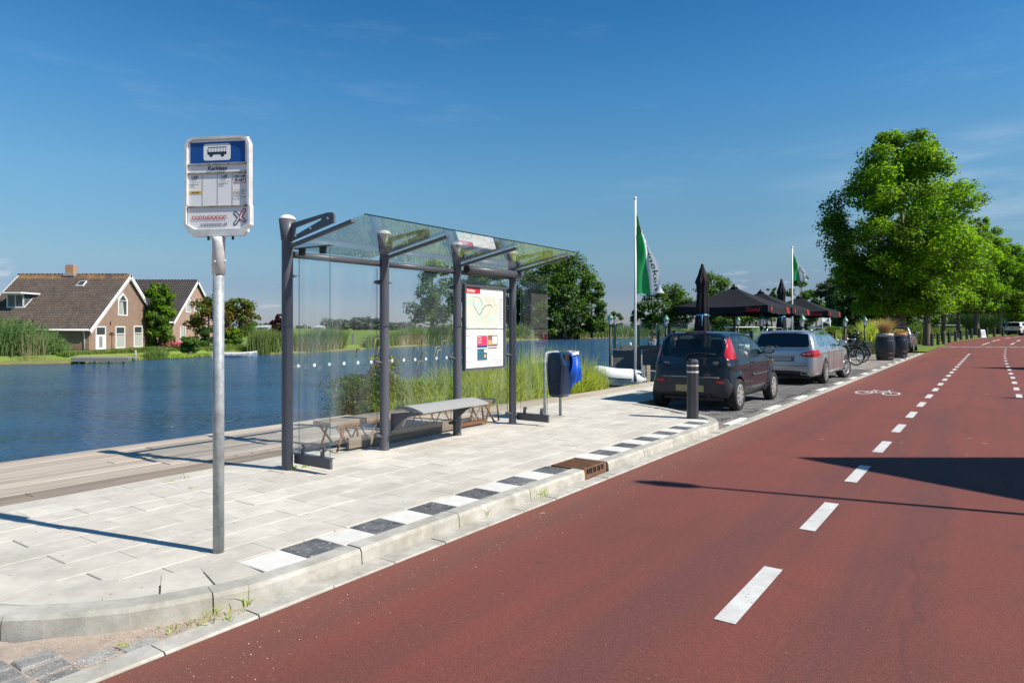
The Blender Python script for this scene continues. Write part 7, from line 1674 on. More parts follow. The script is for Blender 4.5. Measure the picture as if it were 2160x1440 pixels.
# boats
def hull(L_, W_, H_, bow=.35, n=14, flat=.15):
    V = []; F = []; m = 9
    for i in range(n + 1):
        f = i / n; x = -L_ / 2 + L_ * f; wd = W_ / 2 * (1 - max(0, (f - .45) / .55) ** 2.2) * (.82 + .18 * min(1, f * 4)); sh_ = H_ * (1 + bow * max(0, f - .4) ** 2 * 2.5)
        for k in range(m + 1):
            a = k / m * math.pi; cx_, sz = -math.cos(a), math.sin(a); V.append((x, wd * np.sign(cx_) * abs(cx_) ** .55, sh_ * (1 - sz ** .8) if k not in (0, m) else sh_))
    for i in range(n):
        for k in range(m): a = i * (m + 1) + k; F.append((a, a + m + 1, a + m + 2, a + 1))
    return V, F
def boat(name, label, loc, rz, L_, W_, H_, mh, mi_, cabin=None, cat_='boat'):
    rt = empty(name, loc, rz, label, cat_); V, F = hull(L_, W_, H_); o = npmesh('hull', V, F, mh, rt, smooth=True); o.modifiers.new('s', 'SOLIDIFY').thickness = .05
    b = MB(); b.tube([V[i * 10] for i in range(15)], .05, 6); b.tube([V[i * 10 + 9] for i in range(15)], .05, 6); b.build('gunwale', mi_, rt)
    return rt
m_bb = mat('old_boat_blue', (.10, .16, .21), rough=.7, var=.35, vscale=3, col2=(.36, .38, .38)); m_bw = mat('boat_white', (.66, .65, .62), rough=.4, var=.05)
g = P(510, 690, 58.5)
rt = boat('rowing_boat', 'old blue and white wooden boat moored at the bank right of the sign pole', (g.x, 57.2, -1.02), R(8), 3.4, 1.35, .40, m_bb, m_bw)
for k in range(3): b = MB(); b.box((-1.0 + k * .85, 0, .30), (.28, 1.1, .05)); b.build('thwart', m_grey_wood, rt)
# white inflatable dinghy by the boardwalk
m_infl = mat('inflatable_white', (.70, .70, .68), rough=.45, var=.06, vscale=5)
dl = P(1308, 690, 19.6); dg_ = empty('dinghy', (dl.x + .02, 19.9, -.17), R(172), 'white inflatable dinghy tied up at the boardwalk end beside the flagpole', 'dinghy')
b = MB(); pts = []
for f in np.linspace(0, 1, 22):
    a = f * math.pi; pts.append((.62 * math.sin(a) ** .7 if 0 < f < 1 else -.0, -.42 * math.cos(a), .26 + .10 * math.sin(a)))
pts = [(-.75, -.42, .25), (-.35, -.42, .25)] + pts + [(-.35, .42, .25), (-.75, .42, .25)]
b.tube(pts, [.13] + [.235] * (len(pts) - 2) + [.13], 16); b.build('tube', m_infl, dg_)
b = MB(); b.box((-.2, 0, .12), (1.1, .7, .1)); b.build('floor', mat('dinghy_grey', (.2, .2, .21), rough=.7), dg_)
b = MB(); b.tube([(p[0] * 1.30 if p[0] > -.3 else p[0], p[1] * 1.56, p[2] + .01) for p in pts[1:-1]], .016, 6); b.build('rub_strip', m_dark, dg_)
b = MB(); b.box((-.05, .44, .452), (.40, .05, .006)); b.build('marking', m_dark, dg_)
b = MB(); b.box((0, 0, 0), (2.2, 1.3, .12)); b.build('float_stage', m_grey_wood, loc=(dl.x + .1, 19.9, -.21), label='low wooden float under the white inflatable dinghy', cat='float')
# piles of the landing
for i, (px_, y0, y1, r_, m_) in enumerate(((1357, 775, 806, .05, m_galv), (1367.5, 776, 806, .05, woodmat('pale_timber', (.55, .46, .30), (.42, .33, .2), .1)))):
    Zc = 19.3; p = P(px_, 690, Zc); b = MB(); b.box((0, 0, .12), (r_ * 2, r_ * 2, .44 + 1.5)); o = b.build('mooring_pile', m_, loc=(p.x, Zc, -.62), label=('grey square pile beside the flagpole foot', 'pale timber pile between the grey pile and the small dark blue car')[i], cat='pile')

# ---------------------------------------------------------------- terrace over the water
DZ = .0
dk = empty('terrace_deck', (0, 0, 0), 0, 'grey plank terrace deck on piles over the water beside the parking bays', 'deck')
corner = [P(1291, 690, 25.6), S(21.5, -6.55), S(44.5, -6.55), S(44.5, -13.5), Vector((P(1291, 690, 25.6).x + 1.5, 37, 0))]
pts = [(p.x, p.y) for p in corner]
b = MB(); n = len(pts); b.add([(x, y, DZ) for x, y in pts] + [(x, y, DZ - .3) for x, y in pts], [tuple(range(n)), tuple(reversed(range(n, 2 * n)))] + [((i + 1) % n, i, n + i, n + (i + 1) % n) for i in range(n)]); b.build('deck', mat('deck_boards', (.22, .20, .17), rough=.85, var=.2, vscale=2), dk)
fx0, fx1 = P(1291, 690, 25.5).x, 8.6
for k in range(9): x_ = fx0 + .2 + k * .62; b = MB(); b.tube([(x_, 25.75, -1.6), (x_, 25.75, -.3)], .09, 8); b.build('pile', m_dark, dk)
m_panel = mat('terrace_panel', (.10, .10, .105), rough=.6, var=.2, vscale=3); m_green = mat('dark_green_paint', (.008, .055, .042), rough=.4, var=.06); m_ledge = mat('ledge', (.13, .125, .12), rough=.6, var=.15)
sc_ = empty('terrace_screen', (0, 0, 0), 0, 'dark panelled terrace front with green posts and clear glass wind screen behind the dinghy', 'wind screen')
x = fx0
while x < fx1: b = MB(); b.box((min(x + .55, fx1), 25.45, .32), (1.05, .05, .72)); b.build('panel', m_panel, sc_); x += 1.1
b = MB(); b.box(((fx0 + fx1) / 2, 25.42, .72), (fx1 - fx0 + .3, .2, .05)); b.build('ledge', m_ledge, sc_)
b = MB(); b.box(((fx0 + fx1) / 2 + .2, 25.6, .80), (fx1 - fx0 - .3, .30, .14)); b.build('bench_back', m_ledge, sc_)
b = MB(); b.box(((fx0 + fx1) / 2, 25.45, -.09), (fx1 - fx0, .06, .06)); b.build('beam', m_ledge, sc_)
for px_ in (1296.5, 1347, 1388, 1411): xx = P(px_, 690, 25.5).x; b = MB(); b.box((xx, 25.5, .78), (.09, .09, 1.72)); b.build('post', m_green, sc_)
for a, c_ in ((1299, 1345), (1349, 1386), (1390, 1409), (1413, 1500)):
    xa, xb = P(a, 690, 25.5).x, P(c_, 690, 25.5).x; b = MB(); b.box(((xa + xb) / 2, 25.5, 1.24), (xb - xa, .012, .92)); b.build('glass_pane', m_fglass, sc_); 
    b = MB(); b.box((xb - .012, 25.495, 1.24), (.02, .014, .92)); b.build('pane_edge', mat('pale_edge', (.45, .55, .52), rough=.3, var=0), sc_)
# side screen along the parking bays
sd2 = empty('terrace_screen', S(0, 0, 0), ROT, 'green framed glass wind screen along the terrace near the barrel planters', 'wind screen')
yy = 6.45
for k in range(0, 8):
    s_ = 23.0 + k * 2.45
    b = MB(); b.box((s_, yy, .72), (.10, .10, 1.45)); b.build('post', m_green, sd2)
    if k < 7: b = MB(); b.box((s_ + 1.22, yy, .78), (2.2, .014, 1.2)); b.build('glass_pane', m_fglass, sd2); b = MB(); b.box((s_ + 1.22, yy, .12), (2.3, .05, .08)); b.box((s_ + 1.22, yy, 1.40), (2.3, .03, .03)); b.build('rail', mat('mid_green_paint', (.04, .16, .13), rough=.4, var=.05), sd2)
# lanterns
m_lgreen = mat('lantern_green', (.05, .20, .13), rough=.45, var=.1); m_lwhite = mat('opal_glass', (.62, .66, .74), rough=.3, var=.02)
def lantern(px_, pyt, Z, wpx, label, zb_=0.0):
    p = P(px_, 690, Z); top = EYE - (pyt - 690) / FPX * Z; W_ = wpx / FPX * Z; rt = empty('lantern_post', (p.x, Z, zb_), 0, label, 'lantern', 'green-topped lanterns round the terrace'); t_ = top - zb_; hh = W_ * 1.75
    b = MB(); b.tube([(0, 0, 0), (0, 0, t_ - hh * 1.02)], [.05, .04], 10); b.lathe([(.05, t_ - hh * 1.08), (.09, t_ - hh * 1.02), (.06, t_ - hh * .98)], 10); b.build('post', m_dark, rt)
    b = MB(); b.lathe([(W_ * .24, t_ - hh * .98), (W_ * .40, t_ - hh * .46)], 6, smooth=False); b.build('lamp_glass', m_lwhite, rt)
    b = MB()
    for k in range(6): a = 2 * math.pi * k / 6; b.tube([(W_ * .25 * math.cos(a), W_ * .25 * math.sin(a), t_ - hh * .98), (W_ * .415 * math.cos(a), W_ * .415 * math.sin(a), t_ - hh * .45)], W_ * .018, 4)
    b.build('lamp_bar', m_dark, rt)
    b = MB(); b.lathe([(W_ * .52, t_ - hh * .47), (W_ * .50, t_ - hh * .42), (W_ * .28, t_ - hh * .22), (W_ * .20, t_ - hh * .16), (W_ * .10, t_ - hh * .10), (W_ * .05, t_ - hh * .04), (.001, t_)], 12, smooth=False); b.build('lamp_roof', m_lgreen, rt)
lantern(1287.5, 660, 25.0, 14, 'black lantern post at the left corner of the terrace, leftmost of the green-topped lanterns', -1.2)
lantern(1405, 663, 26.5, 14, 'green-topped lantern right of the seated woman, left of the closed parasol')
lantern(1557, 667, 37, 10.5, 'small distant green-topped lantern under the nearest open parasol')
lantern(1606, 659, 24.5, 17, 'largest green-topped lantern, just above the silver estate car roof end')
lantern(1617, 666, 34, 9.5, 'small green-topped lantern half hidden right behind the largest one')
lantern(1692, 662, 27.5, 15.5, 'green-topped lantern above the silver estate car, right of the second closed parasol')
lantern(1783, 667, 32.5, 12.5, 'green-topped lantern above the right palm')
lantern(1824.5, 667, 36.5, 11.5, 'green-topped lantern on a black post, rightmost of them, left of the barrel planters')
# parasols
m_pcan = mat('parasol_black', (.012, .012, .014), rough=.75, var=.15, vscale=3, bump=.2, bscale=8, spec=.25)
m_pred = mat('print_red', (.55, .015, .02), rough=.6, var=0)
def parasol(Cx, Cz, label, texts=True):
    rt = empty('parasol', (Cx, Cz, 0), ROT, label, 'parasol', 'open black parasols on the terrace'); hs = 1.6; ze, zp = 2.30, 3.02
    b = MB(); cs = [(-hs, -hs), (hs, -hs), (hs, hs), (-hs, hs)]; n = 10
    V = []; F = []
    for q in range(4):
        a = Vector(cs[q] + (ze,)); c_ = Vector(cs[(q + 1) % 4] + (ze,)); ap = Vector((0, 0, zp)); k0 = len(V)
        for i in range(n + 1):
            f = i / n
            for j in range(n + 1):
                g_ = j / n; p = (a.lerp(c_, g_)).lerp(ap, f); sag = .06 * math.sin(math.pi * g_) * (1 - f) + .05 * math.sin(math.pi * f); p.z -= sag; V.append(tuple(p))
        for i in range(n):
            for j in range(n): a_ = k0 + i * (n + 1) + j; F.append((a_, a_ + 1, a_ + n + 2, a_ + n + 1))
    can = npmesh('canopy', V, F, m_pcan, rt)
    V = []; F = []
    for q in range(4):
        a = Vector(cs[q] + (ze,)); c_ = Vector(cs[(q + 1) % 4] + (ze,)); k0 = len(V); out_n = Vector((cs[q][0] + cs[(q + 1) % 4][0], cs[q][1] + cs[(q + 1) % 4][1], 0)).normalized()
        for i in range(17):
            g_ = i / 16; p = a.lerp(c_, g_); sag = .06 * math.sin(math.pi * g_); w_ = .012 * math.sin(g_ * 19)
            V += [tuple(p + Vector((0, 0, -sag))), tuple(p + out_n * (w_ + .01) + Vector((0, 0, -sag - .235 + .02 * math.sin(g_ * 25))))]
        for i in range(16): F.append((k0 + 2 * i, k0 + 2 * i + 1, k0 + 2 * i + 3, k0 + 2 * i + 2))
    vl = npmesh('valance', V, F, m_pcan, can)
    b = MB(); b.lathe([(.16, zp - .05), (.05, zp + .06), (.03, zp + .1), (.001, zp + .11)], 12); b.build('finial', m_dark, rt)
    b = MB(); b.tube([(0, 0, 0), (0, 0, zp)], .035, 10); b.box((0, 0, .05), (.8, .8, .1)); b.build('pole', m_dark, rt)
    for q in range(8):
        a = [(-hs, -hs), (0, -hs), (hs, -hs), (hs, 0), (hs, hs), (0, hs), (-hs, hs), (-hs, 0)][q]; b = MB(); b.tube([(a[0] * .97, a[1] * .97, ze - .09 if q % 2 else ze - .03), (0, 0, zp - .12)], .012, 5); b.build('rib', m_dark, rt)
    # face towards the camera side (-x local): plane y->right is -y ; text runs from +y to -y
    M1 = Matrix(((0, 0, -1, -hs - .03), (-1, 0, 0, 0), (0, 1, 0, 0), (0, 0, 0, 1)))
    text('Duvel', .20, m_pred, can, Matrix.Translation((0, -1.12, ze - .155)) @ M1, .001, bold=.006)
    text('Duvel', .20, m_pred, can, Matrix.Translation((0, .9, ze - .155)) @ M1, .001, bold=.006) if False else None
    M2 = Matrix(((1, 0, 0, 0), (0, 0, -1, -hs - .03), (0, 1, 0, 0), (0, 0, 0, 1)))
    b = MB()
    def blob(cx_, cz_, pl, m=0): b.add([M2 @ Vector((cx_ + x_, cz_ + z_, .006)) for x_, z_ in pl], [tuple(range(len(pl)))], m)
    # generic red emblem near the corner, swoosh further on
    blob(-1.25, ze - .13, [(0, -.12), (.05, -.02), (.13, -.03), (.06, .03), (.02, .12), (-.03, .03), (-.10, .02), (-.04, -.03)])
    for k in range(3): blob(.9 + k * .11, ze - .12 - .01 * k, [(-.12, .10), (-.04, .10), (.10, -.10), (.03, -.11)])
    b.build('emblem', m_pred, can)
    return rt
parasol(8.14, 25.0, 'nearest open black parasol with red lettering, left of the three open ones')
parasol(10.35, 28.4, 'middle open black parasol, its near corner behind the nearest one')
parasol(13.95, 33.2, 'farthest open black parasol with red lettering, rightmost of the three')
def closed_parasol(px_, pyt, Z, label, wpx=38):
    p = P(px_, 690, Z); top = EYE - (pyt - 690) / FPX * Z; W_ = wpx / FPX * Z; rt = empty('closed_parasol', (p.x, Z, 0), 0, label, 'closed parasol')
    V = []; F = []; prof = [(.0, .05), (.04, .14), (.09, .22), (.14, .31), (.165, .33), (.185, .28), (.25, .25), (.35, .28), (.43, .31), (.45, .27), (.465, .29), (.55, .34), (.7, .38), (.85, .40)]; n = 40
    for f, r_ in prof:
        z = top - f * top * 1.0
        for k in range(n):
            a = 2 * math.pi * k / n; fold = 1 + (.16 if f > .1 else .05) * math.sin(8 * a + f * 3) + .05 * math.sin(3 * a + f * 9); V.append((W_ * r_ * fold * math.cos(a), W_ * r_ * fold * math.sin(a), z + (.03 * math.sin(8 * a) if f > .15 else 0)))
    for i in range(len(prof) - 1):
        for k in range(n): F.append((i * n + k, i * n + (k + 1) % n, (i + 1) * n + (k + 1) % n, (i + 1) * n + k))
    npmesh('cover', V, F, m_pcan, rt, smooth=True)
    b = MB(); b.tube([(0, 0, 0), (0, 0, top - .02)], .035, 8); b.box((0, 0, .04), (.7, .7, .08)); b.build('pole', m_dark, rt)
    b = MB(); b.lathe([(W_ * .30, top * .54), (W_ * .32, top * .55), (W_ * .30, top * .56)], 20); b.tube([(-W_ * .1, -W_ * .33, top * .55), (-W_ * .12, -W_ * .36, top * .45)], .012, 5); b.build('tie_strap', mat('strap_blue', (.10, .35, .60), rough=.5, var=0), rt)
    b = MB(); b.lathe([(.05, top - .04), (.05, top + .02), (.001, top + .05)], 8); b.build('tip', m_dark, rt)
closed_parasol(1481.5, 559, 21.5, 'tall closed black parasol nearest to the camera, above the small dark blue car', 42)
closed_parasol(1648.5, 590, 30.5, 'second closed black parasol behind the open ones, above the silver estate car', 27)
# terrace table, person, candles
def table(x, y, label):
    rt = empty('terrace_table', (x, y, DZ), 0, label, 'table'); b = MB(); b.lathe([(.38, .72), (.39, .735), (.38, .75)], 20); b.build('tabletop', m_ledge, rt); b = MB(); b.tube([(0, 0, .02), (0, 0, .72)], .03, 8); b.build('stem', m_dark, rt); b = MB(); b.lathe([(.24, 0), (.22, .03), (.03, .05)], 14); b.build('foot', m_dark, rt)
table(P(1396, 690, 26.6).x, 26.6, 'small round dark terrace table right of the seated woman')
table(P(1325, 690, 26.6).x, 26.6, 'small round dark terrace table left of the seated woman, behind the glass screen')
for px_, lb_ in ((1329.5, 'white candle lantern on the left terrace table'), (1393, 'white candle lantern on the right terrace table')):
    p = P(px_, 690, 26.5); b = MB(); b.lathe([(.05, 0), (.055, .10), (.045, .21), (.0005, .21)], 12); b.build('candle', mat('candle_white', (.75, .73, .68), rough=.5, var=0), loc=(p.x, 26.5, .75), label=lb_, cat='candle')
def skin_obj(name, verts, edges, radii, m, parent, sub=2, root_i=0):
    me = bpy.data.meshes.new(name); me.from_pydata(verts, edges, []); o = link(name, me, parent); me.materials.append(m)
    md = o.modifiers.new('skin', 'SKIN'); md.use_smooth_shade = True
    for i, r_ in enumerate(radii): 
        sv_ = me.skin_vertices[0].data[i]; sv_.radius = (r_, r_) if not isinstance(r_, tuple) else r_
    me.skin_vertices[0].data[root_i].use_root = True; s2 = o.modifiers.new('sub', 'SUBSURF'); s2.levels = s2.render_levels = sub; return o
m_skin = mat('skin', (.42, .23, .16), rough=.55, var=.05, vscale=12); m_hair = mat('dark_hair', (.02, .014, .01), rough=.6, var=.2, vscale=40); m_shirt = mat('white_shirt', (.68, .68, .72), rough=.8, var=.06, vscale=14)
def seated(x, y, rz, label, shirt, seat_lab):
    rt = empty('person', (x, y, DZ), rz, label, 'person')   # faces -y local, seat height .46
    v = [(0, 0, .52), (0, .0, .66), (0, .01, .86), (0, .0, 1.02), (0, -.01, 1.10), (0, -.03, 1.16), (0, -.045, 1.27), (.17, 0, 1.01), (.235, -.04, .82), (.15, -.27, .80), (.09, -.34, .86), (-.17, 0, 1.01), (-.235, -.04, .82), (-.15, -.27, .80), (-.09, -.36, .90), (.09, -.05, .50), (.11, -.43, .51), (.11, -.45, .10), (.11, -.54, .04), (-.09, -.05, .50), (-.11, -.43, .51), (-.11, -.45, .10), (-.11, -.54, .04)]
    e = [(0, 1), (1, 2), (2, 3), (3, 4), (4, 5), (5, 6), (3, 7), (7, 8), (8, 9), (9, 10), (3, 11), (11, 12), (12, 13), (13, 14), (0, 15), (15, 16), (16, 17), (17, 18), (0, 19), (19, 20), (20, 21), (21, 22)]
    r_ = [.15, .125, .13, .11, .052, .05, .09, .06, .042, .032, .03, .06, .042, .032, .03, .085, .06, .042, .035, .085, .06, .042, .035]
    skin_obj('body', v, e, r_, m_skin, rt)
    skin_obj('shirt', [v[i] for i in (1, 2, 3, 7, 8, 11, 12)], [(0, 1), (1, 2), (2, 3), (3, 4), (2, 5), (5, 6)], [.145, .148, .125, .075, .055, .075, .055], shirt, rt)
    b = MB(); b.lathe([(.001, .13), (.07, .115), (.105, .05), (.108, -.01), (.10, -.06)], 18, rot=Matrix.Rotation(R(-22), 3, 'X'), c=(0, -.015, 1.30)); b.build('hair', m_hair, rt)
    b = MB(); b.lathe([(.001, .045), (.04, .02), (.045, -.01), (.001, -.045)], 10, c=(0, .09, 1.36)); b.build('hair_bun', m_hair, rt)
    b = MB(); b.add([(-.012, -.132, 1.255), (.012, -.132, 1.255), (0, -.158, 1.252), (0, -.132, 1.285)], [(0, 2, 3), (2, 1, 3), (0, 1, 2)]); b.build('nose', m_skin, rt)
    b = MB(); 
    for sg in (-1, 1): b.lathe([(.009, -.004), (.001, .004)], 8, rot=Matrix.Rotation(R(90), 3, 'X'), c=(sg * .032, -.131, 1.285))
    b.build('eyes', m_hair, rt); b = MB(); b.box((0, -.130, 1.225), (.04, .01, .008)); b.build('mouth', m_pred, rt)
    ch = empty('terrace_chair', (x, y, DZ), rz, seat_lab, 'chair'); b = MB(); b.box((0, -.02, .40), (.46, .46, .04)); b.build('seat', m_dark, ch); b = MB(); b.box((0, .22, .68), (.44, .03, .46)); b.build('backrest', m_dark, ch)
    for sx_ in (-1, 1):
        for sy in (-1, 1): b = MB(); b.tube([(sx_ * .2, -.02 + sy * .2, 0), (sx_ * .2, -.02 + sy * .2, .4)], .014, 6); b.build('leg', m_dark, ch)
seated(P(1377.5, 690, 27).x, 27.0, R(-25), 'seated woman with dark hair in a white shirt on the terrace behind the glass screen', m_shirt, 'dark terrace chair under the seated woman in white')
seated(P(1424, 690, 28.5).x, 28.5, R(60), 'second guest with dark hair mostly hidden behind the small dark blue car', mat('dark_shirt', (.05, .05, .06), rough=.8), 'dark terrace chair under the guest hidden by the small dark blue car')
# ---------------------------------------------------------------- planters, palms, bikes
m_barrel = mat('barrel_wrap', (.012, .016, .026), rough=.35, var=.3, vscale=5, bump=.9, bscale=7, stretch=None, spec=.6)
def barrel(px_, pyb, wpx, pyt, label, rim_m, plume):
    g = G(px_, pyb - 1.5, 0); Z = g.y + .35; W_ = wpx / FPX * Z; top = EYE - (pyt - 690) / FPX * Z; rt = empty('barrel_planter', (g.x * Z / g.y, Z, 0), 0, label, 'planter', 'barrel planters beside the road')
    prof = [(.40, 0), (.44, .12), (.485, .35), (.50, .5), (.485, .65), (.44, .85), (.425, .89)]
    V = []; F = []; n = 44
    for r_, f in prof:
        for k in range(n): a = 2 * math.pi * k / n; V.append((W_ * (r_ + .008 * ((k % 4) == 0)) * math.cos(a), W_ * (r_ + .008 * ((k % 4) == 0)) * math.sin(a), f * top))
    for i in range(len(prof) - 1):
        for k in range(n): F.append((i * n + k, i * n + (k + 1) % n, (i + 1) * n + (k + 1) % n, (i + 1) * n + k))
    npmesh('staves', V, F, m_barrel, rt)
    for f, r_ in ((.10, .437), (.26, .473), (.72, .472)): b = MB(); b.lathe([(W_ * r_, f * top - .02), (W_ * (r_ + .012), f * top - .018), (W_ * (r_ + .012), f * top + .018), (W_ * r_, f * top + .02)], 32); b.build('hoop', m_dark, rt)
    b = MB(); b.lathe([(W_ * .43, top * .875), (W_ * .435, top), (W_ * .40, top), (W_ * .39, top * .94), (.001, top * .94)], 32); b.build('rim', rim_m, rt)
    if plume:
        k = 900; a = rng.uniform(0, 6.28, k); rr = rng.uniform(0, .22, k); b1 = np.stack([rr * np.cos(a), rr * np.sin(a), np.full(k, top * .95)], 1); V, F = blades(b1, rng.uniform(.45, .95, k), np.full(k, .014), rng.uniform(.2, 1.1, k), seg=4); npmesh('grass', V, F, leafmat('tan_grass', (.42, .25, .13), .2, .2, .35, (.50, .36, .2)), rt)
    else:
        k = 1500; pos = rng.normal(0, 1, (k, 3)) * np.array([.17, .17, .06]) + np.array([0, 0, top + .04]); V, F = leafquads(pos, rng.normal(0, .6, (k, 3)) + np.array([0, 0, 1]), .055); npmesh('flowers', V, F, mat('yellow_petals', (.55, .40, .03), rough=.6, var=.1, island=.25), rt)
barrel(1866.5, 762, 38, 703, 'black wrapped barrel planter with tan ornamental grass, left of the pair', mat('zinc', (.34, .34, .33), rough=.6, metal=.2, var=.15), True)
barrel(1897, 757, 33, 702, 'black wrapped barrel planter with yellow flowers, right of the pair', mat('pink_terracotta', (.45, .26, .19), rough=.8, var=.1), False)
def palm(px_, pyt, pyb, Z, wpx, label):
    p = P(px_, 690, Z); top = EYE - (pyt - 690) / FPX * Z; W_ = wpx / FPX * Z; zt_ = EYE - (pyb - 690) / FPX * Z; rt = empty('potted_palm', (p.x, Z, 0), 0, label, 'palm', 'potted palms on the terrace')
    b = MB(); b.lathe([(.16, 0), (.24, .42), (.26, .45), (.22, .45), (.20, .40), (.001, .40)], 16); b.build('pot', m_dark, rt)
    b = MB(); b.lathe([(.10, .40), (.13, .5), (.11, zt_ * .7), (.14, zt_ - .05), (.05, zt_ + .05)], 12); b.build('trunk', mat('palm_trunk', (.16, .10, .06), rough=.95, var=.4, vscale=12, bump=1, bscale=30), rt)
    n = 34; V = []; F = []
    for q in range(n):
        a = q * 2.399; el = R(75 - 62 * (q / n) + rng.uniform(-8, 8)); Lf = W_ * .55 * rng.uniform(.85, 1.1); prev = None
        for i in range(13):
            f = i / 12; hor = Lf * f * math.cos(el) + .12 * Lf * f * f; z = zt_ + Lf * f * math.sin(el) * 1.0 - .42 * Lf * f ** 2.2; c = Vector((hor * math.cos(a), hor * math.sin(a), z)); sdv = Vector((-math.sin(a), math.cos(a), 0)); fw = Vector((math.cos(a), math.sin(a), .1))
            if i:
                ll = .17 * Lf * math.sin(math.pi * min(.97, f * .85 + .12)) + .02
                for sg in (-1, 1):
                    k = len(V); V += [tuple(prev), tuple(c), tuple(c.lerp(prev, .4) + sdv * sg * ll + fw * ll * .7 + Vector((0, 0, .02)))]; F.append((k, k + 1, k + 2))
            prev = c
    npmesh('fronds', V, F, leafmat('palm_leaves', (.13, .20, .02), .3, .1, .3), rt)
palm(1752, 680, 702, 30.5, 48, 'potted sago palm with arching fronds, left of the two above the silver estate car hood')
palm(1783, 680, 702, 33.5, 44, 'potted sago palm right of the two, beside the green wind screen')
def bicycle(loc, rz, label, col, lean=.12):
    rt = empty('bicycle', loc, rz, label, 'bicycle', 'bicycles parked behind the silver car'); rt.rotation_euler = (lean, 0, rz); r_ = .35
    for x in (-.53, .53):
        e = empty('wheel', (x, 0, r_), 0, parent=rt); b = MB(); b.tube([(r_ * .95 * math.cos(a), 0, r_ * .95 * math.sin(a)) for a in np.linspace(0, 2 * math.pi, 37)[:-1]], .022, 8, closed=True); b.build('tyre', m_rubber, e)
        b = MB(); b.tube([(r_ * .88 * math.cos(a), 0, r_ * .88 * math.sin(a)) for a in np.linspace(0, 2 * math.pi, 37)[:-1]], .012, 6, closed=True)
        for q in range(14): a = q * math.pi / 7; b.bar((0, .012 * (-1) ** q, 0), (r_ * .88 * math.cos(a), 0, r_ * .88 * math.sin(a)), .003, .003)
        b.build('rim', m_chrome, e)
        b = MB(); b.tube([((r_ + .03) * math.cos(a), 0, (r_ + .03) * math.sin(a)) for a in np.linspace(R(-10) if x < 0 else R(30), R(190) if x < 0 else R(170), 14)], .02, 5); b.build('mudguard', m_dark, e)
    b = MB(); J = dict(bb=(-.08, 0, .30), seat=(-.22, 0, .78), head=(.36, 0, .82), hb_=(.38, 0, .62), rw=(-.53, 0, .35), fw=(.53, 0, .35))
    for a, c_ in (('bb', 'seat'), ('bb', 'hb_'), ('seat', 'head'), ('head', 'hb_'), ('bb', 'rw'), ('seat', 'rw'), ('hb_', 'fw')): b.tube([J[a], J[c_]], .016, 6)
    b.build('frame', col, rt)
    b = MB(); b.tube([(.36, 0, .82), (.34, 0, 1.02), (.42, -.12, 1.06), (.28, -.3, 1.04)], .012, 6); b.tube([(.34, 0, 1.02), (.42, .12, 1.06), (.28, .3, 1.04)], .012, 6); b.build('handlebar', m_chrome, rt)
    b = MB(); b.add(*superbox((-.25, 0, .93), (.26, .17, .07), .03)); b.tube([(-.22, 0, .78), (-.24, 0, .90)], .014, 6); b.build('saddle', m_dark, rt)
    b = MB(); b.box((-.55, 0, .76), (.42, .14, .02)); b.build('carrier', m_dark, rt); b = MB(); b.tube([(-.10, .09, .22), (-.08, 0, .30), (-.06, -.09, .38)], .011, 6); b.box((-.10, .13, .22), (.09, .08, .02)); b.box((-.06, -.13, .38), (.09, .08, .02)); b.build('pedals', m_dark, rt)
blk = mat('bike_black', (.015, .015, .018), rough=.35, var=0)
g = G(1798, 772, 0); bicycle((g.x + .1, g.y + .9, 0), R(118), 'black bicycle with front wheel sticking out behind the silver estate car, left one', blk, .10)
g = G(1809, 766, 0); bicycle((g.x + .25, g.y + 1.0, 0), R(112), 'black bicycle right beside the other one behind the silver estate car', mat('bike_grey', (.10, .10, .11), rough=.35, var=0), .14)
def scooter(loc, rz, label):
    rt = empty('scooter', loc, rz, label, 'scooter'); r_ = .24
    for x in (-.6, .6): 
        e = empty('wheel', (x, 0, r_), 0, parent=rt); b = MB(); b.lathe([(.13, -.05), (.20, -.055), (r_, -.03), (r_, .03), (.20, .055), (.13, .05)], 24, rot=Matrix.Rotation(R(90), 3, 'X')); b.build('tyre', m_rubber, e); b = MB(); b.lathe([(.14, -.04), (.03, -.05), (.03, .05), (.14, .04)], 16, rot=Matrix.Rotation(R(90), 3, 'X')); b.build('rim', m_chrome, e)
    b = MB(); b.add(*superbox((-.50, 0, .52), (.62, .30, .32), .08)); b.add(*superbox((.02, 0, .28), (.6, .28, .10), .03)); b.add(*superbox((.40, 0, .62), (.14, .38, .60), .07)); b.build('fairing', mat('scooter_black', (.015, .016, .02), rough=.2, var=0, coat=.8), rt)
    b = MB(); b.add(*superbox((-.42, 0, .76), (.66, .26, .11), .04)); b.build('seat', m_dark, rt)
    b = MB(); b.tube([(.60, 0, .24), (.48, 0, .55), (.38, 0, .98)], .035, 8); b.tube([(.36, -.30, 1.02), (.40, -.1, .99), (.40, .1, .99), (.36, .3, 1.02)], .016, 6); b.build('steering_column', m_dark, rt)
    b = MB(); b.lathe([(.001, -.06), (.07, -.03), (.085, .03), (.001, .04)], 14, rot=Matrix.Rotation(R(90), 3, 'Y'), c=(.46, 0, .90)); b.build('headlight', m_chrome, rt)
    for sg in (-1, 1): b = MB(); b.tube([(.38, sg * .22, 1.0), (.36, sg * .30, 1.2)], .007, 5); b.lathe([(.055, -.01), (.05, .01)], 12, rot=Matrix.Rotation(R(90), 3, 'Y'), c=(.36, sg * .31, 1.23)); b.build('mirror', m_dark, rt)
    b = MB(); b.tube([(-.1, 0, .2), (-.16, .16, .01)], .012, 5); b.build('stand', m_dark, rt)
    b = MB(); b.add(*superbox((.55, 0, .46), (.36, .14, .08), .03)); b.build('mudguard', MATS['scooter_black'], rt)
g = G(1836, 753, 0); scooter((g.x - .2, g.y + .6, 0), R(205), 'black motor scooter parked between the bicycles and the barrel planters')
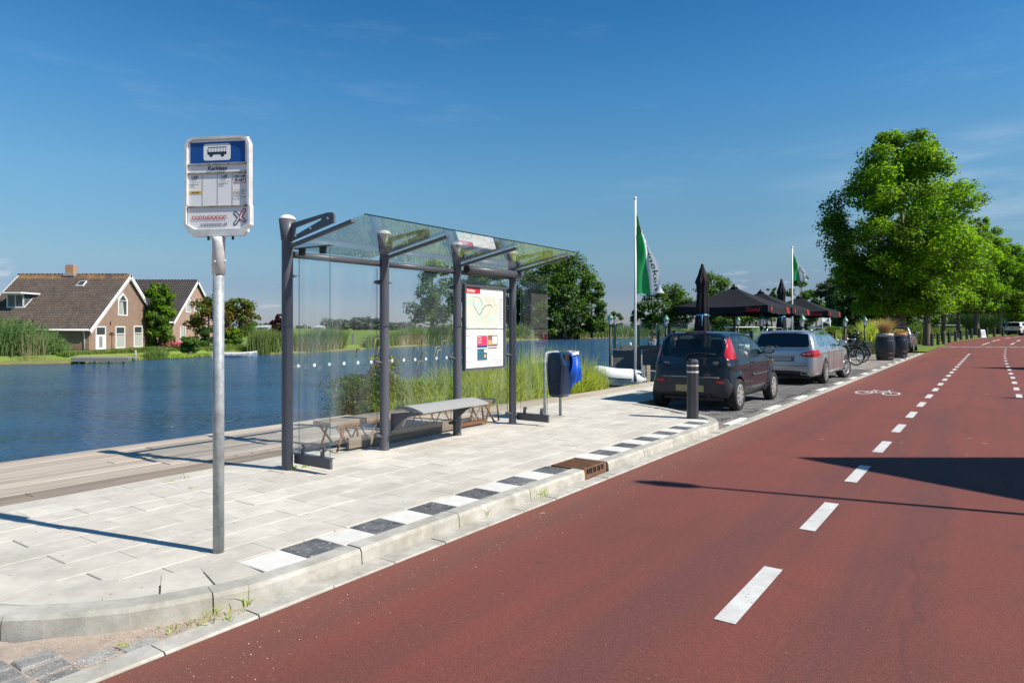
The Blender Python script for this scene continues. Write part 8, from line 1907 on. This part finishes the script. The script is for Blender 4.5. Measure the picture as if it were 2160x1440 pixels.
b = MB(); b.lathe([(.13, -.10), (.15, 0), (.13, .09), (.07, .15), (.001, .165)], 18); b.build('helmet', MATS['scooter_black'], loc=(g.x - .45, g.y + .5, 1.16), label='black helmet resting on the scooter handlebar', cat='helmet')
# planter hedge and reeds behind the barrels
k = 1600; x = rng.uniform(1826, 1862, k); Zb = rng.uniform(39, 42, k); b1 = np.stack([(x - 1080) / FPX * Zb, Zb, np.full(k, -.05)], 1); V, F = blades(b1, rng.uniform(1.0, 2.3, k), rng.uniform(.05, .1, k), rng.uniform(.1, .5, k)); npmesh('reeds', V, F, lf_reed2, label='green reed clump between the rightmost lantern and the barrel planters', cat='reeds', kind='stuff')
def reedpatch(x0, x1, Z0_, Z1_, h_, n, label, m=None):
    x = rng.uniform(x0, x1, n); Zb = rng.uniform(Z0_, Z1_, n); b1 = np.stack([(x - 1080) / FPX * Zb, Zb, np.array([hz(q) for q in Zb]) - .1], 1); V, F = blades(b1, rng.uniform(.5, 1.05, n) * h_, rng.uniform(.06, .13, n), rng.uniform(.05, .5, n)); npmesh('reeds', V, F, m or lf_reed, label=label, cat='reeds', kind='stuff')
reedpatch(1925, 1950, 58, 66, 2.2, 900, 'green reeds between the grey SUV and the second verge tree')
reedpatch(2000, 2100, 92, 104, 3.4, 2600, 'bright bushy reeds behind the bollards, left of the white sign board', lf_reed2 if False else lf_reed)
reedpatch(1960, 2035, 75, 82, 1.3, 1500, 'low green reeds in front of the moored red-covered boat')
reedpatch(2060, 2116, 100, 110, 3.2, 1500, 'green reeds behind the small white sign board')
# boats behind the terrace
def cruiser(label, px_, Z, L_, W_, rz, cab, accent=None, zt=1.1):
    p = P(px_, 690, Z); rt = boat('motor_boat', label, (p.x, Z, WATER - .1), rz, L_, W_, zt, m_bw, m_bw)
    b = MB(); b.add(*superbox((-.1 * L_, 0, zt + .45), (L_ * .45, W_ * .7, .95), .15)); b.build('cabin', cab, rt)
    b = MB(); b.box((-.1 * L_, -W_ * .352, zt + .6), (L_ * .36, .02, .35)); b.box((-.1 * L_, W_ * .352, zt + .6), (L_ * .36, .02, .35)); b.build('window', m_wglass, rt)
    b = MB(); b.add(*superbox((-.12 * L_, 0, zt + 1.35 + .1), (L_ * .4, W_ * .75, .1), .04)); b.build('roof', m_bw, rt)
    for sx_ in (-.3, .06):
        for sy in (-.3, .3): b = MB(); b.tube([(sx_ * L_, sy * W_, zt + .8), (sx_ * L_, sy * W_, zt + 1.42)], .03, 5); b.build('roof_post', m_bw, rt)
    if accent: b = MB(); b.add(*superbox((.22 * L_, 0, zt + .2), (L_ * .3, W_ * .66, .45), .15)); b.build('cover', accent, rt)
    return rt
m_cream = mat('boat_cream', (.55, .50, .40), rough=.5, var=.05)
cruiser('cream and white cabin boat moored behind the farthest parasol', 1722, 62, 7.5, 2.5, R(170), m_cream)
cruiser('dark blue cabin boat behind the nearest open parasol', 1588, 58, 7.0, 2.4, R(15), mat('boat_blue', (.02, .06, .16), rough=.4, var=.05))
cruiser('white cabin boat with blue stripe behind the middle parasol', 1640, 64, 6.0, 2.2, R(10), m_bw, mat('cover_blue', (.02, .07, .25), rough=.6))
cruiser('white boat with red cover moored behind the verge trees', 1985, 86, 6.4, 2.3, R(165), m_bw, mat('cover_red', (.42, .03, .03), rough=.6), 1.35)
# small white flag at the boats
p = P(1735, 690, 44); rt = empty('pennant', (p.x, 44, 0), 0, 'small white pennant on a thin pole under the farthest parasol', 'flag'); b = MB(); b.tube([(0, 0, 0), (0, 0, 2.4)], .02, 6); b.build('pole', m_wpaint, rt); b = MB(); b.add([(0, 0, 2.4), (0, 0, 1.9), (.55, .05, 1.75), (.6, .02, 2.0)], [(0, 1, 2, 3)]); b.build('cloth', m_wpaint, rt)
p = P(1751, 690, 38); b = MB(); b.tube([(0, 0, 0), (-.15, 0, 2.3)], .03, 6); b.build('thin_post', m_wpaint, loc=(p.x + .1, 38, 0), label='thin white leaning post under the farthest parasol corner', cat='post')

# ---------------------------------------------------------------- beside the road, right of the picture (their shadows fall into it)
rs = empty('shadow_shed', (9.30, 5.70, 0), 0, 'unseen white shed added across the road, shaped to cast the wedge shadow on the asphalt', 'shed')  # added shadow caster, outline worked back from the wedge on the road
b = MB(); b.add([(0, 0, -.05), (0, 0, 6.0), (0, -5.5, 1.55), (0, -5.5, -.05), (7, 0, -.05), (7, 0, 6.0), (7, -5.5, 1.55), (7, -5.5, -.05)], [(0, 1, 2, 3), (7, 6, 5, 4), (0, 4, 5, 1), (3, 2, 6, 7), (1, 5, 6, 2)]); b.build('wall', m_trim, rs)
b = MB(); b.prism([(-.0, .05, 6.06), (-.0, -5.6, 1.50), (-.0, -5.6, 1.62), (-.0, .05, 6.18)], (7.1, 0, 0)); b.build('roof', m_rtile, rs)
rs2 = empty('shadow_shed', (22.9, 24.3, 0), 0, 'unseen narrow white shed added farther along, shaped to cast a tapered shadow on the road', 'shed')  # second added caster, outline fitted to the farther road shadow
b = MB(); b.add([(0, 0, -.05), (0, 0, 5.2), (0, -3.2, 3.0), (0, -3.2, -.05), (6, 0, -.05), (6, 0, 5.2), (6, -3.2, 3.0), (6, -3.2, -.05)], [(0, 1, 2, 3), (7, 6, 5, 4), (0, 4, 5, 1), (3, 2, 6, 7), (1, 5, 6, 2)]); b.build('wall', m_trim, rs2)
b = MB(); b.prism([(0, .05, 5.26), (0, -3.3, 2.95), (0, -3.3, 3.07), (0, .05, 5.38)], (6.1, 0, 0)); b.build('roof', m_rtile, rs2)
for i, (x, y, h_) in enumerate(((7.0, 4.55, 6.0), (28.3, 33.2, 6.0), (14.6, 13.5, 4.0))):
    rt = empty('street_lamp', (x, y, 0), 0, ('grey street lamp across the road nearest to the camera, outside the picture', 'grey street lamp farthest along across the road, outside the picture', 'short grey lamp post across the road between the sheds, outside the picture')[i], 'street lamp')
    b = MB(); b.tube([(0, 0, 0), (0, 0, 1.2), (0, 0, h_ - .5)], [.07, .05, .03], 12); b.build('pole', m_galv, rt)
    b = MB(); b.lathe([(.03, h_ - .62), (.10, h_ - .5), (.12, h_ - .25), (.06, h_ - .05), (.001, h_)], 14); b.build('lamp_head', m_dark, rt)
tree('garden_tree', 'small round tree across the road outside the picture', (31.6, 31.8, 0), 5.4, 2.0, 4.2, .3, [lf_mid, lf_dark], n_cl=40, per=150, env=round_env, trunk_r=.12, seed=120)
